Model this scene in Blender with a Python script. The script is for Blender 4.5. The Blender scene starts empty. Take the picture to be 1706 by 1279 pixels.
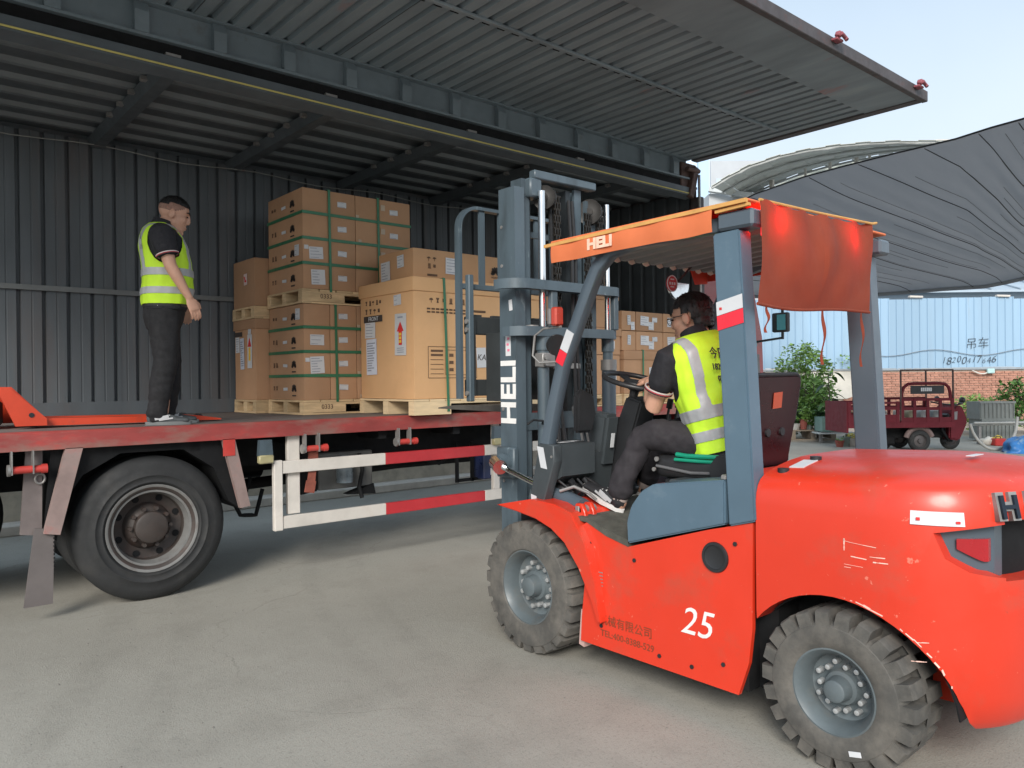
import bpy, bmesh, math, random
import numpy as np
from mathutils import Vector as V, Matrix as Mx, noise as mnoise
random.seed(7); R = math.radians; PI = math.pi
SC = bpy.context.scene; COL = SC.collection

# ---------------------------------------------------------------- camera, sky, sun, exposure
F = 1284.0; CAMH = 1.65; YAW = R(49.5); PIT = -math.atan(5.9 / F); ROLL = 0.0104
fw = V((math.cos(YAW) * math.cos(PIT), math.sin(YAW) * math.cos(PIT), math.sin(PIT)))
r0 = V((math.sin(YAW), -math.cos(YAW), 0)); u0 = r0.cross(fw)
rt = r0 * math.cos(ROLL) - u0 * math.sin(ROLL); up = u0 * math.cos(ROLL) + r0 * math.sin(ROLL)
cam = bpy.data.cameras.new('camera'); camo = bpy.data.objects.new('camera', cam); COL.objects.link(camo)
cam.sensor_width = 36; cam.lens = 36 * F / 1706; cam.clip_end = 600; cam.clip_start = .05
m4 = Mx((rt, up, -fw)).transposed().to_4x4(); m4.translation = (0, 0, CAMH); camo.matrix_world = m4
SC.camera = camo
wd = bpy.data.worlds.new('World'); SC.world = wd; wd.use_nodes = True
wn = wd.node_tree; bg = wn.nodes['Background']
sky = wn.nodes.new('ShaderNodeTexSky'); sky.sky_type = 'NISHITA'; sky.sun_disc = False
SUN_EL, SUN_AZ = R(30), R(220)      # direction towards the sun, azimuth counter-clockwise from +X
sky.sun_elevation = SUN_EL; sky.sun_rotation = PI / 2 - SUN_AZ
sky.air_density = 1.0; sky.dust_density = 2.0; sky.ozone_density = 1.0
# thin high cloud: a pale veil over the physical sky
tc = wn.nodes.new('ShaderNodeTexCoord'); nz = wn.nodes.new('ShaderNodeTexNoise'); nz.inputs['Scale'].default_value = 1.6
nz.inputs['Detail'].default_value = 5
rp = wn.nodes.new('ShaderNodeMapRange'); rp.inputs[1].default_value = .35; rp.inputs[2].default_value = .7
rp.inputs[3].default_value = .72; rp.inputs[4].default_value = .92
mxn = wn.nodes.new('ShaderNodeMix'); mxn.data_type = 'RGBA'
mxn.inputs[7].default_value = (6.4, 7.6, 8.75, 1)
sz = wn.nodes.new('ShaderNodeSeparateXYZ'); wn.links.new(tc.outputs['Generated'], sz.inputs[0])
hz = wn.nodes.new('ShaderNodeMapRange'); hz.inputs[1].default_value = .12; hz.inputs[2].default_value = .48; wn.links.new(sz.outputs[2], hz.inputs[0])
vc = wn.nodes.new('ShaderNodeMix'); vc.data_type = 'RGBA'; vc.inputs[6].default_value = (7.6, 8.3, 9.0, 1); vc.inputs[7].default_value = (5.35, 6.65, 7.95, 1)
wn.links.new(hz.outputs[0], vc.inputs[0]); wn.links.new(vc.outputs[2], mxn.inputs[7])
wn.links.new(tc.outputs['Generated'], nz.inputs['Vector']); wn.links.new(nz.outputs['Fac'], rp.inputs[0])
wn.links.new(rp.outputs[0], mxn.inputs[0]); wn.links.new(sky.outputs[0], mxn.inputs[6]); wn.links.new(mxn.outputs[2], bg.inputs[0])
bg.inputs[1].default_value = 0.055
sl = bpy.data.lights.new('sun', 'SUN'); sl.energy = 1.5; sl.angle = R(24); sl.color = (1, .95, .88)
so = bpy.data.objects.new('sun', sl); COL.objects.link(so)
sdir = V((math.cos(SUN_EL) * math.cos(SUN_AZ), math.cos(SUN_EL) * math.sin(SUN_AZ), math.sin(SUN_EL)))
so.rotation_euler = sdir.to_track_quat('Z', 'Y').to_euler()
vs = SC.view_settings; vs.view_transform = 'Standard'; vs.look = 'None'; vs.gamma = 1; vs.use_curve_mapping = False; vs.exposure = 1.33

# ---------------------------------------------------------------- helpers
def far(px, py, d):                     # a spot in the yard seen from where the photographer stood, d metres ahead
    return V((0, 0, CAMH)) + (fw + rt * ((px - 853) / F) - up * ((py - 639.5) / F)) * d
FACE = YAW - PI / 2                     # heading of far things that stand square to the yard

MATS = {}
def M(name, col, rough=.6, metal=0, nv=.12, ns=5, bump=.0, bs=80, coat=0, grime=None, stretch=(1, 1, 1), spec=.5, emit=None, rnd=.06, alpha=None, rv=.1):
    if name in MATS: return MATS[name]
    m = bpy.data.materials.new(name); m.use_nodes = True; n = m.node_tree.nodes; L = m.node_tree.links
    b = n['Principled BSDF']
    tc = n.new('ShaderNodeTexCoord'); oi = n.new('ShaderNodeObjectInfo')
    ad = n.new('ShaderNodeVectorMath'); ad.operation = 'MULTIPLY_ADD'; ad.inputs[1].default_value = stretch
    sc = n.new('ShaderNodeMath'); sc.operation = 'MULTIPLY'; sc.inputs[1].default_value = 31.7
    L.new(oi.outputs['Random'], sc.inputs[0]); L.new(tc.outputs['Object'], ad.inputs[0]); L.new(sc.outputs[0], ad.inputs[2])
    def noise(scale, det=6, rgh=.6):
        z = n.new('ShaderNodeTexNoise'); z.inputs['Scale'].default_value = scale; z.inputs['Detail'].default_value = det
        z.inputs['Roughness'].default_value = rgh; L.new(ad.outputs[0], z.inputs['Vector']); return z.outputs['Fac']
    def rng(s, a, b_, c, d):
        q = n.new('ShaderNodeMapRange'); q.inputs[1].default_value = a; q.inputs[2].default_value = b_
        q.inputs[3].default_value = c; q.inputs[4].default_value = d; L.new(s, q.inputs[0]); return q.outputs[0]
    hs = n.new('ShaderNodeHueSaturation'); hs.inputs['Color'].default_value = (*col, 1)
    v1 = rng(noise(ns), .3, .7, 1 - nv, 1 + nv)
    v2 = rng(oi.outputs['Random'], 0, 1, 1 - rnd, 1 + rnd)
    mu = n.new('ShaderNodeMath'); mu.operation = 'MULTIPLY'; L.new(v1, mu.inputs[0]); L.new(v2, mu.inputs[1])
    L.new(mu.outputs[0], hs.inputs['Value']); out = hs.outputs[0]
    if grime:
        for (gc, lo, hi, gs, amt) in (grime if isinstance(grime, list) else [grime]):
            mm = n.new('ShaderNodeMix'); mm.data_type = 'RGBA'; mm.inputs[7].default_value = (*gc, 1)
            L.new(rng(noise(gs, 8, .65), lo, hi, 0, amt), mm.inputs[0]); L.new(out, mm.inputs[6]); out = mm.outputs[2]
    L.new(out, b.inputs['Base Color'])
    b.inputs['Metallic'].default_value = metal; b.inputs['Specular IOR Level'].default_value = spec
    L.new(rng(noise(ns * 2.3), .3, .7, max(.03, rough - rv), min(1, rough + rv)), b.inputs['Roughness'])
    b.inputs['Coat Weight'].default_value = coat; b.inputs['Coat Roughness'].default_value = .18
    if bump:
        bp = n.new('ShaderNodeBump'); bp.inputs['Strength'].default_value = bump; bp.inputs['Distance'].default_value = .01
        L.new(noise(bs, 4), bp.inputs['Height']); L.new(bp.outputs[0], b.inputs['Normal'])
    if emit: b.inputs['Emission Color'].default_value = (*emit[0], 1); b.inputs['Emission Strength'].default_value = emit[1]
    if alpha is not None: b.inputs['Alpha'].default_value = alpha
    MATS[name] = m; return m

def wloc(o):
    l = V((0, 0, 0))
    while o: l += o.location; o = o.parent
    return l
def ob(name, bm, mat, parent=None, smooth=40, local=False, kind=None, label=None):
    if parent and not local: bmesh.ops.translate(bm, verts=bm.verts, vec=-wloc(parent))
    me = bpy.data.meshes.new(name); bm.to_mesh(me); bm.free()
    return obm(name, me, mat, parent, smooth, kind, label)
def obm(name, me, mat, parent=None, smooth=40, kind=None, label=None):
    if mat is not None:
        me.materials.clear()
        for q in (mat if isinstance(mat, (list, tuple)) else [mat]): me.materials.append(q)
    if smooth and len(me.polygons):
        me.polygons.foreach_set('use_smooth', [True] * len(me.polygons))
        if smooth < 180: me.set_sharp_from_angle(angle=R(smooth))
    o = bpy.data.objects.new(name, me); COL.objects.link(o)
    if parent: o.parent = parent
    if kind: o['kind'] = kind
    if label: o['label'] = label
    return o
def obsplit(name, bm, mat, parent=None, smooth=40, local=False):      # every loose piece an object of its own
    done = set(); res = []
    for v in list(bm.verts):
        if v in done: continue
        st = [v]; isl = []; done.add(v)
        while st:
            w = st.pop(); isl.append(w)
            for e in w.link_edges:
                o_ = e.other_vert(w)
                if o_ not in done: done.add(o_); st.append(o_)
        b2 = bmesh.new(); mp = {w: b2.verts.new(w.co) for w in isl}
        for f_ in {f_ for w in isl for f_ in w.link_faces}: b2.faces.new([mp[w] for w in f_.verts])
        bmesh.ops.recalc_face_normals(b2, faces=b2.faces); res.append(ob(name, b2, mat, parent, smooth, local))
    bm.free(); return res
def thing(name, label, cat, loc=(0, 0, 0), rz=0, group=None):
    o = bpy.data.objects.new(name, None); COL.objects.link(o); o.empty_display_size = .2
    o.location = loc; o.rotation_euler = (0, 0, rz); tag(o, label, cat, group); return o
def tag(o, label, cat, group=None):
    o['label'] = label; o['category'] = cat
    if group: o['group'] = group
    return o
def inst(src, name, parent=None, loc=None, rot=None, label=None):      # another object on the same mesh
    o = bpy.data.objects.new(name, src.data); COL.objects.link(o)
    if parent: o.parent = parent
    if loc is not None: o.location = loc
    if rot is not None: o.rotation_euler = rot
    if label: o['label'] = label
    return o
def dup(root, loc=None, rz=None, label=None):
    r = root.copy(); COL.objects.link(r)
    if loc is not None: r.location = loc
    if rz is not None: r.rotation_euler = (0, 0, rz)
    if label: r['label'] = label
    for ch in list(root.children):
        c = ch.copy(); COL.objects.link(c); c.parent = r
        for g in list(ch.children):
            d = g.copy(); COL.objects.link(d); d.parent = c
    return r
B = bmesh.new
def bx(bm, x0, x1, y0, y1, z0, z1, bev=0, rot=None, piv=None, seg=1):
    r = bmesh.ops.create_cube(bm, size=1, matrix=Mx.Translation(((x0 + x1) / 2, (y0 + y1) / 2, (z0 + z1) / 2)) @ Mx.Diagonal((abs(x1 - x0), abs(y1 - y0), abs(z1 - z0), 1)))
    vv = r['verts']
    if rot is not None:
        p = V(piv) if piv is not None else V(((x0 + x1) / 2, (y0 + y1) / 2, (z0 + z1) / 2))
        bmesh.ops.rotate(bm, verts=vv, cent=p, matrix=rot)
    if bev:
        es = list({e for v in vv for e in v.link_edges})
        bmesh.ops.bevel(bm, geom=es, offset=bev, segments=seg, affect='EDGES', profile=.6, clamp_overlap=True)
    return bm
def bar(bm, p0, p1, w, h, upv=(0, 0, 1), bev=0):        # rectangular bar from p0 to p1
    p0, p1 = V(p0), V(p1); d = (p1 - p0); L = d.length; d.normalize(); s = d.cross(V(upv))
    if s.length < 1e-4: s = d.cross(V((1, 0, 0)))
    s.normalize(); u = s.cross(d)
    mt = Mx((s, d, u)).transposed().to_4x4(); mt.translation = (p0 + p1) / 2
    r = bmesh.ops.create_cube(bm, size=1, matrix=mt @ Mx.Diagonal((w, L, h, 1)))
    if bev: bmesh.ops.bevel(bm, geom=list({e for v in r['verts'] for e in v.link_edges}), offset=bev, segments=1, affect='EDGES')
    return bm
def frame_at(d):
    d = V(d).normalized(); a = V((0, 0, 1)) if abs(d.z) < .9 else V((1, 0, 0))
    s = d.cross(a).normalized(); return s, s.cross(d).normalized(), d
def cyl(bm, p0, p1, r0_, r1=None, n=16, cap=True):
    r1 = r0_ if r1 is None else r1; p0, p1 = V(p0), V(p1); s, u, d = frame_at(p1 - p0); rings = []
    for p, r in ((p0, r0_), (p1, r1)):
        rings.append([bm.verts.new(p + (s * math.cos(2 * PI * i / n) + u * math.sin(2 * PI * i / n)) * r) for i in range(n)])
    for i in range(n): bm.faces.new((rings[0][i], rings[0][(i + 1) % n], rings[1][(i + 1) % n], rings[1][i]))
    if cap: bm.faces.new(rings[0][::-1]); bm.faces.new(rings[1])
    return bm
def tube(bm, pts, r, n=8, closed=False, flat=1.0):
    pts = [V(p) for p in pts]; N = len(pts); rings = []; ps = None
    for k, p in enumerate(pts):
        a = pts[(k - 1) % N] if (closed or k) else p; b = pts[(k + 1) % N] if (closed or k < N - 1) else p
        d = (b - a).normalized()
        if ps is None: s, u, _ = frame_at(d)
        else:
            s = ps - d * ps.dot(d); s.normalize(); u = s.cross(d)
        ps = s; rr = r[k] if isinstance(r, (list, tuple)) else r
        rings.append([bm.verts.new(p + (s * math.cos(2 * PI * i / n) + u * math.sin(2 * PI * i / n) * flat) * rr) for i in range(n)])
    for k in range(N if closed else N - 1):
        A, Bq = rings[k], rings[(k + 1) % N]
        for i in range(n): bm.faces.new((A[i], A[(i + 1) % n], Bq[(i + 1) % n], Bq[i]))
    if not closed: bm.faces.new(rings[0][::-1]); bm.faces.new(rings[-1])
    return bm
def lathe(bm, prof, o, axis, n=48, closed=False):       # prof: (radius, height along axis)
    s, u, d = frame_at(axis); o = V(o); rings = []
    for (r, h) in prof:
        if r < 1e-5: rings.append([bm.verts.new(o + d * h)])
        else: rings.append([bm.verts.new(o + d * h + (s * math.cos(2 * PI * i / n) + u * math.sin(2 * PI * i / n)) * r) for i in range(n)])
    K = len(rings)
    for k in range(K if closed else K - 1):
        A, Bq = rings[k], rings[(k + 1) % K]
        for i in range(n):
            j = (i + 1) % n
            if len(A) == 1 and len(Bq) == 1: continue
            if len(A) == 1: bm.faces.new((A[0], Bq[j], Bq[i]))
            elif len(Bq) == 1: bm.faces.new((A[i], A[j], Bq[0]))
            else: bm.faces.new((A[i], A[j], Bq[j], Bq[i]))
    return bm
def prism(bm, pts, vec):                                # polygon (3D points) pushed along vec
    vec = V(vec); a = [bm.verts.new(V(p)) for p in pts]; b = [bm.verts.new(V(p) + vec) for p in pts]; n = len(a)
    bm.faces.new(a[::-1]); bm.faces.new(b)
    for i in range(n): bm.faces.new((a[i], a[(i + 1) % n], b[(i + 1) % n], b[i]))
    bmesh.ops.recalc_face_normals(bm, faces=bm.faces); return bm
def solid(bm, t):
    bm.normal_update(); bmesh.ops.solidify(bm, geom=bm.faces[:], thickness=t)
def grid(bm, nu, nv, f, thick=None):
    g = [[bm.verts.new(f(i / nu, j / nv)) for j in range(nv + 1)] for i in range(nu + 1)]
    fs = [bm.faces.new((g[i][j], g[i + 1][j], g[i + 1][j + 1], g[i][j + 1])) for i in range(nu) for j in range(nv)]
    if thick: solid(bm, thick)
    return bm
def evalmesh(o):
    dg = bpy.context.evaluated_depsgraph_get(); dg.update()
    return bpy.data.meshes.new_from_object(o.evaluated_get(dg))
def boolean(bm, cuts, name='t'):                        # returns mesh of bm minus cuts
    me = bpy.data.meshes.new(name); bm.to_mesh(me); bm.free(); o = bpy.data.objects.new(name, me); COL.objects.link(o); rm = [o]
    for c in cuts:
        mc = bpy.data.meshes.new('c'); bmesh.ops.recalc_face_normals(c, faces=c.faces); c.to_mesh(mc); c.free()
        oc = bpy.data.objects.new('c', mc); COL.objects.link(oc); rm.append(oc)
        q = o.modifiers.new('b', 'BOOLEAN'); q.operation = 'DIFFERENCE'; q.object = oc; q.solver = 'EXACT'
    r = evalmesh(o)
    for x in rm: bpy.data.objects.remove(x)
    return r
def remesh(bm, vox, smooth=4, disp=None):
    bmesh.ops.recalc_face_normals(bm, faces=bm.faces)
    me = bpy.data.meshes.new('r'); bm.to_mesh(me); bm.free(); o = bpy.data.objects.new('r', me); COL.objects.link(o)
    q = o.modifiers.new('r', 'REMESH'); q.mode = 'VOXEL'; q.voxel_size = vox
    if smooth: s = o.modifiers.new('s', 'SMOOTH'); s.factor = .5; s.iterations = smooth
    r = evalmesh(o); bpy.data.objects.remove(o)
    if disp:
        nn = [v.normal.copy() for v in r.vertices]; cc = [v.co.copy() for v in r.vertices]
        r.vertices.foreach_set('co', [x for c, n_ in zip(cc, nn) for x in c + n_ * disp(c)]); r.update()
    return r
FONT = {}
def text(s, size, mat, parent, loc, xdir, ydir, name='lettering', ext=.002, align='CENTER', bold=0, sx=1, shear=0, local=False, label=None):
    c = bpy.data.curves.new('t', 'FONT'); c.body = s; c.size = size; c.align_x = align; c.align_y = 'CENTER'; c.extrude = ext; c.offset = bold; c.shear = shear
    c.resolution_u = 3
    o = bpy.data.objects.new('t', c); COL.objects.link(o); me = evalmesh(o); bpy.data.objects.remove(o)
    xd, yd = V(xdir).normalized(), V(ydir).normalized(); zd = xd.cross(yd).normalized(); yd = zd.cross(xd)
    mt = Mx((xd * sx, yd, zd)).transposed().to_4x4(); mt.translation = V(loc) - (wloc(parent) if parent and not local else V((0, 0, 0)))
    me.transform(mt)
    o = obm(name, me, mat, parent, 0)
    if label: o['label'] = label
    return o
def patch(bm, c, xd, yd, w, h, t=.0015):                 # thin card lying on a surface
    c, xd, yd = V(c), V(xd).normalized() * w / 2, V(yd).normalized() * h / 2; nrm = xd.cross(yd).normalized() * t
    prism(bm, [c - xd - yd, c + xd - yd, c + xd + yd, c - xd + yd], nrm); return bm
def limb(bm, pts, n=14, side=(0, 1, 0)):                 # closed tapered limb: (pos, r_side, r_other)
    P = [(V(p[0]), p[1], p[2] if len(p) > 2 else p[1]) for p in pts]; side = V(side)
    ext = []
    d0 = (P[1][0] - P[0][0]).normalized(); d1 = (P[-1][0] - P[-2][0]).normalized()
    for q in (.95, .6): ext.append((P[0][0] - d0 * min(P[0][1], P[0][2]) * q, P[0][1] * math.sqrt(1 - q * q), P[0][2] * math.sqrt(1 - q * q)))
    ext += P
    for q in (.6, .95): ext.append((P[-1][0] + d1 * min(P[-1][1], P[-1][2]) * q, P[-1][1] * math.sqrt(1 - q * q), P[-1][2] * math.sqrt(1 - q * q)))
    rings = []
    for k, (p, ra, rb) in enumerate(ext):
        a = ext[max(0, k - 1)][0]; b = ext[min(len(ext) - 1, k + 1)][0]; d = (b - a).normalized()
        s = side - d * side.dot(d)
        if s.length < .05: s = V((1, 0, 0)) - d * d.x
        s.normalize(); u = d.cross(s)
        rings.append([bm.verts.new(p + s * math.cos(2 * PI * i / n) * ra + u * math.sin(2 * PI * i / n) * rb) for i in range(n)])
    for k in range(len(rings) - 1):
        for i in range(n): bm.faces.new((rings[k][i], rings[k][(i + 1) % n], rings[k + 1][(i + 1) % n], rings[k + 1][i]))
    bm.faces.new(rings[0][::-1]); bm.faces.new(rings[-1]); return bm
def ell(bm, c, rx, ry, rz, rot=None, n=16):
    mt = Mx.Translation(c) @ (rot.to_4x4() if rot is not None else Mx()) @ Mx.Diagonal((rx, ry, rz, 1))
    bmesh.ops.create_uvsphere(bm, u_segments=n, v_segments=n * 2 // 3, radius=1, matrix=mt); return bm

# ---------------------------------------------------------------- materials
RUST = (.16, .055, .03)
m_ground = None
m_wall = M('painted_steel_sheet', (.100, .114, .126), .55, .0, .2, 3, .05, 30, grime=[((.125, .095, .085), .52, .74, 2.2, .6), ((.15, .16, .17), .6, .72, 5, .4)], stretch=(1, 1, .16))
m_roofin = M('dark_roof_steel', (.075, .088, .097), .5, 0, .15, 3)
m_slat = M('roof_stringer_paint', (.15, .17, .18), .5, 0, .15, 3)
m_wing = M('worn_wing_sheet', (.215, .258, .285), .55, 0, .2, 3, .04, 30, grime=[((.34, .13, .12), .63, .71, 2.6, .6), ((.33, .34, .33), .58, .75, 6, .4)], stretch=(1, .25, 1))
m_beam = M('blue_grey_beam', (.17, .21, .235), .5, 0, .12, 4, grime=((.10, .085, .08), .6, .75, 5, .5))
m_frame = M('dark_brown_frame', (.07, .06, .062), .6, 0, .2, 6, grime=((.15, .06, .05), .55, .7, 8, .5))
m_rail = M('worn_red_rail', (.30, .05, .045), .6, 0, .2, 6, .05, 60, grime=[((.22, .16, .13), .48, .64, 3.5, .7), ((.46, .05, .04), .56, .66, 6, .7)], stretch=(.45, 1, 1.3))
m_deck = M('scuffed_deck', (.17, .15, .14), .8, 0, .25, 3, .1, 30, grime=((.25, .10, .08), .55, .7, 4, .6))
m_black = M('black_chassis', (.008, .0085, .0095), .75, 0, .2, 5, spec=.25, grime=((.03, .027, .024), .55, .78, 4, .4))
m_rubber = M('tyre_rubber', (.022, .023, .024), .75, 0, .2, 6, .12, 60, grime=((.075, .07, .064), .5, .8, 4, .4))
m_rubber2 = M('dusty_lug_rubber', (.075, .072, .066), .85, 0, .2, 9, .15, 70, grime=((.17, .155, .135), .42, .7, 7, .75))
m_rimd = M('brown_steel_rim', (.045, .036, .032), .6, 0, .25, 8, grime=((.06, .03, .022), .5, .7, 9, .6))
m_riml = M('pale_rim_lip', (.19, .19, .185), .5, .1, .15, 6, grime=((.11, .08, .07), .5, .75, 7, .6))
m_white = M('white_guard_paint', (.62, .58, .53), .55, 0, .1, 5, grime=((.42, .36, .31), .55, .75, 5, .5))
m_redp = M('red_reflective_paint', (.48, .028, .035), .4, 0, .12, 5, grime=((.30, .05, .05), .55, .75, 5, .5))
m_redw = M('red_winch_paint', (.52, .05, .04), .5, 0, .15, 9, grime=((.2, .1, .08), .55, .75, 9, .5))
m_galv = M('bare_steel', (.30, .29, .28), .5, .5, .15, 8)
m_dust = M('dusty_red_brace', (.26, .19, .175), .7, 0, .2, 5, grime=((.36, .09, .075), .52, .68, 5, .6))
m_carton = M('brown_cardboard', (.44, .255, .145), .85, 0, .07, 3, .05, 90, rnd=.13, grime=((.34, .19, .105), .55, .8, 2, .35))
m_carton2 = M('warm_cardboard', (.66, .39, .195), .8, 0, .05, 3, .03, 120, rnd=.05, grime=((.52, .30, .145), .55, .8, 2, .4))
m_wood = M('pallet_wood', (.62, .45, .26), .8, 0, .2, 4, .1, 50, stretch=(1, 1, 6), rnd=.16, grime=((.40, .26, .14), .5, .75, 9, .5))
m_wood2 = M('grey_wood', (.30, .24, .18), .85, 0, .25, 4, .1, 50, rnd=.15)
m_strap = M('green_packing_strap', (.035, .17, .085), .4, 0, .1, 10)
m_label = M('white_paper_label', (.60, .61, .63), .6, 0, .05, 8)
m_ink = M('black_print', (.05, .04, .035), .8, 0, .2, 20)
m_inkb = M('blue_grey_print', (.28, .30, .36), .8, 0, .2, 20)
m_bink = M('brown_print', (.13, .075, .045), .85, 0, .15, 20)
m_redk = M('red_print', (.60, .03, .03), .6, 0, .1, 10)
m_yel = M('yellow_print', (.80, .52, .05), .6, 0, .1, 10)
m_orange = M('orange_red_paint', (.64, .036, .012), .42, 0, .05, 2, coat=.28, spec=.5, grime=[((.66, .04, .016), .5, .8, 1.2, .4), ((.34, .09, .055), .52, .76, 3.5, .55), ((.72, .27, .19), .665, .69, 22, .55), ((.30, .05, .03), .68, .72, 31, .5)], rv=.10, bump=.03, bs=4)
m_blue = M('slate_blue_paint', (.080, .132, .178), .45, 0, .08, 3, coat=.15, grime=((.16, .21, .25), .58, .75, 6, .5))
m_mast = M('mast_grey_paint', (.078, .108, .130), .42, 0, .14, 4, grime=[((.035, .045, .05), .52, .72, 5, .7), ((.22, .27, .29), .63, .69, 9, .7)], stretch=(1, 1, .3))
m_guard = M('dark_slate_guard', (.075, .10, .125), .42, 0, .06, 3, coat=.2)
m_bplas = M('black_plastic', (.018, .019, .021), .45, 0, .15, 8)
m_gplas = M('charcoal_cowl', (.05, .06, .066), .5, 0, .1, 6)
m_chrome = M('chrome_rod', (.75, .76, .77), .16, 1, .05, 6)
m_chain = M('oily_chain', (.055, .05, .045), .4, .7, .2, 30)
m_vinyl = M('black_vinyl', (.022, .022, .024), .42, 0, .15, 8, .04, 60)
m_maroon = M('glossy_maroon_shell', (.028, .006, .008), .3, 0, .15, 3, spec=.4)
m_canvas = M('orange_canvas', (.70, .18, .066), .75, 0, .06, 6, .05, 200)
m_wplast = M('white_lettering', (.75, .74, .72), .5, 0, .06, 8)
m_fade = M('faded_white_lettering', (.85, .55, .42), .6, 0, .15, 14)
m_floor = M('worn_floor_mat', (.075, .075, .062), .9, 0, .3, 12, .2, 80)
m_skin = M('skin', (.55, .305, .212), .5, 0, .07, 14, .02, 120, rnd=0)
m_hair = M('black_hair', (.012, .011, .011), .5, 0, .3, 60, .25, 220, stretch=(1, 1, .35))
m_polo = M('black_polo_cotton', (.014, .014, .018), .85, 0, .2, 20, .06, 150)
m_trou = M('charcoal_trousers', (.013, .013, .015), .85, 0, .25, 12, .08, 90)
m_trou2 = M('dark_plum_trousers', (.024, .021, .025), .85, 0, .2, 12, .08, 90)
m_vest = M('lime_vest_mesh', (.56, .86, .035), .7, 0, .06, 10, .08, 140)
m_refl = M('silver_reflective_tape', (.36, .37, .38), .45, .0, .08, 20)
m_shoeg = M('grey_shoe', (.07, .08, .085), .7, 0, .3, 30, .05, 100)
m_shoek = M('black_shoe', (.02, .02, .022), .65, 0, .3, 30, .05, 100)
m_sole = M('pale_sole', (.68, .67, .65), .6, 0, .08, 20)
m_net = M('black_shade_net', (.17, .175, .18), .8, 0, .16, 1.2, .5, 45, stretch=(1, 4, 1), grime=((.21, .215, .22), .5, .7, 1.3, .5))
m_green = M('leaf_green', (.075, .17, .03), .55, 0, .35, 7, rnd=.2)
m_greend = M('dark_leaf', (.03, .075, .025), .5, 0, .35, 7, rnd=.2)
m_bark = M('bark', (.14, .11, .085), .9, 0, .2, 10, .2, 40)
# ================================================================ ground
bm = B(); NX = 60
bmesh.ops.create_grid(bm, x_segments=2, y_segments=2, size=150)
gm = bpy.data.materials.new('yard_concrete'); gm.use_nodes = True; n = gm.node_tree.nodes; L = gm.node_tree.links; b = n['Principled BSDF']
tc = n.new('ShaderNodeTexCoord')
def gnoise(s, d=6, r=.6):
    z = n.new('ShaderNodeTexNoise'); z.inputs['Scale'].default_value = s; z.inputs['Detail'].default_value = d; z.inputs['Roughness'].default_value = r
    L.new(tc.outputs['Object'], z.inputs['Vector']); return z.outputs['Fac']
def gramp(s, a, b_, c, d):
    q = n.new('ShaderNodeMapRange'); q.inputs[1].default_value = a; q.inputs[2].default_value = b_; q.inputs[3].default_value = c; q.inputs[4].default_value = d
    L.new(s, q.inputs[0]); return q.outputs[0]
def gmix(fac, a, col):
    mm = n.new('ShaderNodeMix'); mm.data_type = 'RGBA'; L.new(fac, mm.inputs[0]); mm.inputs[7].default_value = (*col, 1)
    if isinstance(a, tuple): mm.inputs[6].default_value = (*a, 1)
    else: L.new(a, mm.inputs[6])
    return mm.outputs[2]
c = gmix(gramp(gnoise(.35, 5), .35, .7, 0, 1), (.30, .288, .252), (.385, .37, .325))
c = gmix(gramp(gnoise(1.7, 6, .7), .5, .75, 0, .38), c, (.215, .203, .172))
c = gmix(gramp(gnoise(5, 6, .7), .6, .78, 0, .5), c, (.17, .16, .145))
c = gmix(gramp(gnoise(60, 3, .7), .52, .76, 0, .6), c, (.17, .16, .145))
c = gmix(gramp(gnoise(170, 2, .6), .55, .72, 0, .7), c, (.41, .39, .34))
# one old oil spot close to the photographer
sp = n.new('ShaderNodeVectorMath'); sp.operation = 'DISTANCE'; OIL = (1.05, 3.12, 0); sp.inputs[1].default_value = OIL
dst = n.new('ShaderNodeMapping'); L.new(tc.outputs['Object'], dst.inputs[0]); L.new(dst.outputs[0], sp.inputs[0])
oz = n.new('ShaderNodeMath'); oz.operation = 'MULTIPLY_ADD'; oz.inputs[1].default_value = .30; L.new(gnoise(9, 5), oz.inputs[0]); L.new(sp.outputs['Value'], oz.inputs[2])
c = gmix(gramp(oz.outputs[0], .17, .27, .8, 0), c, (.055, .05, .045))
def gmath(op, a, b_=None, c_=None):
    q = n.new('ShaderNodeMath'); q.operation = op
    for i, v in enumerate((a, b_, c_)):
        if v is None: continue
        if isinstance(v, (int, float)): q.inputs[i].default_value = v
        else: L.new(v, q.inputs[i])
    return q.outputs[0]
# hairline cracks
wv = n.new('ShaderNodeVectorMath'); wv.operation = 'MULTIPLY_ADD'; wv.inputs[1].default_value = (.5, .5, 0)
nzc = n.new('ShaderNodeTexNoise'); nzc.inputs['Scale'].default_value = 2.2; nzc.inputs['Detail'].default_value = 6; L.new(tc.outputs['Object'], nzc.inputs['Vector'])
L.new(nzc.outputs['Color'], wv.inputs[0]); L.new(tc.outputs['Object'], wv.inputs[2])
vo = n.new('ShaderNodeTexVoronoi'); vo.feature = 'DISTANCE_TO_EDGE'; vo.inputs['Scale'].default_value = .42; L.new(wv.outputs[0], vo.inputs['Vector'])
crk = gmath('MULTIPLY', gramp(vo.outputs['Distance'], .0008, .0035, 1, 0), gramp(gnoise(.7, 3), .5, .62, 0, .28)); c = gmix(crk, c, (.10, .095, .08))
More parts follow.
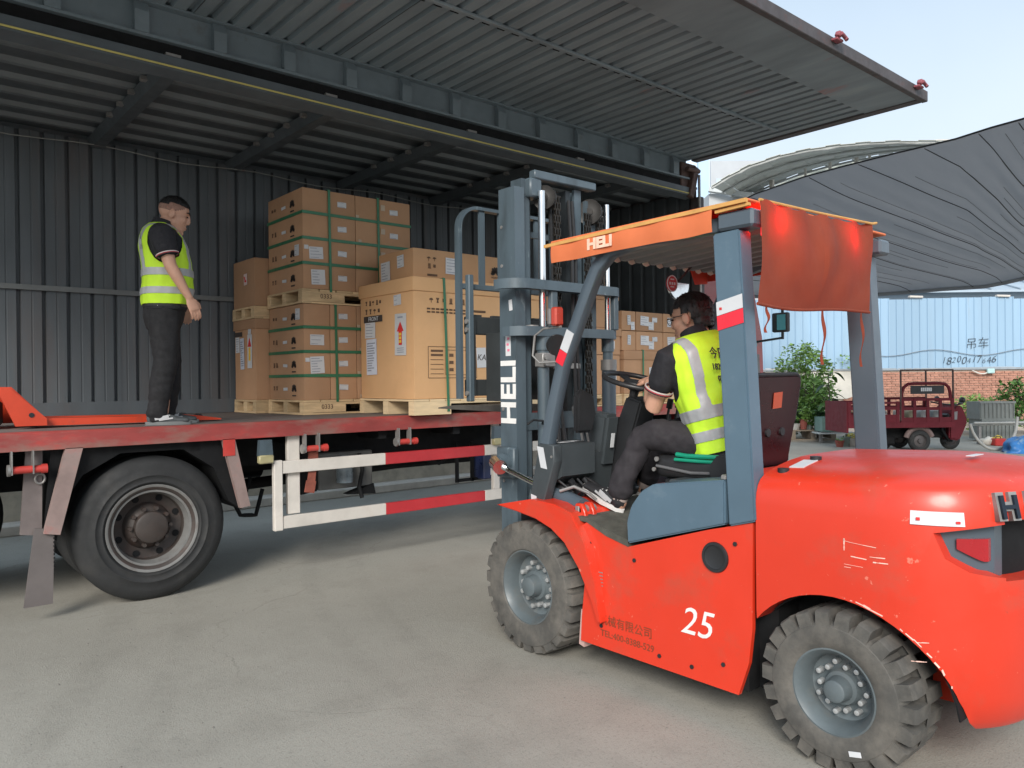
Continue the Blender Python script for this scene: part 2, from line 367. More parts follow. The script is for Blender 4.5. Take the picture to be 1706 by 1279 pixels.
# faint rubber marks left by turning trucks
sx_ = n.new('ShaderNodeSeparateXYZ'); L.new(tc.outputs['Object'], sx_.inputs[0]); tm = None
for (cx_, cy_, rr_, w_) in ((12.0, 2.0, 9.55, .10), (12.0, 2.0, 9.95, .09), (-8.0, 9.0, 9.9, .13), (-8.0, 9.0, 10.35, .12), (4.4, 30.0, 26.6, .16), (4.4, 30.0, 27.4, .14)):
    dx = gmath('SUBTRACT', sx_.outputs[0], cx_); dy = gmath('SUBTRACT', sx_.outputs[1], cy_); rd = gmath('SQRT', gmath('ADD', gmath('MULTIPLY', dx, dx), gmath('MULTIPLY', dy, dy)))
    bnd = gramp(gmath('ABSOLUTE', gmath('SUBTRACT', rd, rr_)), w_ * .5, w_, 1, 0); tm = bnd if tm is None else gmath('MAXIMUM', tm, bnd)
c = gmix(gmath('MULTIPLY', tm, gramp(gnoise(3.5, 6, .7), .42, .72, .02, .22)), c, (.14, .132, .115))
L.new(c, b.inputs['Base Color']); b.inputs['Roughness'].default_value = .88; b.inputs['Specular IOR Level'].default_value = .25
bp = n.new('ShaderNodeBump'); bp.inputs['Strength'].default_value = .35; bp.inputs['Distance'].default_value = .01
ma = n.new('ShaderNodeMath'); ma.operation = 'ADD'; L.new(gnoise(120, 4), ma.inputs[0]); L.new(gnoise(14, 5), ma.inputs[1])
L.new(ma.outputs[0], bp.inputs['Height']); L.new(bp.outputs[0], b.inputs['Normal'])
ob('ground', bm, gm, None, 0, kind='structure')
# small stones and grit lying about
bm = B()
for i in range(260):
    x, y = random.uniform(-.5, 4), random.uniform(1.6, 6); s = random.uniform(.002, .006)
    bmesh.ops.create_icosphere(bm, subdivisions=1, radius=s, matrix=Mx.Translation((x, y, s * .4)) @ Mx.Diagonal((1, random.uniform(.7, 1.3), .6, 1)))
ob('grit', bm, M('grit_stone', (.2, .19, .17), .9), None, 0, kind='stuff')

# low stone wall and kerb beyond the truck
bm = B(); bx(bm, -7, 12, 10.25, 10.6, 0, 1.0, .02); 
wl = thing('boundary_wall', 'low pale rough cement wall seen beneath the truck bed', 'wall', (2, 10.4, 0))
ob('wall_face', bm, M('pale_cement', (.56, .51, .42), .9, 0, .2, 3, .5, 12, grime=((.33, .30, .24), .5, .75, 5, .7)), wl, 0)
bm = B(); bx(bm, -7, 12, 9.95, 10.25, 0, .12, .015); ob('kerb', bm, M('pale_kerb', (.62, .58, .52), .85, 0, .15, 4, .2, 30), None, 0, kind='structure')

# ================================================================ box truck with lifted wing
YF, YB, ZD = 6.2, 8.68, 1.33
XA, XE = -1.7, 8.5
T = thing('box_truck', 'dark grey box truck with its side wing lifted over the loading bed', 'truck', (3.5, 7.4, 0))
bm = B(); bx(bm, XA, XE, YF + .02, YB, ZD - .06, ZD - .003); ob('bed_floor', bm, m_deck, T, 0)
bm = B()
prism(bm, [(XA, YF + .05, 1.20), (XA, YF - .03, 1.20), (XA, YF - .03, 1.315), (XA, YF - .015, ZD), (XA, YF + .05, ZD)], (XE - XA + .05, 0, 0)); ob('side_rail', bm, m_rail, T, 0)
# rear wall: corrugated sheets, each one its own piece
def corr_profile(x0, x1, pitch, depth, y, prof=((0, 0), (.58, 0), (.66, 1), (.92, 1))):
    pts = []; x = x0
    while x < x1 - 1e-4:
        for (a, d_) in prof:
            if x + a * pitch <= x1: pts.append((x + a * pitch, y + d_ * depth))
        x += pitch
    pts.append((x1, y)); return pts
def corr_sheet(x0, x1, z0, z1, pitch, depth, y):
    bm = B(); P = corr_profile(x0, x1, pitch, depth, y, ((0, 0), (.36, 0), (.38, .10), (.42, .10), (.44, 0), (.78, 0), (.82, 1), (.93, 1), (.97, 0))); prev = None
    for (x, yy) in P:
        cur = (bm.verts.new((x, yy, z0)), bm.verts.new((x, yy, z1)))
        if prev: bm.faces.new((prev[0], cur[0], cur[1], prev[1]))
        prev = cur
    solid(bm, .004); return bm
SW = 1.26
for k in range(8):
    x0 = XA + k * SW; ob('wall_sheet', corr_sheet(x0 - .012, min(XE, x0 + SW + .012), ZD + .14, 4.1, .21, .045, YB - .06 + .005 * (k % 2)), m_wall, T, 0)
bm = B(); bx(bm, XA - .02, XE + .02, YB + .01, YB + .03, ZD - .05, 4.2); ob('outer_skin', bm, m_wall, T, 0)
bm = B(); bx(bm, XA, XE, YB - .07, YB, ZD, ZD + .15); ob('wall_kick_plate', bm, m_wall, T, 0)
bm = B(); bx(bm, XA, 7.9, YB - .095, YB - .075, 2.565, 2.615); ob('lashing_rail', bm, M('lashing_rail_paint', (.155, .165, .165), .5), T, 0)
bm = B(); tube(bm, [(XA + 10.1 * t, YB - .18, 4.015 + .02 * math.sin(t * 40)) for t in np.linspace(0, 1, 40)], .006); ob('roof_cable', bm, M('pale_cable', (.26, .265, .25), .5), T)
# front wall of the box
P = corr_profile(YF + .06, YB, .21, .04, 0); bm = B(); prev = None
for (y, d_) in P:
    cur = (bm.verts.new((XE - .02 - d_ * -1, y, ZD)), bm.verts.new((XE - .02 + d_, y, 4.12)))
    if prev: bm.faces.new((prev[0], cur[0], cur[1], prev[1]))
    prev = cur
solid(bm, .004); ob('front_wall', bm, M('front_wall_steel', (.055, .064, .07), .55, 0, .2, 3), T, 0)
bm = B(); bx(bm, XE + .045, XE + .06, YF + .0, YB + .03, ZD - .05, 4.2); ob('front_skin', bm, m_frame, T, 0)
bm = B(); bx(bm, XE + .0, XE + .085, YF - .10, YF + .05, .95, 4.05, .006); bx(bm, XE + .085, XE + .105, YF - .09, YF - .04, 3.75, 3.86); ob('front_post', bm, m_frame, T, 0)
bm = B(); cyl(bm, (XE - .06, YF - .14, 2.6), (XE - .10, YF - .16, 4.3), .017); ob('gas_strut', bm, m_galv, T)
bm = B(); bx(bm, XE - .34, XE - .02, YF - .06, YF + .06, 4.12, 4.46, .01); bx(bm, XE - .2, XE - .1, YF - .13, YF - .05, 4.0, 4.42, .01, Mx.Rotation(.3, 3, 'Y'))
cyl(bm, (XE - .3, YF - .12, 4.36), (XE - .05, YF - .12, 4.36), .03); ob('wing_hinge', bm, M('rusty_hinge', (.10, .06, .05), .7, 0, .3, 14, .2, 60), T)
# roof
bm = B(); bx(bm, XA, XE + .05, YF - .02, YB + .02, 4.16, 4.19); ob('roof_sheet', bm, m_roofin, T, 0)
for y in (6.62, 6.98, 7.34, 7.70, 8.06, 8.40):
    bm = B(); prism(bm, [(XA, y - .055, 4.16), (XA, y - .03, 4.125), (XA, y + .03, 4.125), (XA, y + .055, 4.16)], (XE - XA, 0, 0)); ob('roof_stringer', bm, m_slat, T, 0)
for k in range(-2, 5):
    x = 1.89 + 1.37 * k
    bm = B(); prism(bm, [(x - .085, YF, 4.122), (x - .05, YF, 4.03), (x + .05, YF, 4.03), (x + .085, YF, 4.122)], (0, YB - YF - .05, 0)); c = ob('roof_cross_beam', bm, m_roofin, T, 0)
    for y in (6.62, 6.98, 7.34, 7.7):
        bm = B(); bx(bm, x - .12, x - .06, y - .035, y + .02, 4.085, 4.118); ob('beam_clip', bm, m_galv, c, 0)
bm = B(); prism(bm, [(XA, 6.10, 4.03), (XA, 6.22, 4.0), (XA, 6.22, 4.158), (XA, 6.10, 4.13)], (8.35 - XA, 0, 0)); ob('roof_edge_rail', bm, M('roof_edge_paint', (.085, .10, .112), .5, 0, .15, 4), T, 0)
bm = B(); tube(bm, [(XA + 10.05 * t, 6.094, 4.052) for t in np.linspace(0, 1, 30)], .0075); ob('edge_trim_strip', bm, M('yellow_trim', (.52, .45, .14), .5), T)
bm = B(); bx(bm, XA, 8.3, 6.16, 6.2, 4.132, 4.27); ob('gap_shade_strip', bm, m_black, T, 0)  # black strip stands in for the shaded gap below the wing beam
for x in (1.88, 3.2, 4.75, 6.3):
    bm = B(); bx(bm, x - .055, x + .055, 6.13, 6.16, 4.145, 4.165); ob('gap_clip', bm, m_galv, T, 0)
# stiffened beam along the hinge line
bm = B(); bx(bm, XA, 8.3, 6.17, 6.2, 4.24, 4.5); bx(bm, XA, 8.3, 6.11, 6.17, 4.24, 4.262); bx(bm, XA, 8.3, 6.10, 6.17, 4.49, 4.51); bx(bm, XA, 8.3, 6.172, 6.2, 4.5, 4.553); bm2 = bm
WB = ob('wing_beam', bm, m_beam, T, 0)
src = None
for k in range(-6, 11):
    x = 2.23 + .578 * k - .05
    if src is None:
        bm = B(); prism(bm, [(0, 6.1695, 4.263), (0, 6.105, 4.263), (0, 6.105, 4.42), (0, 6.135, 4.489), (0, 6.1695, 4.489)], (.10, 0, 0)); bmesh.ops.translate(bm, verts=bm.verts, vec=V((x, 0, 0)))
        src = ob('beam_bracket', bm, m_beam, WB, 0); x00 = x
    else: inst(src, 'beam_bracket', WB, (x - x00, 0, 0))
# the lifted wing panel
WP = [];
ZW = 4.54; YO = 3.25
def wing_sheet(x0, x1):
    bm = B(); P = corr_profile(x0, x1, .155, .036, 0); prev = None
    for (x, d_) in P:
        z = ZW - .036 + d_
        cur = (bm.verts.new((x, YO + .58, z)), bm.verts.new((x, 6.171, z)))
        if prev: bm.faces.new((prev[0], prev[1], cur[1], cur[0]))
        prev = cur
    solid(bm, -.003); return bm
x = XA
while x < 8.3:
    ob('wing_sheet', wing_sheet(x + .003, min(8.34, x + 1.24 - .003)), m_wing, T, 0); x += 1.24
bm = B(); bx(bm, XA, 8.44, YO + .06, YO + .60, ZW - .045, ZW - .03); ob('wing_border_plate', bm, m_wing, T, 0)
bm = B(); bx(bm, XA, 8.46, YO, YO + .06, ZW - .06, ZW + .05, .006); ob('wing_edge_beam', bm, m_frame, T, 0)
bm = B(); bx(bm, 8.34, 8.46, YO + .062, 6.12, ZW - .055, ZW + .04, .006); ob('wing_end_beam', bm, m_frame, T, 0)
bm = B(); bx(bm, XA, 8.46, YO + .06, 6.2, ZW + .012, ZW + .03); ob('wing_skin', bm, m_frame, T, 0)
bm = B(); bx(bm, XA, 8.1, 4.725, 4.765, ZW - .062, ZW - .038, .004); WR = ob('wing_batten', bm, m_wing, T, 0)
src = None
for k in range(60):  # small black blocks stand in for the dark holes beside the batten
    x = XA + .12 + k * .155
    if src is None: bm = B(); bx(bm, x - .02, x + .05, 4.768, 4.80, ZW - .05, ZW - .03); src = ob('batten_hole_dark', bm, m_black, WR, 0); x00 = x
    else: inst(src, 'batten_hole_dark', WR, (x - x00, 0, 0))
for x in (6.46, 8.14):
    bm = B(); bx(bm, x - .04, x + .07, YO - .06, YO - .002, ZW + .0, ZW + .022, .005); bx(bm, x - .035, x + .015, YO - .08, YO - .03, ZW + .02, ZW + .07, .009, Mx.Rotation(.5, 3, 'Y'))
    cyl(bm, (x - .02, YO - .085, ZW + .045), (x + .085, YO - .075, ZW + .03), .016); cyl(bm, (x + .07, YO - .09, ZW + .01), (x + .07, YO - .055, ZW + .065), .017)
    ob('wing_latch', bm, M('red_rust_latch', (.27, .07, .085), .6, 0, .25, 20, .1, 60), T)
# chassis and what hangs beneath the bed
bm = B(); bx(bm, XA, 9, 6.95, 7.03, .84, 1.12); bx(bm, XA, 9, 7.82, 7.9, .84, 1.12)
for k in range(12): bx(bm, XA + .3 + k * .85, XA + .38 + k * .85, 6.24, 8.6, 1.12, 1.265)
bx(bm, 2.35, 8.3, 6.62, 6.66, .93, 1.20); ob('chassis_frame', bm, m_black, T, 0)
bm = B(); bx(bm, 3.4, 6.3, 7.05, 7.7, .72, 1.1, .03); cyl(bm, (1.8, 7.42, .62), (6.4, 7.42, .8), .055); bx(bm, 1.4, 2.06, 7.15, 7.7, .4, .75, .1); cyl(bm, (1.73, 6.6, .55), (1.73, 8.3, .55), .1)
for k in range(5): bx(bm, 1.0 + .01 * k, 2.5 - .01 * k, 6.93, 7.0, .74 - .03 * k, .765 - .03 * k)
ob('driveline', bm, m_black, T, 0)
bm = B(); cyl(bm, (2.42, 7.6, .86), (3.1, 7.6, .86), .16, n=20); ob('air_tank', bm, m_black, T)
for pts in ([(2.3, 6.9, 1.0), (2.45, 6.8, .75), (2.62, 6.75, .62), (2.7, 6.8, .8)], [(2.4, 6.7, .85), (2.55, 6.65, .5), (2.7, 6.68, .48), (2.78, 6.72, .7)], [(4.3, 6.75, .9), (4.7, 6.7, .78), (5.1, 6.75, .95)]):
    bm = B(); q = [V(p) for p in pts]; S = []
    for i in range(13):
        t = i / 12 * (len(q) - 1); k = min(int(t), len(q) - 2); S.append(q[k].lerp(q[k + 1], t - k))
    tube(bm, S, .018); ob('air_hose', bm, m_black, T)
bm = B(); prism(bm, [(3.05, 6.5, 1.2), (3.2, 6.5, 1.2), (3.2, 6.5, .66), (3.05, 6.5, .64)], (0, .03, 0)); ob('rubber_flap', bm, m_black, T, 0)
bm = B(); bx(bm, 3.22, 3.78, 6.50, 6.95, .66, 1.0, .01); ob('battery_box', bm, M('grey_battery_box', (.11, .11, .105), .6, 0, .2, 6), T, 0)
bm = B(); cyl(bm, (3.46, 6.46, .72), (3.46, 6.46, .92), .075, n=18); cyl(bm, (3.46, 6.46, .92), (3.46, 6.46, .97), .04); ob('fluid_bottle', bm, M('murky_bottle', (.18, .22, .25), .3, 0, .2, 12), T)
bm = B(); tube(bm, [(3.62, 6.47, .98), (3.64, 6.45, .82), (3.61, 6.46, .66), (3.63, 6.44, .56)], .02); ob('rag', bm, m_black, T)
bm = B(); prism(bm, [(3.50, 6.48, .60), (3.8, 6.48, .58), (3.78, 6.48, .68)], (0, .1, 0)); ob('mud_shield', bm, m_black, T, 0)
bm = B(); bx(bm, 5.08, 5.24, 6.42, 6.66, .6, .92, .012); oc = ob('oil_can', bm, M('navy_oil_can', (.02, .03, .09), .35, 0, .1, 8), T, 0)
bm = B(); patch(bm, (5.19, 6.418, .68), (1, 0, 0), (0, 0, 1), .05, .07); ob('can_label', bm, m_label, oc, 0)
bm = B()
for (a, b2) in (((4.82, .58), (4.82, 1.0)), ((5.02, .58), (5.02, 1.0)), ((4.82, .6), (5.3, .6))): bar(bm, (a[0], 6.55, a[1]), (b2[0], 6.55, b2[1]), .03, .03)
ob('can_cradle', bm, m_black, T, 0)
# wheels
def truck_wheel(y0, sgn, name_label=None):               # outer face at y0, sgn -1 = faces the yard
    o = V((1.73, y0, .55)); ax = V((0, sgn, 0))
    bm = B(); lathe(bm, [(.30, -.24), (.30, -.012), (.318, .0), (.318, .006), (.30, .0), (.285, -.02), (.255, -.10), (.25, -.15), (.18, -.165), (.165, -.13), (.14, -.10), (.12, -.09), (.118, -.03), (.10, -.02), (0, -.02)], o, ax, 56)
    w = ob('wheel', bm, m_rimd, T, 50)
    bm = B(); lathe(bm, [(.305, -.27), (.31, -.02), (.35, .012), (.353, .017), (.358, .017), (.361, .014), (.40, .022), (.403, .026), (.409, .026), (.412, .022), (.46, .02), (.505, .008), (.525, -.012), (.548, -.03), (.55, -.05), (.55, -.24), (.548, -.255), (.52, -.28), (.42, -.29), (.305, -.27)], o, ax, 72)
    ob('tyre', bm, m_rubber, w, 60)
    bm = B(); lathe(bm, [(.296, -.012), (.318, .008), (.335, .010), (.335, -.0), (.30, -.02), (.287, -.012), (.262, -.09), (.256, -.09), (.275, -.015), (.296, -.012)], o, ax, 56); ob('rim_lip', bm, m_riml, w, 60)
    for k in range(8):                                    # black discs stand in for the shade inside the ventilation holes
        a = 2 * PI * (k + .5) / 8; p = o + V((math.cos(a) * .225, sgn * -.151, math.sin(a) * .225)); bm = B(); cyl(bm, p, p + ax * .004, .026, n=12); ob('hole_shade_disc', bm, m_black, w)
    for k in range(10):
        a = 2 * PI * k / 10; p = o + V((math.cos(a) * .145, sgn * -.105, math.sin(a) * .145)); bm = B(); cyl(bm, p, p + ax * .045, .016, n=6); ob('wheel_nut', bm, m_rimd, w, 0)
truck_wheel(6.27, -1)
for y in (6.92, 8.0, 8.33):                               # inner and far tyres of the same axle
    bm = B(); lathe(bm, [(.25, .15), (.45, .16), (.53, .13), (.55, .1), (.55, -.1), (.53, -.13), (.45, -.16), (.25, -.15), (.25, .15)], (1.73, y, .55), (0, 1, 0), 48); ob('tyre', bm, m_rubber, T, 60)
for y in (8.0, 8.33):
    bm = B(); lathe(bm, [(.25, .15), (.45, .16), (.53, .13), (.55, .1), (.55, -.1), (.53, -.13), (.45, -.16), (.25, -.15), (.25, .15)], (.42, y, .55), (0, 1, 0), 48); ob('tyre', bm, m_rubber, T, 60)
# braces, mudguards and the mud flap around the near wheel
bm = B(); prism(bm, [(1.13, 6.17, 1.205), (1.24, 6.17, 1.205), (1.09, 6.17, .60), (.99, 6.17, .62)], (0, .05, 0)); ob('mudguard_brace', bm, m_dust, T, 0)
bm = B(); prism(bm, [(2.23, 6.17, 1.205), (2.33, 6.17, 1.205), (2.45, 6.17, .65), (2.37, 6.17, .64)], (0, .05, 0)); ob('mudguard_brace', bm, m_dust, T, 0)
bm = B(); bx(bm, 2.232, 2.328, 6.164, 6.169, 1.07, 1.2); ob('red_patch', bm, m_redw, T, 0)
bm = B(); prism(bm, [(.90, 6.24, 1.2), (1.0, 6.24, 1.2), (.99, 6.24, .6), (.86, 6.24, .62)], (0, .03, 0)); ob('mudguard_plate', bm, M('dusty_plate', (.15, .125, .12), .7, 0, .2, 5), T, 0)
bm = B(); prism(bm, [(1.05, 6.24, 1.2), (2.3, 6.24, 1.2), (2.44, 6.24, .68), (2.40, 6.24, .62), (2.3, 6.24, .7), (2.18, 6.24, .98), (1.95, 6.24, 1.14), (1.5, 6.24, 1.14), (1.25, 6.24, 1.0), (1.12, 6.24, .8), (1.08, 6.24, .55), (1.0, 6.24, .6)], (0, .5, 0)); ob('mudguard', bm, m_black, T, 0)
bm = B(); prism(bm, [(.94, 6.20, .66), (1.06, 6.20, .64), (1.045, 6.20, .12), (.87, 6.20, .12)], (0, .02, 0)); ob('mud_flap', bm, M('dusty_mud_flap', (.125, .11, .107), .8, 0, .12, 5), T, 0)
bm = B()
for k in range(9): bx(bm, 1.052, 1.060, 6.19, 6.2, .6 - k * .028, .614 - k * .028)
ob('flap_studs', bm, m_black, T, 0)
bm = B(); tube(bm, [(.98 + .03 * math.cos(a), 6.225, 1.0 + .035 * math.sin(a)) for a in np.linspace(0, 2 * PI, 13)[:-1]], .008, 6, True); ob('tow_ring', bm, m_galv, T)
bm = B(); bx(bm, XA, .74, 6.45, 6.9, .68, 1.14, .05); bx(bm, .5, .76, 6.5, 7.2, .62, .9, .04); ob('rear_tool_box', bm, m_black, T, 0)
# side guard of red and white rails
def guard_rail(z0, z1):
    x = 2.735; i = 0
    for wdt in (1.0, 1.17, 1.1, 1.15, 1.1):
        bm = B(); bx(bm, x + .001, x + wdt - .001, 6.18, 6.22, z0, z1, .004); ob('guard_rail', bm, m_white if i % 2 == 0 else m_redp, T, 0, label=None); x += wdt; i += 1
guard_rail(.885, .99); guard_rail(.42, .525)
for (x0, x1, z0, z1, y) in ((2.655, 2.73, .41, 1.0, 6.17), (2.80, 2.91, .53, 1.2, 6.225), (5.06, 5.14, .5, 1.2, 6.23), (7.2, 7.3, .5, 1.2, 6.23)):
    bm = B(); bx(bm, x0, x1, y, y + .05, z0, z1, .005); ob('guard_post', bm, m_white, T, 0)
# strap winches and marker lamps below the rail
def winch(x, z):
    bm = B(); cyl(bm, (x - .085, 6.165, z - .055), (x + .10, 6.165, z - .055), .026, n=14); cyl(bm, (x + .10, 6.165, z - .055), (x + .135, 6.165, z - .055), .033, n=10)
    w = ob('strap_winch', bm, m_redw, T)
    bm = B()
    for q in (-.08, .045): bx(bm, x + q, x + q + .008, 6.13, 6.20, z - .085, z + .075)
    cyl(bm, (x - .10, 6.165, z - .055), (x - .082, 6.165, z - .055), .04, n=14); obsplit('winch_bracket', bm, m_galv, w)
for x in (.88, 3.0, 3.93, 5.35, 6.6): winch(x, 1.13 + .008 * (x - .9) * .5)
bm = B(); S = [V((3.02, 6.2, 1.05)), V((3.03, 6.22, .95)), V((3.0, 6.2, .8)), V((2.98, 6.2, .70))]
for i in range(3): bar(bm, S[i], S[i + 1], .09 - .02 * (i == 1), .012, (0, 1, 0))
ob('hanging_strap', bm, M('dull_red_webbing', (.26, .075, .05), .85, 0, .2, 20), T, 30)
for x in (2.58, 5.06, 7.5):
    bm = B(); prism(bm, [(x - .06, 6.15, 1.05), (x + .06, 6.15, 1.05), (x + .05, 6.15, 1.18), (x - .05, 6.15, 1.18)], (0, .05, 0)); l = ob('marker_lamp', bm, m_mast, T, 0)
    bm = B(); bx(bm, x - .064, x + .064, 6.138, 6.19, .985, 1.055, .01); ob('lamp_lens', bm, M('yellowed_lens', (.40, .36, .20), .35), l)
# cab at the far end
m_cab = M('dark_red_cab', (.24, .025, .025), .35, 0, .08, 3, coat=.5); m_glass = M('tinted_cab_glass', (.05, .20, .23), .08, 0, .05, 3, spec=.8)
bm = B(); CY = 6.28
prism(bm, [(8.72, CY, .75), (8.72, CY, 3.35), (9.9, CY, 3.35), (10.25, CY, 2.25), (10.32, CY, .75)], (0, 2.3, 0)); cab = ob('cab', bm, m_cab, T, 0)
bm = B(); prism(bm, [(9.2, CY - .012, 2.05), (9.2, CY - .012, 2.98), (9.86, CY - .012, 2.98), (10.1, CY - .012, 2.12)], (0, .01, 0)); ob('door_glass', bm, m_glass, cab, 0)
bm = B(); prism(bm, [(9.14, CY - .02, 1.0), (9.14, CY - .02, 1.9), (10.14, CY - .02, 2.0), (10.2, CY - .02, 1.0)], (0, .015, 0)); ob('door_panel', bm, M('grey_door_trim', (.12, .115, .12), .5), cab, 0)
bm = B(); prism(bm, [(9.92, CY + .15, 3.25), (10.27, CY + .15, 2.28), (10.27, CY + 2.1, 2.28), (9.92, CY + 2.1, 3.25)], (.02, 0, .01)); ob('windscreen', bm, m_glass, cab, 0)
bm = B(); bx(bm, 9.25, 9.5, CY - .026, CY - .014, 1.6, 1.64); ob('door_handle', bm, m_bplas, cab, 0)
bm = B(); bar(bm, (10.1, CY, 2.18), (10.1, CY - .42, 2.22), .03, .03); bar(bm, (10.1, CY - .42, 2.2), (10.1, CY - .42, 3.0), .03, .03); mm = ob('mirror_arm', bm, m_bplas, cab)
for (z0, z1) in ((2.30, 2.58), (2.64, 2.98)):
    bm = B(); bx(bm, 10.06, 10.14, CY - .52, CY - .27, z0, z1, .025, seg=2); ob('mirror_housing', bm, m_bplas, mm)
    bm = B(); bx(bm, 10.05, 10.058, CY - .49, CY - .36, z0 + .03, z1 - .03); ob('mirror_glass', bm, m_glass, mm, 0)
bm = B(); bx(bm, 8.9, 10.3, CY - .03, CY + .2, .5, .75, .02); lathe(bm, [(0, -.02), (.3, -.02), (.32, .0), (.48, .02), (.55, -.05), (.55, -.26), (.3, -.28)], (9.55, CY + .0, .55), (0, -1, 0), 40); ob('cab_step', bm, m_black, cab)
# ================================================================ pallets and cartons on the bed
def pallet(name_label, x0, x1, y0, y1, z0, h, notch=(.36, .76), nboard=None, group='wooden pallets under the cartons', num=None, mat=None, bottom=True):
    mat = mat or m_wood
    p = thing('pallet', name_label, 'pallet', ((x0 + x1) / 2, (y0 + y1) / 2, z0), 0, group); W = x1 - x0; D = y1 - y0; t = .02
    nb = nboard or max(5, int(W / .17)); bw = W / nb
    src = None
    for k in range(nb):
        if src is None:
            bm = B(); bx(bm, x0 + .004, x0 + bw - .008, y0, y1, z0 + h - t, z0 + h, .002); src = ob('board', bm, mat, p, 0)
        else: inst(src, 'board', p, (k * bw, 0, -.001 * (k % 2)))
    src = None; zb = z0 + (t if bottom else 0); zt = z0 + h - t - .0015
    for k, yy in enumerate((y0 + .002, (y0 + y1) / 2 - .045, y1 - .092)):
        if src is None:
            a, b_ = x0 + W * notch[0], x0 + W * notch[1]; a2, b2 = x0 + W * .84, x0 + W * 1.2
            bm = B(); prism(bm, [(x0 + .002, yy, zb + .001), (a, yy, zb + .001), (a, yy, zt - .025), (b_, yy, zt - .025), (b_, yy, zb + .001), (x1 - .002, yy, zb + .001), (x1 - .002, yy, zt), (x0 + .002, yy, zt)], (0, .09, 0)); src = ob('stringer', bm, mat, p, 0); y_0 = yy
        else: inst(src, 'stringer', p, (0, yy - y_0, 0))
    if bottom:
        for xa, xb in ((x0, x0 + .1), (x1 - .1, x1)):
            bm = B(); bx(bm, xa, xb, y0 + .001, y1 - .001, z0, z0 + t); ob('bottom_board', bm, mat, p, 0)
        bm = B(); bx(bm, x0 + .1, x1 - .1, y0 + .001, y0 + .09, z0, z0 + t - .003); ob('bottom_board', bm, mat, p, 0)
    if num: text(num, .065, m_bink, p, (x0 + W * .2, y0 - .001, z0 + h * .52), (1, 0, 0), (0, 0, 1), 'stencil_number', .001)
    return p
def L_(c, u, v): return (c['b'][0] - .0015, c['b'][3] - u, c['b'][4] + v)       # spot on the left face
def F_(c, u, v): return (c['b'][0] + u, c['b'][2] - .0015, c['b'][4] + v)       # spot on the front face
LX, LY, FX = (0, -1, 0), (0, 0, 1), (1, 0, 0)
CART = {}
def carton(label, x0, x1, y0, y1, z0, z1, group=None, mat=None, cat='box', lid=0, tape=False):
    g = .003; bm = B()
    bx(bm, x0 + g, x1 - g, y0 + g, y1 - g, z0 + .001, z1 - g, .006, seg=2)
    for v in bm.verts:                                   # slightly bulged, no two alike
        n_ = mnoise.noise(V((v.co.x * 3, v.co.y * 3, v.co.z * 3 + x0))) * .0055; v.co += V((n_, n_, n_ * .4))
    root = ob('carton', bm, mat or m_carton, None, 30)
    org = V(((x0 + x1) / 2, (y0 + y1) / 2, z0)); root.data.transform(Mx.Translation(-org)); root.location = org
    tag(root, label, cat, group)
    if lid:
        bm = B(); bx(bm, x0 - .012, x1 + .012, y0 - .012, y1 + .012, z1 - lid, z1 + .006, .006, seg=2); ob('lid', bm, mat or m_carton, root, 30)
    if tape:
        bm = B(); bx(bm, x0 + .01, x1 - .01, (y0 + y1) / 2 - .03, (y0 + y1) / 2 + .03, z1 - .002, z1 + .0015); ob('tape', bm, M('clear_tape', (.40, .27, .16), .3), root, 0)
    return {'o': root, 'b': (x0, x1, y0, y1, z0, z1)}
def lab(c, side, u, v, w, h, mat=None, name='label', rot=0, lines=True):
    p = L_(c, u, v) if side == 'L' else F_(c, u, v); xd = V(LX if side == 'L' else FX); yd = V(LY)
    nrm = xd.cross(yd); rot = rot or random.uniform(-.05, .05)
    if rot: q = Mx.Rotation(rot, 3, nrm); xd = q @ xd; yd = q @ yd
    bm = B(); patch(bm, V(p) + nrm * .0015, xd, yd, w, h, .0012); l = ob(name, bm, mat or m_label, c['o'], 0)
    if lines and h > .05:
        bm = B(); k = max(2, int(h / .028))
        for i in range(k):
            ww = w * random.uniform(.35, .8); patch(bm, V(p) + nrm * .0029 + yd * (h * .38 - h * .76 * i / max(1, k - 1)) + xd * (ww - w * .84) * .5, xd, yd, ww, h * .028 + .002, .0006)
        ob('print', bm, m_inkb, l, 0)
    return l
def petals(c, side, u, v, s, name='flower_mark', mat=None, txt=True):
    p = V(L_(c, u, v) if side == 'L' else F_(c, u, v)); xd = V(LX if side == 'L' else FX); yd = V(LY); nrm = xd.cross(yd); bm = B()
    for i in range(8):
        a = R(-78 + i * 156 / 7); d = xd * math.sin(a) + yd * math.cos(a); e = xd * math.cos(a) - yd * math.sin(a)
        ln = s * (.62 if 1 < i < 6 else .5); w = s * .125; q = p + nrm * .001 - yd * s * .28
        pts = [q + d * s * .1, q + d * ln * .45 + e * w * .8, q + d * ln * .8 + e * w, q + d * ln * 1.02 + e * w * .3, q + d * ln * 1.02 - e * w * .3, q + d * ln * .8 - e * w, q + d * ln * .45 - e * w * .8]
        prism(bm, pts, nrm * .0008)
    f = ob(name, bm, mat or m_ink, c['o'], 0)
    if txt: text('HUAWEI', s * .22, mat or m_ink, c['o'], p - yd * s * .5 + nrm * .0015, xd, yd, 'lettering', .0006)
    return f
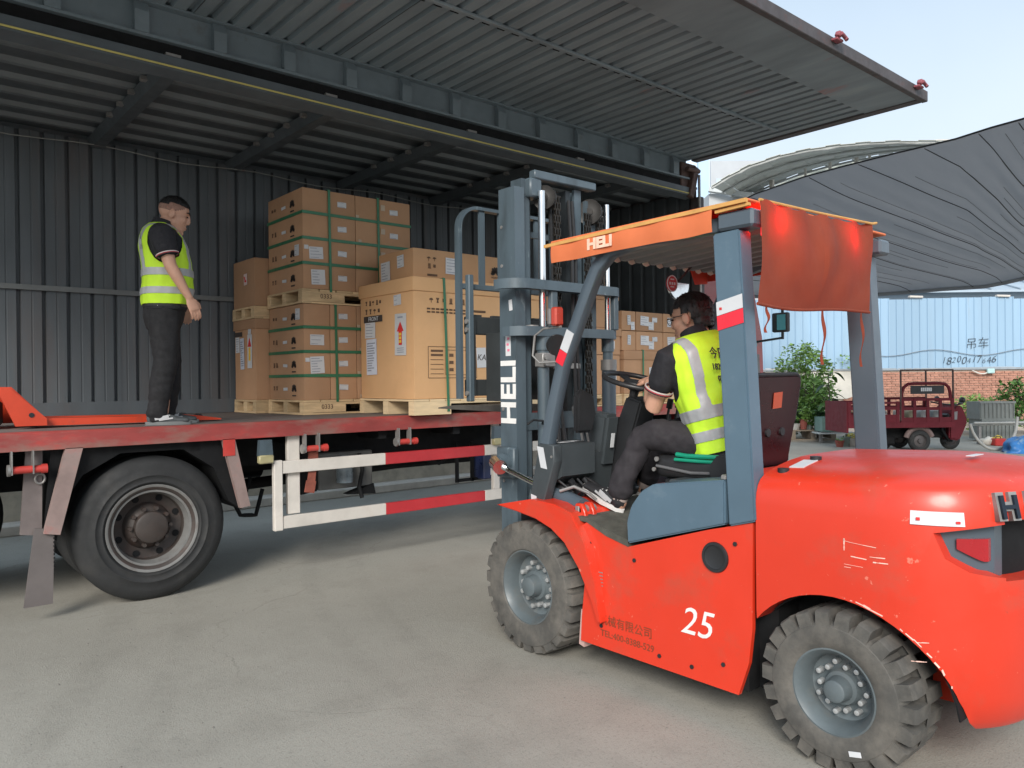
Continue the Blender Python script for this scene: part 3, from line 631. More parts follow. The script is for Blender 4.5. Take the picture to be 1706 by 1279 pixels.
def icons(c, side, u, v, n_, s, rows=1, mat=None, name='handling_marks', seed=0):
    rr = random.Random(seed); xd = V(LX if side == 'L' else FX); yd = V(LY); nrm = xd.cross(yd); bm = B()
    for r_ in range(rows):
        for i in range(n_):
            p = V(L_(c, u, v) if side == 'L' else F_(c, u, v)) + xd * i * s * 1.35 - yd * r_ * s * 1.4 + nrm * .001; k = rr.randint(0, 3)
            if k == 0: patch(bm, p, xd, yd, s * .2, s * .9, .0008); patch(bm, p + xd * s * .3, xd, yd, s * .2, s * .9, .0008); patch(bm, p - yd * s * .5 + xd * s * .15, xd, yd, s * .8, s * .12, .0008)
            elif k == 1: prism(bm, [p - xd * s * .35 + yd * s * .4, p - xd * s * .1 - yd * s * .1, p - xd * s * .25 - yd * s * .45, p + xd * s * .25 - yd * s * .45, p + xd * s * .1 - yd * s * .1, p + xd * s * .35 + yd * s * .4], nrm * .0008)
            elif k == 2: prism(bm, [p + (xd * math.cos(t) + yd * math.sin(t) * .8) * s * .42 for t in np.linspace(0, PI, 8)], nrm * .0008); patch(bm, p - yd * s * .25, xd, yd, s * .1, s * .5, .0008)
            else: patch(bm, p, xd, yd, s * .6, s * .6, .0008)
    return ob(name, bm, mat or m_bink, c['o'], 0)
# --- the twin strapped stack
COLX = [3.375, 3.66, 3.96, 4.245, 4.63]; SY0, SY1 = 7.10, 7.93
pallet('pallet stencilled with digits on the truck bed beneath the lower strapped stack', 3.36, 4.65, 7.095, 7.94, 1.33, .144, num='0333')
pallet('pallet between the lower and the upper strapped carton stacks', 3.36, 4.65, 7.095, 7.94, 2.436, .144, num='0333')
rown = ['top', 'second', 'third', 'bottom']; coln = ['left corner', 'second place from left', 'third place from left', 'right end']
for st, (zb, hh) in {'upper': (2.581, .25), 'lower': (1.475, .24)}.items():
    for r_ in range(4):
        z0 = zb + hh * (3 - r_)
        for k in range(4):
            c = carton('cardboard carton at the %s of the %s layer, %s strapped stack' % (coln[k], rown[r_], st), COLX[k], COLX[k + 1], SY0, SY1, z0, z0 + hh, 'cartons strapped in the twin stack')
            if k == 0:
                petals(c, 'L', .60, .12, .11, txt=False); icons(c, 'L', .12, .12, 2, .05, seed=r_); lab(c, 'L', .40, .11, .10, .03)
                bm = B(); patch(bm, V(L_(c, .6, .045)) + V((-.001, 0, 0)), LX, LY, .09, .014, .0006); ob('brand_print', bm, m_ink, c['o'], 0)
            if k == 2: lab(c, 'F', .02 + .03 * (r_ % 2), .03, .035, .035, M('pale_tape', (.46, .36, .26), .4), 'tape_patch', lines=False)
            if k in (1, 3): lab(c, 'F', (COLX[k + 1] - COLX[k]) * (.48 if k == 1 else .45), .125, .10, .055)
            if k == 3 and st == 'upper': lab(c, 'F', .04, .16, .05, .06, M('pale_tape', (.46, .36, .26), .4), 'tape_patch', lines=False)
            if k == 0 and r_ == 2: lab(c, 'F', .14, .11, .15, .17 if st == 'lower' else .12, rot=.05); lab(c, 'F', .035, .16, .045, .04, lines=False)
            if k == 0 and r_ == 3 and st == 'upper': lab(c, 'F', .16, .12, .15, .15, rot=.04)
            if k == 0 and r_ == 1 and st == 'lower': lab(c, 'F', .14, .12, .15, .105)
            if k == 0 and ((r_ == 2 and st == 'upper') or (r_ == 0 and st == 'lower')): lab(c, 'L', .70, .14, .10, .11, rot=-.03)
def strap_loop(label, pts, w=.016):
    bm = B(); n_ = len(pts)
    for i in range(n_):
        a, b_ = V(pts[i]), V(pts[(i + 1) % n_]); d = (b_ - a).normalized(); vert = abs(d.z) > .5
        q = bar(bm, a - d * .002, b_ + d * .002, w if False else .0045, .03, (0, 0, 1) if not vert else (1, 0, 0)) if not (vert or pts_vert) else bar(bm, a - d * .002, b_ + d * .002, .0045, .026, (1, 0, 0))
    o = ob('packing_strap', bm, m_strap, None, 0); org = V(pts[0]); o.data.transform(Mx.Translation(-org)); o.location = org
    tag(o, label, 'strap', 'green straps around the cartons')
pts_vert = False
for st, (zb, hh) in {'upper': (2.581, .25), 'lower': (1.475, .24)}.items():
    for r_ in range(1, 4):
        z = zb + hh * r_ + .004; e = .004; q = .004 * math.sin(r_ * 3)
        strap_loop('green strap round the %s stack just under its %s layer of cartons' % (st, rown[3 - r_]), [(COLX[0] - e, SY0 - e, z + q), (COLX[4] + e, SY0 - e, z - q), (COLX[4] + e, SY1 + e, z), (COLX[0] - e, SY1 + e, z)])
pts_vert = True
for st, x, zb, zt, nm in (('upper', 3.67, 2.56, 3.585, 'left'), ('upper', 4.235, 2.56, 3.585, 'right'), ('lower', 3.73, 1.455, 2.434, 'only')):
    e = .008; strap_loop('upright green strap down the front of the %s stack, the %s one' % (st, nm), [(x, SY0 - e, zb), (x - .012, SY0 - e, zt), (x, SY1 + e, zt), (x, SY1 + e, zb)])
# --- the pair of large boxes behind at the left
pallet('pallet on the truck bed under the large box at far left', 3.23, 4.25, 7.95, 8.56, 1.33, .14)
c = carton('tall large cardboard box with three labels, left of the strapped stack, on the bed pallet', 3.24, 4.24, 7.96, 8.55, 1.471, 2.33, 'large boxes behind the strapped stack', lid=.10)
lab(c, 'L', .43, .74, .08, .09); lab(c, 'L', .09, .60, .11, .17); lab(c, 'L', .22, .50, .11, .34, M('bluish_sheet', (.60, .63, .72), .6)); l = lab(c, 'L', .43, .52, .12, .36, lines=False)
bm = B(); prism(bm, [V(L_(c, .43, .64)) + V((-.004, -.05, -.07)), V(L_(c, .43, .64)) + V((-.004, .05, -.07)), V(L_(c, .43, .64)) + V((-.004, 0, .03))], (-.001, 0, 0)); ob('red_arrow', bm, m_redk, l, 0)
bm = B(); patch(bm, V(L_(c, .43, .49)) + V((-.004, 0, 0)), LX, LY, .05, .14, .001); ob('yellow_bar', bm, m_yel, l, 0)
bm = B(); patch(bm, V(L_(c, .12, .715)) + V((-.002, 0, 0)), LX, LY, .2, .05, .001); ob('black_band', bm, m_ink, c['o'], 0)
icons(c, 'L', .06, .80, 3, .04, seed=4)
pallet('pallet resting on the tall large box at far left', 3.22, 4.25, 7.95, 8.56, 2.338, .13)
c = carton('plain large box with one small red mark, topmost at far left', 3.23, 4.24, 7.96, 8.55, 2.469, 2.985, 'large boxes behind the strapped stack')
l = lab(c, 'L', .36, .30, .09, .12, M('pinkish_label', (.66, .52, .50), .6), lines=False)
bm = B(); bar(bm, V(L_(c, .34, .33)) + V((-.004, 0, 0)), V(L_(c, .38, .27)) + V((-.004, 0, 0)), .002, .02, (1, 0, 0)); patch(bm, V(L_(c, .36, .28)) + V((-.003, 0, 0)), LX, LY, .05, .02, .001); ob('red_mark', bm, m_redk, l, 0)
# --- the big box on the forks
pallet('pale new pallet at the bed edge under the biggest tan box', 3.975, 5.635, 6.07, 7.085, 1.33, .15, notch=(.26, .80), nboard=9, mat=M('new_pallet_wood', (.72, .55, .34), .75, 0, .14, 4, .08, 50, stretch=(1, 1, 6), rnd=.12), bottom=False)
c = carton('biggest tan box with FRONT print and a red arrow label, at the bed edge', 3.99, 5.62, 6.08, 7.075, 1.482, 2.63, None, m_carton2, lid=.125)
BD = c
icons(c, 'L', .13, .965, 5, .05, 1, seed=1); icons(c, 'L', .13, .88, 4, .06, 1, seed=3)
bm = B(); patch(bm, V(L_(c, .26, .80)) + V((-.002, 0, 0)), LX, LY, .36, .065, .001); k = ob('black_band', bm, m_ink, c['o'], 0)
text('FRONT', .06, m_label, c['o'], V(L_(c, .27, .80)) + V((-.0045, 0, 0)), LX, LY, 'lettering', .0008)
lab(c, 'L', .20, .69, .20, .16); lab(c, 'L', .225, .42, .20, .36, M('bluish_sheet', (.60, .63, .72), .6), rot=.02); lab(c, 'L', .72, .955, .13, .10)
l = lab(c, 'L', .77, .62, .20, .40, rot=-.02, lines=False); P0 = V(L_(c, .77, .62)) + V((-.0045, 0, 0))
bm = B(); prism(bm, [P0 + V((0, -.06, .03)), P0 + V((0, .06, .03)), P0 + V((0, 0, .125))], (-.001, 0, 0)); bx(bm, P0.x - .001, P0.x, P0.y - .028, P0.y + .028, P0.z - .10, P0.z + .03); ob('red_arrow', bm, m_redk, l, 0)
bm = B()
for q in range(3): bx(bm, P0.x - .003, P0.x - .0015, P0.y - .02, P0.y + .02, P0.z - .08 + q * .035, P0.z - .055 + q * .035)
ob('yellow_bars', bm, m_yel, l, 0)
bm = B()
for q in range(3): patch(bm, P0 + V((0, 0, -.13 - .02 * q)), LX, LY, .12, .006, .001)
patch(bm, P0 + V((0, 0, .165)), LX, LY, .09, .014, .001); ob('print', bm, m_inkb, l, 0)
icons(c, 'F', .20, .945, 6, .055, 1, seed=7)
bm = B()
for q in range(2):
    for s in range(9): patch(bm, V(F_(c, .17 + s * .052, .86 - q * .03)), FX, LY, .04, .016, .0008)
patch(bm, V(F_(c, .78, .86)), FX, LY, .16, .022, .0008); ob('small_print', bm, m_bink, c['o'], 0)
bm = B()
def rect_line(u0, u1, v0, v1, t=.005):
    for (a, b_, w, h) in (((u0 + u1) / 2, v0, u1 - u0, t), ((u0 + u1) / 2, v1, u1 - u0, t), (u0, (v0 + v1) / 2, t, v1 - v0), (u1, (v0 + v1) / 2, t, v1 - v0)): patch(bm, V(F_(c, a, b_)), FX, LY, w, h, .0008)
rect_line(.16, .74, .20, .50); rect_line(.36, .71, .23, .47, .004)
for q in range(4): patch(bm, V(F_(c, .26, .24 + q * .045)), FX, LY, .15, .005, .0008)
for q in range(3):
    for s in range(3): patch(bm, V(F_(c, .43 + s * .1, .28 + q * .07)), FX, LY, .05, .03, .0008)
for q in range(2): patch(bm, V(F_(c, .26, .46 - q * .04)), FX, LY, .14, .02, .0008)
ob('instruction_panel', bm, m_bink, c['o'], 0)
petals(c, 'F', 1.03, .63, .26); l = lab(c, 'F', .80, .40, .12, .20, lines=False); text('KA', .085, m_ink, l, V(F_(c, .80, .40)) + V((0, -.004, 0)), FX, (-.2, 0, 1), 'handwriting', .0006, shear=.2)
pts_vert = True; strap_loop('upright green strap over the biggest tan box at the bed edge', [(4.37, 6.062, 1.36), (4.33, 6.062, 2.642), (4.33, 7.092, 2.642), (4.37, 7.092, 1.36)])
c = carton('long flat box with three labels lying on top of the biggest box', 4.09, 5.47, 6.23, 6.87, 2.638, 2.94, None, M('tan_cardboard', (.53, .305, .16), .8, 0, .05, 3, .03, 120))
lab(c, 'L', .14, .12, .17, .19, rot=.03); lab(c, 'L', .42, .19, .12, .12, rot=.04); icons(c, 'F', .18, .21, 2, .05, 2, seed=5); lab(c, 'F', .46, .155, .16, .16); petals(c, 'F', 1.02, .15, .13)
bm = B(); patch(bm, V(F_(c, .22, .05)), FX, LY, .12, .02, .0008); ob('small_print', bm, m_bink, c['o'], 0)
# --- cartons beyond the mast
pallet('pallet on the bed beyond the forklift mast', 5.75, 7.22, 6.36, 7.3, 1.33, .14)
gB = 'cartons stacked beyond the mast'
c = carton('lower box with a red mark beyond the mast, next to the small cartons', 6.55, 7.2, 6.37, 7.25, 1.471, 1.95, gB); l = lab(c, 'F', .5, .25, .15, .17); bm = B(); patch(bm, V(F_(c, .5, .25)) + V((0, -.004, 0)), FX, (.4, 0, 1), .03, .12, .001); ob('red_mark', bm, m_redk, l, 0)
c = carton('lower box behind the lift cylinders, left of the red marked one', 5.78, 6.53, 6.37, 7.25, 1.471, 2.02, gB); lab(c, 'F', .34, .30, .12, .2)
c = carton('flap-topped box in the middle of the pile beyond the mast', 6.56, 7.22, 6.38, 7.2, 1.952, 2.27, gB, lid=.09); lab(c, 'F', .5, .12, .1, .1)
c = carton('middle box behind the forklift mast rails', 5.8, 6.53, 6.38, 7.2, 2.022, 2.36, gB, lid=.08); lab(c, 'F', .4, .15, .1, .12)
c = carton('tall lidded box topmost beyond the mast, nearest the small cartons', 6.5, 7.2, 6.40, 7.2, 2.281, 2.72, gB, lid=.10)
c = carton('box topmost behind the mast, plain sided', 5.78, 6.48, 6.42, 7.2, 2.371, 2.74, gB, lid=.08)
pallet('pallet on the bed at the front end of the box', 7.26, 8.44, 6.36, 7.2, 1.33, .14)
gS = 'small labelled cartons at the front end'
c = carton('wide flap-lidded box under the small labelled cartons', 7.27, 8.42, 6.37, 7.2, 1.471, 2.005, gS, lid=.11); lab(c, 'F', .55, .25, .13, .16); l = lab(c, 'F', .71, .27, .11, .14, lines=False); bm = B(); patch(bm, V(F_(c, .71, .27)) + V((0, -.004, 0)), FX, (.3, 0, 1), .03, .10, .001); ob('red_mark', bm, m_redk, l, 0)
strap_loop('thin green strap on the wide box under the small cartons', [(7.62, 6.352, 1.36), (7.62, 6.352, 2.02), (7.62, 7.215, 2.02), (7.62, 7.215, 1.36)])
for r_, z0 in ((0, 2.26), (1, 2.012)):
    for k, (xa, xb) in enumerate(((7.24, 7.50), (7.51, 8.04), (8.05, 8.45))):
        c = carton('small labelled carton by the front wall, %s row, %s of three' % (('top', 'lower')[r_], ('narrow left one', 'wide middle one', 'right one')[k]), xa, xb, 6.37, 6.9, z0, z0 + .245, gS, tape=True)
        if k == 0: lab(c, 'F', .13, .13, .06, .12); (lab(c, 'F', .20, .06, .07, .10) if r_ == 0 else None)
        else: lab(c, 'F', .16, .13, .16, .12); lab(c, 'F', .36, .15, .1, .06); lab(c, 'F', .29, .07, .1, .10) if k == 1 else None

# ================================================================ red pallet jack at the left end of the bed
PJ = thing('pallet_jack', 'orange red hand pallet jack with its fork along the bed behind the man', 'pallet jack', (.9, 7.2, ZD))
m_pj = M('pallet_jack_paint', (.60, .06, .022), .4, 0, .1, 5, grime=((.25, .07, .05), .58, .75, 8, .5))
for yy in (6.72, 7.12):
    bm = B(); prism(bm, [(1.05, yy, 1.40), (2.2, yy, 1.385), (2.42, yy, 1.35), (2.42, yy, 1.338), (1.05, yy, 1.345)], (0, .16, 0)); ob('fork', bm, m_pj, PJ, 0)
bm = B(); prism(bm, [(.86, 6.66, 1.64), (.70, 6.66, 1.64), (.70, 6.66, 1.60), (.80, 6.66, 1.585), (.90, 6.66, 1.35), (1.10, 6.66, 1.35), (1.10, 6.66, 1.40)], (0, .035, 0)); prism(bm, [(.86, 7.29, 1.64), (.70, 7.29, 1.64), (.70, 7.29, 1.60), (.80, 7.29, 1.585), (.90, 7.29, 1.35), (1.10, 7.29, 1.35), (1.10, 7.29, 1.40)], (0, .035, 0))
prism(bm, [(.98, 6.69, 1.36), (1.10, 6.69, 1.40), (.88, 6.69, 1.64), (.84, 6.69, 1.64)], (0, .6, 0)); ob('fork_carriage', bm, m_pj, PJ, 0)
bm = B(); cyl(bm, (.72, 6.9, 1.42), (.72, 7.08, 1.42), .085, n=20); cyl(bm, (.72, 6.99, 1.45), (.72, 6.99, 1.7), .05); bx(bm, .5, .84, 6.78, 7.2, 1.345, 1.55, .03); ob('pump_unit', bm, m_bplas, PJ)
bm = B(); bar(bm, (.62, 6.99, 1.6), (.3, 6.99, 2.5), .035, .035); ob('tow_handle', bm, m_pj, PJ)
for yy in (6.80, 7.2):
    bm = B(); cyl(bm, (2.25, yy - .04, 1.362), (2.25, yy + .04, 1.362), .03, n=14); ob('roller', bm, m_bplas, PJ)
bm = B(); cyl(bm, (1.0, 6.655, 1.43), (1.0, 6.662, 1.43), .018); ob('bolt', bm, m_bplas, PJ)
# ================================================================ the forklift (drives towards +Y, its near side at X = 3.1)
XN, XC = 3.1, 3.78; XF = 2 * XC - XN
FK = thing('forklift', 'orange red forklift with slate mast and orange canopy facing the truck', 'forklift', (XC, 2.5, 0))
def mir(x): return 2 * XC - x
def yz(pts, x, t): return [(x, p[0], p[1]) for p in pts], (t, 0, 0)
def plan(i, n_=40, a=.68, b_=.60, ex=2.7, yf=1.94, yc=1.53):
    P = [(XC - (a - i), yf)]
    for k in range(n_ + 1):
        t = PI + PI * k / n_; c_, s_ = math.cos(t), math.sin(t)
        P.append((XC + math.copysign(abs(c_) ** (2 / ex), c_) * (a - i), yc + math.copysign(abs(s_) ** (2 / ex), s_) * (b_ - i)))
    P.append((XC + (a - i), yf)); return P
bm = B(); rings = []
for z, i in ((.27, .075), (.31, .04), (.40, .015), (.6, .0), (.95, .0), (1.08, .002), (1.13, .008), (1.165, .022), (1.188, .042), (1.207, .075), (1.222, .12), (1.24, .20), (1.256, .30), (1.266, .40), (1.27, .5)):
    P = plan(i); rings.append([bm.verts.new((p[0], p[1], z + (max(0, 1.9 - p[1]) * .05 if z > 1.15 else 0))) for p in P])
for a, b_ in zip(rings, rings[1:]):
    n_ = len(a)
    for k in range(n_): bm.faces.new((a[k], a[(k + 1) % n_], b_[(k + 1) % n_], b_[k]))
bm.faces.new(rings[0][::-1]); bm.faces.new(rings[-1]); bmesh.ops.recalc_face_normals(bm, faces=bm.faces)
cuts = []
for x0, x1 in ((2.9, 3.52), (mir(3.52), mir(2.9))):
    c = B(); cyl(c, (x0, 1.58, .27), (x1, 1.58, .27), .462, n=56); cuts.append(c)
for s in (0, 1):
    c = B(); pts = [(1.205, 1.045), (1.17, .95), (1.10, .90), (.97, .865), (.7, .865), (.7, 1.10), (.97, 1.09)]
    x0 = 2.9 if not s else mir(3.34); prism(c, [(x0, p[0], p[1]) for p in pts], (.44, 0, 0)); cuts.append(c)
c = B(); bx(c, 3.33, mir(3.33), .7, 1.2, .865, 1.095); cuts.append(c)
c = B(); cyl(c, (2.9, 1.02, .64), (3.9, 1.02, .64), .0001, n=3); c.free()
me = boolean(bm, cuts); cw = obm('counterweight', me, m_orange, FK, 38)
cw.data.transform(Mx.Translation(-wloc(FK)))
bm = B(); P = plan(.10); 
for k in range(len(P) - 1): bm.faces.new([bm.verts.new(v) for v in ((P[k][0], P[k][1], .84), (P[k + 1][0], P[k + 1][1], .84), (P[k + 1][0], P[k + 1][1], 1.11), (P[k][0], P[k][1], 1.11))])
bmesh.ops.remove_doubles(bm, verts=bm.verts, dist=1e-4); solid(bm, -.02); ob('lamp_recess', bm, m_black, cw, 60)
for near in (1, 0):                                       # tail lamp housings with red reflectors
    def rim(i0, i1, y0, y1): 
        a = [p for p in plan(i0, 90) if (p[0] < XC) == bool(near) and y0 < p[1] < y1]; b_ = [p for p in plan(i1, 90) if (p[0] < XC) == bool(near) and y0 < p[1] < y1]; return a, b_
    a, b_ = rim(.05, .095, 1.055, 1.24); bm = B(); prism(bm, [(p[0], p[1], .85) for p in a] + [(p[0], p[1], .85) for p in b_[::-1]], (0, 0, .26)); l = ob('tail_lamp_housing', bm, m_guard, cw, 30)
    a, b_ = rim(.036, .06, 1.062, 1.155); bm = B(); prism(bm, [(p[0], p[1], .945) for p in a] + [(p[0], p[1], .945) for p in b_[::-1]], (0, 0, .075))
    for v in bm.verts:
        if v.co.z < .96: v.co.z += max(0, v.co.y - 1.08) * .7 - .012
    ob('reflector', bm, M('red_reflector', (.35, .01, .015), .25, coat=.5), l, 30)
bm = B(); lathe(bm, [(.452, 3.19), (.459, 3.19), (.459, 3.519), (0, 3.519), (0, 3.512), (.452, 3.512), (.452, 3.19)], (0, 1.58, .27), (1, 0, 0), 48)  # black liner gives the inside of the wheel arch its shade
bmesh.ops.delete(bm, geom=[v for v in bm.verts if v.co.z < .32 or v.co.y > 1.93], context='VERTS'); ob('arch_shade_liner', bm, m_black, cw, 40)
# rounded lettering on the rear face, stickers and scratches
def cw_at(y, z, off=.003):
    P = [p for p in plan(0, 200) if p[0] < XC]; p = min(P, key=lambda q: abs(q[1] - y)); k = P.index(p); q = P[min(len(P) - 1, k + 1)]; o_ = P[max(0, k - 1)]
    t = V((q[0] - o_[0], q[1] - o_[1], 0)).normalized(); n_ = V((t.y, -t.x, 0)); n_ = -n_ if n_.x > 0 and p[1] > 1.2 else n_
    if n_.y > 0: n_ = -n_
    return V((p[0], p[1], z)) + n_ * off, t, n_
bm = B(); pr_ = []
for k in range(9):
    y = 1.275 - .165 * k / 8; p, t, n_ = cw_at(y, 1.075); a = bm.verts.new(p); b_ = bm.verts.new(p + V((0, 0, .052)) - n_ * .012); pr_.append((a, b_))
for a, b_ in zip(pr_, pr_[1:]): bm.faces.new((a[0], b_[0], b_[1], a[1]))
solid(bm, -.001); st = ob('sticker', bm, m_label, cw, 60)
p, t, n_ = cw_at(1.25, 1.098, .005); bm = B(); patch(bm, p, t, (0, 0, 1), .014, .012, .001); p, t, n_ = cw_at(1.13, 1.09, .005); patch(bm, p, t, (0, 0, 1), .016, .010, .001); ob('sticker_mark', bm, m_redk, st, 0)
for i, ch in enumerate('HELI'):
    x = 3.335 + (0, .125, .232, .312)[i]; 
    P = [q for q in plan(.0, 300) if q[0] < XC + .4]; q = min(P, key=lambda w: abs(w[0] - x) + (9 if w[1] > 1.5 else 0)); k = P.index(q); t = V((P[k + 1][0] - P[k - 1][0], P[k + 1][1] - P[k - 1][1], 0)).normalized()
    n_ = V((t.y, -t.x, 0)); n_ = n_ if n_.y < 0 else -n_
    pos = V((q[0], q[1], 1.142)) + n_ * -.012
    text(ch, .125, m_galv, cw, pos, t, V((0, 0, 1)) - n_ * .25, 'raised_letter', .018, bold=.012)
    text(ch, .125, M('dark_letter_face', (.016, .024, .036), .6, spec=.2), cw, pos + n_ * .012, t, V((0, 0, 1)) - n_ * .25, 'raised_letter', .018, bold=.002)
bm = B(); rs = random.Random(4)
for (y0, y1, z0, z1, w) in ((1.70, 1.40, .985, .965, .004), (1.665, 1.66, .985, .935, .006), (1.62, 1.45, .88, .878, .003), (1.50, 1.44, .915, .912, .004), (1.42, 1.37, .925, .927, .004), (1.41, 1.36, .905, .907, .005), (1.55, 1.50, .866, .868, .004), (1.28, 1.23, .54, .545, .004), (1.26, 1.22, .615, .62, .003)):
    for q in range(6):
        a, b_ = q / 6, (q + 1.02) / 6; p0, _, n0 = cw_at(y0 + (y1 - y0) * a, z0 + (z1 - z0) * a, .0012); p1, _, n1 = cw_at(y0 + (y1 - y0) * b_, z0 + (z1 - z0) * b_, .0012)
        if (p1 - p0).length > .002: bar(bm, p0, p1, .0012, w * rs.uniform(.3, 1.1), V((0, 0, 1)) if abs((p1 - p0).normalized().z) < .9 else V((0, 1, 0)))
for k in range(15):                                       # chipped arch lip
    a = R(14 + k * 5 + rs.uniform(-1, 2)); a2 = a + R(rs.uniform(1, 5)); q0 = (1.58 - math.cos(a) * .469, .27 + math.sin(a) * .469); q1 = (1.58 - math.cos(a2) * .470, .27 + math.sin(a2) * .470)
    if rs.random() < .75 and min(q0[1], q1[1]) > .42: bar(bm, cw_at(q0[0], q0[1], .0012)[0], cw_at(q1[0], q1[1], .0012)[0], .0015, rs.uniform(.003, .009), (0, .3, 1))
ob('scratches', bm, M('bare_scratch', (.80, .50, .42), .6), cw, 0, kind='stuff')
# front bonnet strip, knobs and rails on the counterweight
bm = B(); bx(bm, 3.24, mir(3.24), 1.942, 2.2, .6, 1.185, .02, seg=2); ob('bonnet', bm, m_orange, FK, 40)
for x, y, z in ((3.42, 1.82, 1.258), (3.22, 1.87, 1.215)):
    bm = B(); cyl(bm, (x, y, z - .03), (x, y, z + .012), .012); cyl(bm, (x, y, z + .0), (x, y, z + .022), .026, n=14); ob('bonnet_knob', bm, m_bplas, FK)
bm = B(); prism(bm, [(3.27, 1.80, 1.240), (3.40, 1.80, 1.262), (3.40, 1.87, 1.259), (3.27, 1.87, 1.236)], (0, 0, .004)); ob('warning_sticker', bm, m_label, FK, 0)
bm = B(); prism(bm, [(3.62, 1.22, 1.306), (3.74, 1.22, 1.306), (3.74, 1.25, 1.305), (3.62, 1.25, 1.305)], (0, 0, .003)); ob('sticker', bm, m_label, FK, 0)
# body sides
CH = [(3.06, .18), (2.04, .18), (1.985, .34), (1.965, .5), (1.958, .99), (2.2, .925), (2.70, .765), (2.86, .80), (3.0, .855), (3.10, .80), (3.02, .55), (3.05, .32)]
for s in (0, 1):
    bm = B(); x = XN + .005 if not s else mir(XN + .005) - .025; prism(bm, [(x, p[0], p[1]) for p in CH], (.025, 0, 0)); b_ = ob('body_side', bm, m_orange, FK, 0)
    if not s:
        text('机械有限公司', .062, M('brown_stencil', (.22, .05, .02), .7), b_, (XN + .003, 2.73, .335), (0, -1, 0), (0, 0, 1), 'stencil', .001); text('TEL:400-8388-529', .05, M('brown_stencil', (.22, .05, .02)), b_, (XN + .003, 2.72, .262), (0, -1, 0), (0, 0, 1), 'stencil', .001)
        text('25', .19, m_wplast, b_, (XN + .003, 2.275, .455), (0, -1, .0), (0, 0, 1), 'model_number', .001, shear=.25)
        for (y, z) in ((2.98, .74), (2.90, .30), (2.12, .30), (2.05, .88), (2.66, .70), (2.5, .24), (2.3, .24)):
            bm = B(); cyl(bm, (XN - .002, y, z), (XN + .006, y, z), .011, n=6); ob('body_bolt', bm, m_bplas, b_, 0)
        bm = B(); lathe(bm, [(.0, .0005), (.05, .0005), (.056, .003), (.058, .008), (.07, .008), (.073, .002), (.073, -.004)], (XN + .002, 2.16, .80), (-1, 0, 0), 30); ob('filler_port', bm, m_bplas, b_)
        bm = B()
        for q in range(5): patch(bm, (XN + .003, 2.935, .52 + q * .018), (0, -1, 0), (0, 0, 1), .10, .006, .001)
        ob('data_plate', bm, m_galv, b_, 0)
bm = B(); bx(bm, XN + .03, XF - .03, 2.0, 3.05, .2, .74); bx(bm, XN + .3, XF - .3, 1.35, 2.0, .28, .9); bx(bm, XN + .3, XF - .3, 3.0, 3.9, .2, .8); bx(bm, XN + .12, XN + .3, 1.9, 2.02, .2, 1.0); ob('chassis', bm, m_black, FK, 0)
bm = B(); prism(bm, [(XN + .02, 3.07, .35), (XN + .02, 3.09, .15), (XN + .02, 3.05, .14), (XN + .02, 3.04, .3)], (.1, 0, 0)); ob('mud_flap', bm, M('dusty_pink_flap', (.48, .32, .29), .8), FK, 0)
# battery hood panels and footboard
HP = [(2.695, .785), (2.70, .90), (2.67, .985), (2.60, 1.07), (2.52, 1.115), (2.095, 1.175), (2.095, .965)]
for s in (0, 1):
    bm = B(); x = XN - .012 if not s else mir(XN - .012) - .3; prism(bm, [(x, p[0], p[1]) for p in HP], (.3, 0, 0)); bmesh.ops.bevel(bm, geom=bm.edges[:], offset=.008, segments=2, affect='EDGES'); ob('hood_panel', bm, m_blue, FK, 40)
bm = B(); bx(bm, XN + .29, mir(XN + .29), 2.1, 2.66, .8, 1.1, .01); ob('engine_hood', bm, m_gplas, FK, 0)
bm = B(); bx(bm, XN + .006, XN + .3, 2.1, 2.13, 1.17, 1.195, .006); ob('hood_trim', bm, m_galv, FK, 0)
bm = B(); prism(bm, [(XN + .0, 2.70, .80), (XN + .0, 2.70, .765), (XN, 2.86, .80), (XN, 3.0, .855), (XN, 3.34, .862), (XN, 3.34, .885), (XN, 3.0, .88), (XN, 2.86, .835)], (XF - XN, 0, 0)); ob('footboard', bm, m_floor, FK, 0)
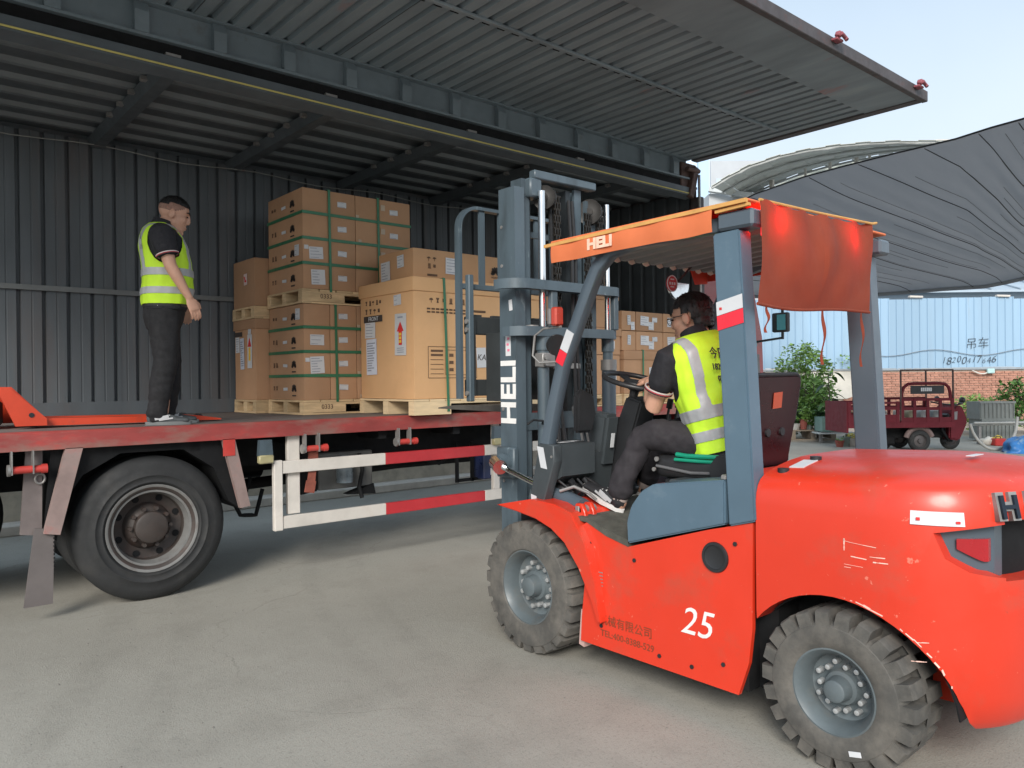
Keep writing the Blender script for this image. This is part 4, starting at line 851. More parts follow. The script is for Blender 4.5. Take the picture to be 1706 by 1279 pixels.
# front fenders
FE = [(3.745, .872), (3.58, .908), (3.42, .942), (3.22, .935), (3.08, .90), (2.97, .74), (2.9, .55), (2.86, .33), (2.89, .33), (2.93, .43), (3.03, .60), (3.14, .725), (3.25, .79), (3.38, .83), (3.56, .855)]
for s in (0, 1):
    bm = B(); x = XN - .045 if not s else mir(XN - .045) - .36; prism(bm, [(x, p[0], p[1]) for p in FE], (.36, 0, 0)); bmesh.ops.bevel(bm, geom=[e for e in bm.edges if e.calc_face_angle(0) > .5], offset=.006, segments=2, affect='EDGES'); f_ = ob('fender', bm, m_orange, FK, 40)
    bm = B()
    for q in (.03, .10):
        x = XN + q if not s else mir(XN + q) - .03; prism(bm, [(x, 3.145, .80), (x, 3.14, .90), (x, 3.115, .945), (x, 3.07, .945), (x, 3.045, .90), (x, 3.0, .70), (x, 2.97, .52), (x, 3.06, .62)], (.028, 0, 0))
    bmesh.ops.bevel(bm, geom=bm.edges[:], offset=.004, segments=1, affect='EDGES'); k = ob('tilt_lug', bm, m_orange, FK, 40)
    x = XN + .03 if not s else mir(XN + .03)
    bm = B(); cyl(bm, (x, 3.10, .905), (x + (.13 if not s else -.13), 3.10, .905), .026, n=14); bx(bm, x - .006, x + .006, 3.085, 3.115, .86, .93, .002); ob('pin', bm, m_galv, k)
    xx = XN + .105 if not s else mir(XN + .105)
    bm = B(); cyl(bm, (xx, 3.13, .912), (xx + (.06 if not s else -.06), 3.55, .985), .05, n=18); t_ = ob('tilt_cylinder', bm, m_guard, FK)
    bm = B(); cyl(bm, (xx + (.06 if not s else -.06), 3.55, .985), (xx + (.13 if not s else -.13), 4.03, 1.07), .02, n=12); cyl(bm, (xx + (.10 if not s else -.10), 4.0, 1.065), (xx + (.16 if not s else -.16), 4.12, 1.085), .05, n=14); ob('tilt_rod', bm, m_chrome, t_)
    bm = B(); tube(bm, [(xx - .02, 3.3, .99), (xx + .02, 3.22, 1.02), (xx + .04, 3.12, .99), (xx + .08, 3.1, .95)], .010); ob('hydraulic_pipe', bm, m_galv, t_)
# wheels
def fork_wheel(xo, y, r, w, sgn, nl, rimr, name='wheel', lug=.045):
    o = V((xo, y, r)); ax = V((sgn, 0, 0)); k = rimr / .17
    bm = B(); lathe(bm, [(rimr + .012, .0), (rimr + .018, .008), (rimr + .006, .010), (rimr - .012, -.01), (rimr - .025, -.05), (rimr - .03, -.085), (rimr - .045, -.095), (.085 * k, -.09), (.078 * k, -.082), (.07 * k, -.06), (.055 * k, -.055), (.05 * k, -.02), (.046 * k, .0), (.036 * k, .006), (0, .006)], o, ax, 48); wl_ = ob(name, bm, M('grey_rim_paint', (.105, .128, .138), .45, 0, .15, 6, grime=((.13, .12, .105), .5, .75, 7, .6)), FK, 45)
    bm = B(); rt_ = r - lug
    lathe(bm, [(rimr, -w + .01), (rimr + .004, -.0), (rimr + .02, .016), (rt_ - .06, .024), (rt_ - .02, .018), (rt_ - .008, .006), (rt_, -.015), (rt_, -w + .015), (rt_ - .02, -w), (rimr, -w + .01)], o, ax, 72)
    for i in range(nl):
        for row in (0, 1):
            a = 2 * PI * (i + .5 * row) / nl; c_, s_ = math.cos(a), math.sin(a); rad = V((0, c_, s_)); tan = V((0, -s_, c_))
            ta = 2 * PI / nl * r * .30
            if row == 0: x0, x1 = .016, -w * .52
            else: x0, x1 = -w * .48, -w - .004
            pts = []
            for (q, rr) in ((x0, rt_ - .035), (x0 - (.006 if row == 0 else -.006), r - .008), (x0 - (.02 if row == 0 else -.02), r), (x1, r), (x1, rt_ - .03)): pts.append((q, rr))
            vs1 = [o + ax * q + rad * rr - tan * ta * (1.0 if rr > rt_ else 1.18) for q, rr in pts]; vs2 = [o + ax * q + rad * rr + tan * ta * (1.0 if rr > rt_ else 1.18) for q, rr in pts]
            A = [bm.verts.new(v) for v in vs1]; Bq = [bm.verts.new(v) for v in vs2]; n_ = len(A)
            bm.faces.new(A); bm.faces.new(Bq[::-1])
            for q in range(n_): bm.faces.new((A[q], Bq[q], Bq[(q + 1) % n_], A[(q + 1) % n_]))
    bmesh.ops.recalc_face_normals(bm, faces=bm.faces); ty = ob('tyre', bm, m_rubber2, wl_, 35)
    for i in range(14):
        a = 2 * PI * i / 14; q = .098 * k + (.012 * k if i % 2 else -.004); p = o + V((0, math.cos(a) * q, math.sin(a) * q)); bm = B(); cyl(bm, p - ax * .094, p - ax * .066, .0125 * k, n=6); lathe(bm, [(.0125 * k, 0), (.011 * k, .008), (0, .011)], p - ax * .066, ax, 10); ob('wheel_bolt', bm, M('bright_bolt', (.55, .56, .56), .4, .6), wl_, 30)
    return wl_
w_ = fork_wheel(XN, 1.58, .335, .235, -1, 22, .168)
bm = B(); p = V((XN - .026, 1.58 - .075, .335 - .225)); bar(bm, p, p + V((0, -.05, .012)), .003, .022, (0, .2, 1), .001); ob('tyre_label', bm, m_label, w_, 0)
fork_wheel(mir(XN), 1.58, .335, .235, 1, 22, .168)
fork_wheel(XN + .0, 3.50, .395, .30, -1, 24, .21, lug=.03); fork_wheel(mir(XN), 3.50, .395, .30, 1, 24, .21, lug=.03)
# overhead guard
for s in (0, 1):
    x = XN - .012 if not s else mir(XN - .012) - .10
    bm = B(); prism(bm, [(x, 2.075, .96), (x, 1.935, 1.0), (x, 2.005, 2.335), (x, 2.15, 2.33)], (.10, 0, 0)); bmesh.ops.bevel(bm, geom=bm.edges[:], offset=.008, segments=2, affect='EDGES'); u_ = ob('rear_upright', bm, m_blue if not s else m_guard, FK, 40)
    def upr(z0, z1, d):
        f = lambda y0, y1, z: y0 + (y1 - y0) * (z - 1.0) / 1.335
        xq = x - .0015 if not s else x + .1015
        return [(xq, f(2.072, 2.148, z0 - .01), z0 - .012 + .0), (xq, f(1.937, 2.007, z0), z0 + .018), (xq, f(1.937, 2.007, z1), z1 + .018), (xq, f(2.072, 2.148, z1 - .01), z1 - .012)]
    if not s:
        for (z0, z1, mm_) in ((1.885, 1.952, M('red_tape', (.75, .02, .04), .35)), (1.954, 2.018, m_label)):
            bm = B(); prism(bm, upr(z0, z1, 0), (-.002, 0, 0)); ob('reflective_band', bm, mm_, u_, 0)
        bm = B(); patch(bm, (x - .004, 2.105, 1.975), (0, -1, 0), (0, 0, 1), .014, .012, .001); ob('band_mark', bm, m_redk, u_, 0)
    # bracket at the top of the upright, rail and curved front pillar
    xp = XN + .012 if not s else mir(XN + .012) - .07
    path = [(2.0, 2.375), (2.5, 2.375), (2.70, 2.372), (2.84, 2.345), (2.935, 2.27), (3.0, 2.16), (3.10, 1.97), (3.22, 1.74), (3.31, 1.45), (3.375, 1.2), (3.42, 1.0)]
    bm = B(); Q = []
    for k, (y, z) in enumerate(path):
        a = path[max(0, k - 1)]; b_ = path[min(len(path) - 1, k + 1)]; d = V((0, b_[0] - a[0], b_[1] - a[1])).normalized(); n_ = V((0, d.z, -d.y)); h = .035
        Q.append([bm.verts.new(v) for v in (V((xp, y, z)) - n_ * h, V((xp + .07, y, z)) - n_ * h, V((xp + .07, y, z)) + n_ * h, V((xp, y, z)) + n_ * h)])
    for a, b_ in zip(Q, Q[1:]):
        for k in range(4): bm.faces.new((a[k], a[(k + 1) % 4], b_[(k + 1) % 4], b_[k]))
    bm.faces.new(Q[0][::-1]); bm.faces.new(Q[-1]); bmesh.ops.recalc_face_normals(bm, faces=bm.faces)
    bmesh.ops.bevel(bm, geom=[e for e in bm.edges if e.calc_face_angle(0) > 1], offset=.006, segments=1, affect='EDGES'); p_ = ob('front_pillar', bm, m_guard, FK, 45)
    if not s:
        for (t0, t1, mm_) in ((.03, .30, M('red_tape', (.75, .02, .04), .35)), (.31, .72, m_label)):
            a = V((xp - .002, 3.222 + .002, 1.735)); b_ = V((xp - .002, 3.085, 2.0)); bm = B(); bar(bm, a.lerp(b_, t0), a.lerp(b_, t1), .003, .064, (0, 1, .5)); ob('reflective_band', bm, mm_, p_, 0)
bm = B()
for y in (2.06, 2.85): bx(bm, XN + .08, XF - .08, y - .03, y + .03, 2.425, 2.44)
bx(bm, XN - .02, XN + .10, 1.93, 2.12, 2.337, 2.42, .012); bx(bm, XF - .10, XF + .02, 1.93, 2.12, 2.337, 2.42, .012)
obsplit('guard_roof_frame', bm, m_guard, FK, 0)
# corrugated roof sheet with pale ends showing at the front edge
bm = B(); prev = None; x = XN + .02
while x < XF - .02:
    for (dx, dz) in ((0, 0), (.045, .0), (.075, .034), (.105, .034), (.13, 0)):
        cur = (bm.verts.new((x + dx, 2.13, 2.385 + dz)), bm.verts.new((x + dx, 2.98, 2.335 + dz)))
        if prev and (cur[0].co - prev[0].co).length > 1e-4: bm.faces.new((prev[0], prev[1], cur[1], cur[0]))
        prev = cur
    x += .13
bmesh.ops.remove_doubles(bm, verts=bm.verts, dist=1e-5); solid(bm, .003); RS = ob('roof_sheet', bm, M('grey_roof_sheet', (.22, .225, .22), .6, 0, .15, 4), FK, 0)
bm = B()
for k in range(10):
    x = XN + .07 + k * .13; prism(bm, [(x, 2.982, 2.368), (x + .03, 2.982, 2.330), (x + .055, 2.982, 2.322), (x + .085, 2.982, 2.333), (x + .075, 2.982, 2.368)], (0, .006, 0))
obsplit('ridge_filler', bm, M('pale_foam', (.62, .58, .48), .8), RS, 0)
# canopy cloth
def vx(y): return XN - .035 + .004 * math.sin(y * 23)
bm = B(); grid(bm, 40, 5, lambda u, v: V((vx(3.22 - 1.09 * u) - .006 * math.sin(v * 3), 3.22 - 1.09 * u + .012 * v * 0, (2.437 + .012 * u) - (.115 - .0015 * math.sin(u * 21)) * v - .002 * math.sin(u * 9))), .003); VL = ob('canopy_valance', bm, m_canvas, FK, 60)
text('HELI', .078, m_fade, VL, (vx(2.86) - .014, 2.84, 2.384), (0, -1, .012), (0, 0, 1), 'lettering', .0012, bold=.004, sx=1.2)
bm = B(); bx(bm, XN - .03, XF + .03, 1.955, 3.24, 2.445, 2.458, .004, Mx.Rotation(-.012, 3, 'X')); ob('canopy_top', bm, m_canvas, FK, 0)
bm = B(); bar(bm, (XN - .035, 3.28, 2.425), (XN - .035, 1.95, 2.452), .022, .018); bar(bm, (XN - .025, 2.12, 2.426), (XN - .025, 1.94, 2.434), .018, .014); obsplit('canopy_batten', bm, M('yellowed_batten', (.62, .33, .10), .7, 0, .15, 12), FK, 0)
bm = B(); grid(bm, 30, 3, lambda u, v: V((XF + .03, 3.2 - 1.1 * u, 2.437 - .12 * v)), .003); ob('canopy_valance', bm, M('red_canvas', (.62, .05, .02), .7), FK, 60)
bm = B(); prism(bm, [(XF - .18, 3.16, 2.40), (XF + .02, 3.16, 2.40), (XF + .02, 3.16, 2.30), (XF - .12, 3.16, 2.285)], (0, .004, 0)); ob('canopy_corner_flap', bm, M('red_canvas', (.62, .05, .02)), FK, 0)
# tail lamps up on the guard, lit
m_lit = M('lit_tail_lamp', (.8, .03, .02), .4, emit=((1, .02, .010), 11.0))
for x in (3.29, 4.0):
    bm = B(); bx(bm, x - .032, x + .032, 1.945, 2.0, 2.345, 2.41, .01); ob('tail_lamp', bm, m_lit, FK, 0)
bm = B(); bx(bm, XN + .065, XN + .10, 1.925, 1.945, 2.30, 2.41, .004); ob('tail_reflector', bm, M('bright_red_lens', (.85, .02, .03), .25, coat=.3, emit=((1, .01, .02), .35)), FK, 0)
# mast
def rail(x0, x1, y0, y1, z0, z1, name, mat=None, flange=.03):
    bm = B(); bx(bm, x0, x0 + .014, y0, y1, z0, z1); bx(bm, x0 + .0141, x1, y0, y0 + flange, z0, z1); bx(bm, x0 + .0141, x1, y1 - flange, y1, z0, z1); return ob(name, bm, mat or m_mast, FK, 0)
MR = rail(3.36, 3.455, 4.0, 4.17, .30, 2.985, 'mast_outer_rail')
bm = B(); bx(bm, 4.20, 4.214, 4.0, 4.17, .3, 2.98); bx(bm, 4.105, 4.2, 4.0, 4.03, .3, 2.98); bx(bm, 4.105, 4.2, 4.14, 4.17, .3, 2.98); ob('mast_outer_rail', bm, m_mast, FK, 0)
rail(3.462, 3.54, 4.035, 4.15, .5, 3.06, 'mast_inner_rail'); bm = B(); bx(bm, 4.08, 4.094, 4.04, 4.15, .5, 3.06); bx(bm, 4.02, 4.08, 4.04, 4.065, .5, 3.06); ob('mast_inner_rail', bm, m_mast, FK, 0)
text('HELI', .215, m_wplast, MR, (3.3585, 4.075, 1.57), (0, 0, 1), (0, 1, 0), 'lettering', .0015, bold=.006, sx=1.08)
bm = B(); patch(bm, (3.3585, 4.08, 1.92), (0, -1, 0), (0, 0, 1), .055, .20, .001); d_ = ob('decal', bm, m_label, MR, 0)
bm = B()
for q in range(4): patch(bm, (3.3565, 4.08 + .004 * (-1) ** q, 1.98 - q * .04), (0, -1, 0), (0, 0, 1), .024, .016, .0006)
ob('decal_print', bm, M('pink_print', (.75, .2, .3), .6), d_, 0)
bm = B(); patch(bm, (3.3585, 4.05, 2.17), (0, -1, .1), (0, .1, 1), .035, .075, .001); ob('tag_label', bm, m_label, MR, 0)
bm = B(); bx(bm, 3.55, 4.215, 3.985, 4.05, 3.065, 3.125, .008); bx(bm, 3.50, 3.62, 3.98, 4.1, 2.93, 3.063, .012); ob('mast_top_beam', bm, m_mast, FK, 40)
bm = B(); bx(bm, 3.46, 4.1, 4.14, 4.165, 2.68, 2.72); bx(bm, 3.455, 4.105, 4.12, 4.17, .5, .8); bx(bm, 3.455, 4.2, 4.03, 4.06, 1.3, 1.42); obsplit('mast_cross_member', bm, m_mast, FK, 0)
def arc_plate(z0, z1, xl, xr, bow, y0=4.0):
    bm = B(); pts = []
    N = 28
    for k in range(N + 1):
        t = k / N; x = xl + (xr - xl) * t; e = min(t, 1 - t); y = y0 - bow * min(1, (e / .10)) ** .5; pts.append((x, y))
    inner = [(x, y + .075) for x, y in pts[::-1]]
    return prism(bm, [(x, y, z0) for x, y in pts] + [(x, y, z0) for x, y in inner], (0, 0, z1 - z0))
bm = arc_plate(2.272, 2.338, 3.325, 4.47, .13); ob('mast_tie_plate', bm, m_mast, FK, 30)
bm = arc_plate(1.955, 2.02, 3.40, 4.45, .10); ob('mast_tie_plate', bm, m_mast, FK, 30)
bm = B(); bx(bm, 3.69, 3.75, 3.885, 3.93, 2.02, 2.272, .006); bx(bm, 4.34, 4.39, 3.89, 3.935, 2.02, 2.272, .006); obsplit('tie_strut', bm, m_mast, FK, 0)
bm = B(); bx(bm, 3.31, 3.36, 3.98, 4.17, .98, 1.19, .01); bx(bm, 4.215, 4.26, 3.98, 4.17, .98, 1.19, .01); cyl(bm, (3.28, 4.07, 1.08), (3.36, 4.07, 1.08), .07, n=20); obsplit('mast_tilt_bracket', bm, m_mast, FK, 40)
for x, rr, y in ((3.585, .027, 3.955), (4.31, .022, 3.97)):
    bm = B(); cyl(bm, (x, y, 1.9), (x, y, 2.97), rr, n=18); r_ = ob('lift_rod', bm, m_chrome, FK)
    bm = B(); cyl(bm, (x, y, .4), (x, y, 1.93), rr + .017, n=18); cyl(bm, (x, y, 1.86), (x, y, 1.96), rr + .026, n=18); ob('lift_cylinder', bm, m_mast, FK)
bm = B(); bx(bm, 3.53, 3.66, 3.90, 3.99, 1.74, 1.84, .008); cyl(bm, (3.54, 3.89, 1.81), (3.54, 3.87, 1.81), .02); cyl(bm, (3.54, 3.89, 1.77), (3.54, 3.87, 1.77), .02); ob('cylinder_clamp', bm, m_galv, FK, 40)
bm = B(); cyl(bm, (4.32, 3.97, 1.72), (4.32, 3.97, 1.80), .062, n=20); ob('cylinder_collar', bm, m_galv, FK)
bm = B(); cyl(bm, (4.32, 3.97, 1.1), (4.32, 3.97, 1.75), .055, n=20); bx(bm, 4.2, 4.36, 3.9, 4.0, 1.08, 1.15, .008); ob('lift_cylinder', bm, m_guard, FK)
def chain(x, y, z0, z1):
    bm = B(); p = .046; n_ = int((z1 - z0) / p)
    for k in range(n_):
        z = z0 + k * p
        for q, w in ((-.026, .008), (0, .008), (.026, .008)) if k % 2 else ((-.013, .008), (.013, .008)):
            prism_pts = []
            for t in np.linspace(0, 2 * PI, 11)[:-1]:
                c_, s_ = math.cos(t), math.sin(t); prism_pts.append((x + q - w / 2, y + c_ * .017 * (.75 + .25 * abs(s_)), z + s_ * .034))
            prism(bm, prism_pts, (w, 0, 0))
        cyl(bm, (x - .036, y, z + p * .5), (x + .036, y, z + p * .5), .010, n=8)
    return ob('lift_chain', bm, m_chain, FK, 30)
chain(3.735, 3.95, 2.1, 2.99); chain(4.08, 3.96, 1.42, 2.93); chain(4.225, 3.965, 2.34, 2.96)
for x, y, z, rr in ((3.66, 3.995, 2.94, .085), (4.15, 4.0, 2.90, .095)):
    bm = B(); lathe(bm, [(0, -.028), (.03, -.028), (.03, -.02), (rr * .7, -.016), (rr, -.024), (rr, -.014), (rr * .9, 0), (rr, .014), (rr, .024), (rr * .7, .016), (.03, .02), (.03, .028), (0, .028)], (x, y, z), (1, .55, 0), 32); ob('chain_pulley', bm, M('worn_pulley', (.03, .028, .026), .5, .2, .3, 12), FK)
for o in FK.children:
    if o.name.split('.')[0] in ('mast_outer_rail', 'mast_inner_rail', 'mast_top_beam', 'mast_cross_member', 'lift_rod', 'lift_cylinder', 'cylinder_clamp', 'cylinder_collar', 'lift_chain', 'chain_pulley', 'mast_tilt_bracket'):
        for q in [o] + list(o.children_recursive):
            for v in q.data.vertices: v.co.x = 3.455 - XC + (v.co.x + XC - 3.36) * .94
for k, (x, y) in enumerate(((3.80, 3.99), (3.84, 3.995), (3.99, 3.985), (4.03, 3.99))):
    bm = B(); tube(bm, [(x, y + .03, 2.96), (x + .004, y, 2.5), (x - .006, y - .01, 2.0), (x + .01, y - .02, 1.5), (x + .03 * (k - 1.5), y - .1, 1.15)], .013); ob('hydraulic_hose', bm, m_bplas, FK)
for z in (2.55, 1.75):
    bm = B(); bx(bm, 3.78, 4.05, 3.965, 3.978, z - .02, z + .02, .003); ob('hose_clamp', bm, m_galv, FK, 0)
bm = B(); bx(bm, 3.60, 3.645, 4.05, 4.14, .5, 3.04); ob('mast_inner_rail', bm, M('dark_rail_steel', (.03, .036, .04), .4, .4, .2, 8), FK, 0)
bm = B(); bx(bm, 3.995, 4.04, 4.05, 4.14, .5, 3.04); ob('mast_inner_rail', bm, M('dark_rail_steel', (.03, .036, .04)), FK, 0)
bm = B(); cyl(bm, (3.57, 3.96, 1.975), (3.57, 3.96, 2.03), .045, n=18); ob('rod_seal', bm, m_galv, FK)
bm = B(); tube(bm, [(3.50, 3.94, 1.35), (3.52, 3.90, 1.38), (3.60, 3.89, 1.37), (3.63, 3.93, 1.35)], .008); ob('cylinder_strap', bm, m_bplas, FK)
for z in (2.72, 2.45, 1.45, 1.15, .95):
    bm = B(); cyl(bm, (3.45, 4.14, z), (3.462, 4.14, z), .012, n=8); ob('mast_bolt', bm, m_galv, FK, 0)
# carriage, load backrest and forks
bm = B(); bx(bm, 3.40, 4.42, 4.46, 4.52, 1.99, 2.12, .006); bx(bm, 3.40, 4.42, 4.46, 4.52, 1.54, 1.66, .006); bx(bm, 3.40, 3.45, 4.44, 4.5, 1.54, 2.12); bx(bm, 4.37, 4.42, 4.44, 4.5, 1.54, 2.12); bx(bm, 3.56, 3.64, 4.2, 4.46, 1.5, 2.0); bx(bm, 4.0, 4.08, 4.2, 4.46, 1.5, 2.0)
for k in range(5): bx(bm, 3.44 + k * .2, 3.53 + k * .2, 4.47, 4.51, 2.12, 2.135)
ob('carriage', bm, M('dark_carriage_steel', (.035, .04, .042), .5, .1, .15, 6), FK, 0)
def flatbar(bm, pts, w, t): 
    for a, b_ in zip(pts, pts[1:]): bar(bm, a, b_, w, t, (0, 1, 0))
bm = B(); r_ = .16; P = [(3.345, 4.5, 1.52)]
for k in range(9):
    a = PI - (PI / 2) * k / 8; P.append((3.345 + r_ + r_ * math.cos(a), 4.5, 2.76 + r_ * math.sin(a)))
for k in range(9):
    a = PI / 2 - (PI / 2) * k / 8; P.append((4.42 - r_ + r_ * math.cos(a), 4.5, 2.76 + r_ * math.sin(a)))
P.append((4.42, 4.5, 1.52)); Q = []
for k, p in enumerate(P):
    a = V(P[max(0, k - 1)]); b_ = V(P[min(len(P) - 1, k + 1)]); d = (b_ - a).normalized(); n_ = V((d.z, 0, -d.x)); Q.append([bm.verts.new(V(p) + n_ * sx_ * .012 + V((0, sy_ * .03, 0))) for sx_, sy_ in ((-1, -1), (1, -1), (1, 1), (-1, 1))])
for a, b_ in zip(Q, Q[1:]):
    for k in range(4): bm.faces.new((a[k], a[(k + 1) % 4], b_[(k + 1) % 4], b_[k]))
bm.faces.new(Q[0][::-1]); bm.faces.new(Q[-1]); bmesh.ops.recalc_face_normals(bm, faces=bm.faces); BR = ob('backrest_frame', bm, m_mast, FK, 30)
for x in (3.555, 3.74, 3.925, 4.11, 4.275):
    bm = B(); bx(bm, x - .025, x + .025, 4.485, 4.505, 2.36, 2.907); ob('backrest_bar', bm, m_mast, FK, 0)
bm = B(); bx(bm, 3.36, 4.41, 4.48, 4.52, 2.32, 2.36, .004); ob('backrest_rail', bm, m_mast, FK, 0)
bm = B(); bx(bm, 3.385, 3.43, 4.43, 4.48, 1.5, 2.42, .006); bx(bm, 4.36, 4.40, 4.43, 4.48, 1.5, 2.42, .006); obsplit('backrest_side', bm, m_mast, FK, 0)
bm = B()
for z in (2.02, 2.08, 1.56): cyl(bm, (3.385, 4.455, z), (3.37, 4.455, z), .018, n=8)
ob('backrest_bolt', bm, m_galv, FK)
for x in (3.98, 4.30):
    bm = B(); prism(bm, [(x, 4.53, 2.14), (x, 4.575, 2.14), (x, 4.575, 1.455), (x, 5.45, 1.44), (x, 5.68, 1.415), (x, 5.68, 1.405), (x, 4.6, 1.395), (x, 4.53, 1.42)], (.10, 0, 0)); ob('fork', bm, M('worn_fork_steel', (.12, .115, .105), .55, .3, .2, 6), FK, 0)
# cowl, levers, steering
bm = B(); prism(bm, [(XN + .005, 3.395, 1.275), (XN + .005, 3.27, 1.268), (XN + .005, 3.265, 1.17), (XN + .005, 3.37, .90), (XN + .005, 3.385, .845), (XN + .005, 3.50, .875)], (.07, 0, 0)); bmesh.ops.bevel(bm, geom=bm.edges[:], offset=.006, segments=1, affect='EDGES'); ck = ob('side_cowl', bm, m_gplas, FK, 40)
bm = B(); patch(bm, (XN + .003, 3.365, 1.19), (0, -1, -.1), (0, .25, 1), .055, .13, .0015); patch(bm, (XN + .003, 3.44, .935), (0, -1, -.2), (0, .1, 1), .05, .05, .0015); ob('decal', bm, m_label, ck, 0)
bm = B(); cyl(bm, (XN + .001, 3.285, 1.2), (XN + .006, 3.285, 1.2), .008, n=8); cyl(bm, (XN + .001, 3.41, .87), (XN + .006, 3.41, .87), .008, n=8); obsplit('cowl_screw', bm, m_galv, ck)
bm = B(); prism(bm, [(XN + .075, 3.27, 1.265), (XN + .075, 3.42, 1.275), (XN + .075, 3.42, 1.0), (XN + .075, 3.27, 1.08)], (.28, 0, 0)); prism(bm, [(XN + .356, 3.3, 1.2), (XN + .356, 3.42, 1.2), (XN + .356, 3.42, .9), (XN + .356, 3.36, .9)], (XF - XN - .45, 0, 0)); db = ob('dashboard', bm, m_gplas, FK, 0)
bm = B(); patch(bm, (XN + .15, 3.345, 1.2735), (1, 0, 0), (0, 1, 0), .08, .05, .001); patch(bm, (XN + .27, 3.36, 1.2735), (1, 0, 0), (0, 1, 0), .09, .045, .001); ob('decal', bm, m_label, db, 0)
bm = B(); rs = random.Random(2)
for k in range(6): tube(bm, [(XN + .1 + k * .045, 3.30 + rs.uniform(-.03, .03), 1.05), (XN + .12 + k * .05 + rs.uniform(-.04, .04), 3.26, .98), (XN + .12 + k * .05, 3.32, .9)], rs.uniform(.008, .018))
bx(bm, XN + .12, XN + .36, 3.3, 3.4, .88, 1.02, .02); bx(bm, XN + .56, XN + .64, 3.16, 3.22, .93, 1.0, .01, Mx.Rotation(.6, 3, 'X')); obsplit('pedal_gear', bm, m_bplas, FK)
for k, (x, y) in enumerate(((3.46, 3.36), (3.52, 3.37))):
    bm = B(); bar(bm, (x, y, 1.2), (x - .02, y + .02, 1.36), .014, .014); lv = ob('hand_lever', bm, m_galv, FK, 0)
    bm = B(); limb(bm, [((x - .018, y + .018, 1.34), .02), ((x - .035, y + .045, 1.47), .024)], 12, side=(1, 0, 0)); ob('lever_grip', bm, M('grey_grip', (.11, .11, .11), .6) if k == 0 else m_bplas, lv, 60)
for k in range(3):
    bm = B(); bar(bm, (4.0 + k * .09, 3.2, 1.15), (4.0 + k * .09, 3.12, 1.48), .012, .012); cyl(bm, (4.0 + k * .09, 3.125, 1.46), (4.0 + k * .09, 3.11, 1.52), .02, n=10); ob('control_lever', bm, m_bplas, FK)
XS = 3.74
bm = B(); prism(bm, [(XS - .075, 3.075, 1.51), (XS - .075, 3.20, 1.545), (XS - .075, 3.36, 1.2), (XS - .075, 3.40, .95), (XS - .075, 3.27, .95), (XS - .075, 3.20, 1.16)], (.17, 0, 0)); bmesh.ops.bevel(bm, geom=bm.edges[:], offset=.012, segments=2, affect='EDGES'); sc_ = ob('steering_column', bm, m_bplas, FK, 40)
bm = B(); prism(bm, [(XS - .20, 3.24, 1.43), (XS - .20, 3.42, 1.45), (XS - .20, 3.46, 1.12), (XS - .20, 3.30, 1.10)], (.125, 0, 0)); bmesh.ops.bevel(bm, geom=bm.edges[:], offset=.02, segments=2, affect='EDGES'); ob('column_side_box', bm, m_gplas, sc_, 40)
bm = B(); patch(bm, (XS - .14, 3.255, 1.27), (1, 0, 0), (0, -.15, 1), .03, .09, .003); ob('decal', bm, m_label, sc_, 0)
wc = V((XS, 3.175, 1.635)); wa = V((0, -.28, 1)).normalized()
s_, u_, d_ = frame_at(wa)
bm = B(); tube(bm, [wc + (s_ * math.cos(t) + u_ * math.sin(t)) * .205 for t in np.linspace(0, 2 * PI, 49)[:-1]], .0165, 10, True); sw = ob('steering_wheel', bm, m_vinyl, FK)
bm = B(); lathe(bm, [(0, .0), (.075, .0), (.08, -.02), (.06, -.045), (.03, -.06), (.022, -.14), (0, -.14)], wc, wa, 24)
for a in (R(20), R(160), R(270)):
    e = s_ * math.cos(a) + u_ * math.sin(a); bar(bm, wc - wa * .02 + e * .05, wc - wa * .004 + e * .2, .05, .012, wa)
ob('wheel_hub', bm, m_vinyl, sw, 40)
# seat
bm = B(); bx(bm, 3.52, 4.04, 2.34, 2.86, 1.085, 1.215, .045, seg=3); st = ob('seat_cushion', bm, m_vinyl, FK, 50)
bm = B(); tube(bm, [(3.517, 2.38, 1.14), (3.514, 2.6, 1.128), (3.517, 2.84, 1.15), (3.56, 2.865, 1.15), (4.0, 2.865, 1.15)], .009); ob('seat_piping', bm, M('grey_piping', (.14, .14, .145), .5), st)
bm = B(); bx(bm, 3.545, 4.02, 2.36, 2.82, 1.0, 1.084, .02); ob('seat_rail', bm, m_bplas, FK, 0)
bm = B(); bx(bm, 3.52, 3.95, 2.245, 2.34, 1.17, 1.635, .045, Mx.Rotation(-.10, 3, 'X'), (3.78, 2.3, 1.2), 3); sb = ob('seat_back', bm, m_vinyl, FK, 50)
SP = [(3.5 + (x - 3.5) * .84, z - .008) for x, z in [(3.50, 1.655), (3.53, 1.668), (4.02, 1.672), (4.05, 1.66), (4.062, 1.625), (4.05, 1.53), (4.03, 1.42), (4.005, 1.32), (3.985, 1.22), (3.97, 1.18), (3.60, 1.18), (3.56, 1.25), (3.52, 1.40), (3.50, 1.52)]]
bm = B(); prism(bm, [(x, 2.19 + (1.66 - z) * .10, z) for x, z in SP], (0, .045, 0)); bmesh.ops.bevel(bm, geom=bm.edges[:], offset=.010, segments=3, affect='EDGES'); bs = ob('seat_shell', bm, m_maroon, sb, 60)
bm = B(); tube(bm, [(x, 2.205 + (1.66 - z) * .10, z + .004) for x, z in SP[:7]], .012, 8); ob('shell_edge', bm, m_bplas, sb)
bm = B(); prism(bm, [(3.56, 2.1885 + .02, 1.585), (3.88, 2.1885 + .02, 1.585), (3.86, 2.1885 + .035, 1.455), (3.58, 2.1885 + .035, 1.455)], (0, -.012, 0)); bmesh.ops.bevel(bm, geom=bm.edges[:], offset=.005, segments=2, affect='EDGES'); ob('shell_panel', bm, m_maroon, sb, 60)
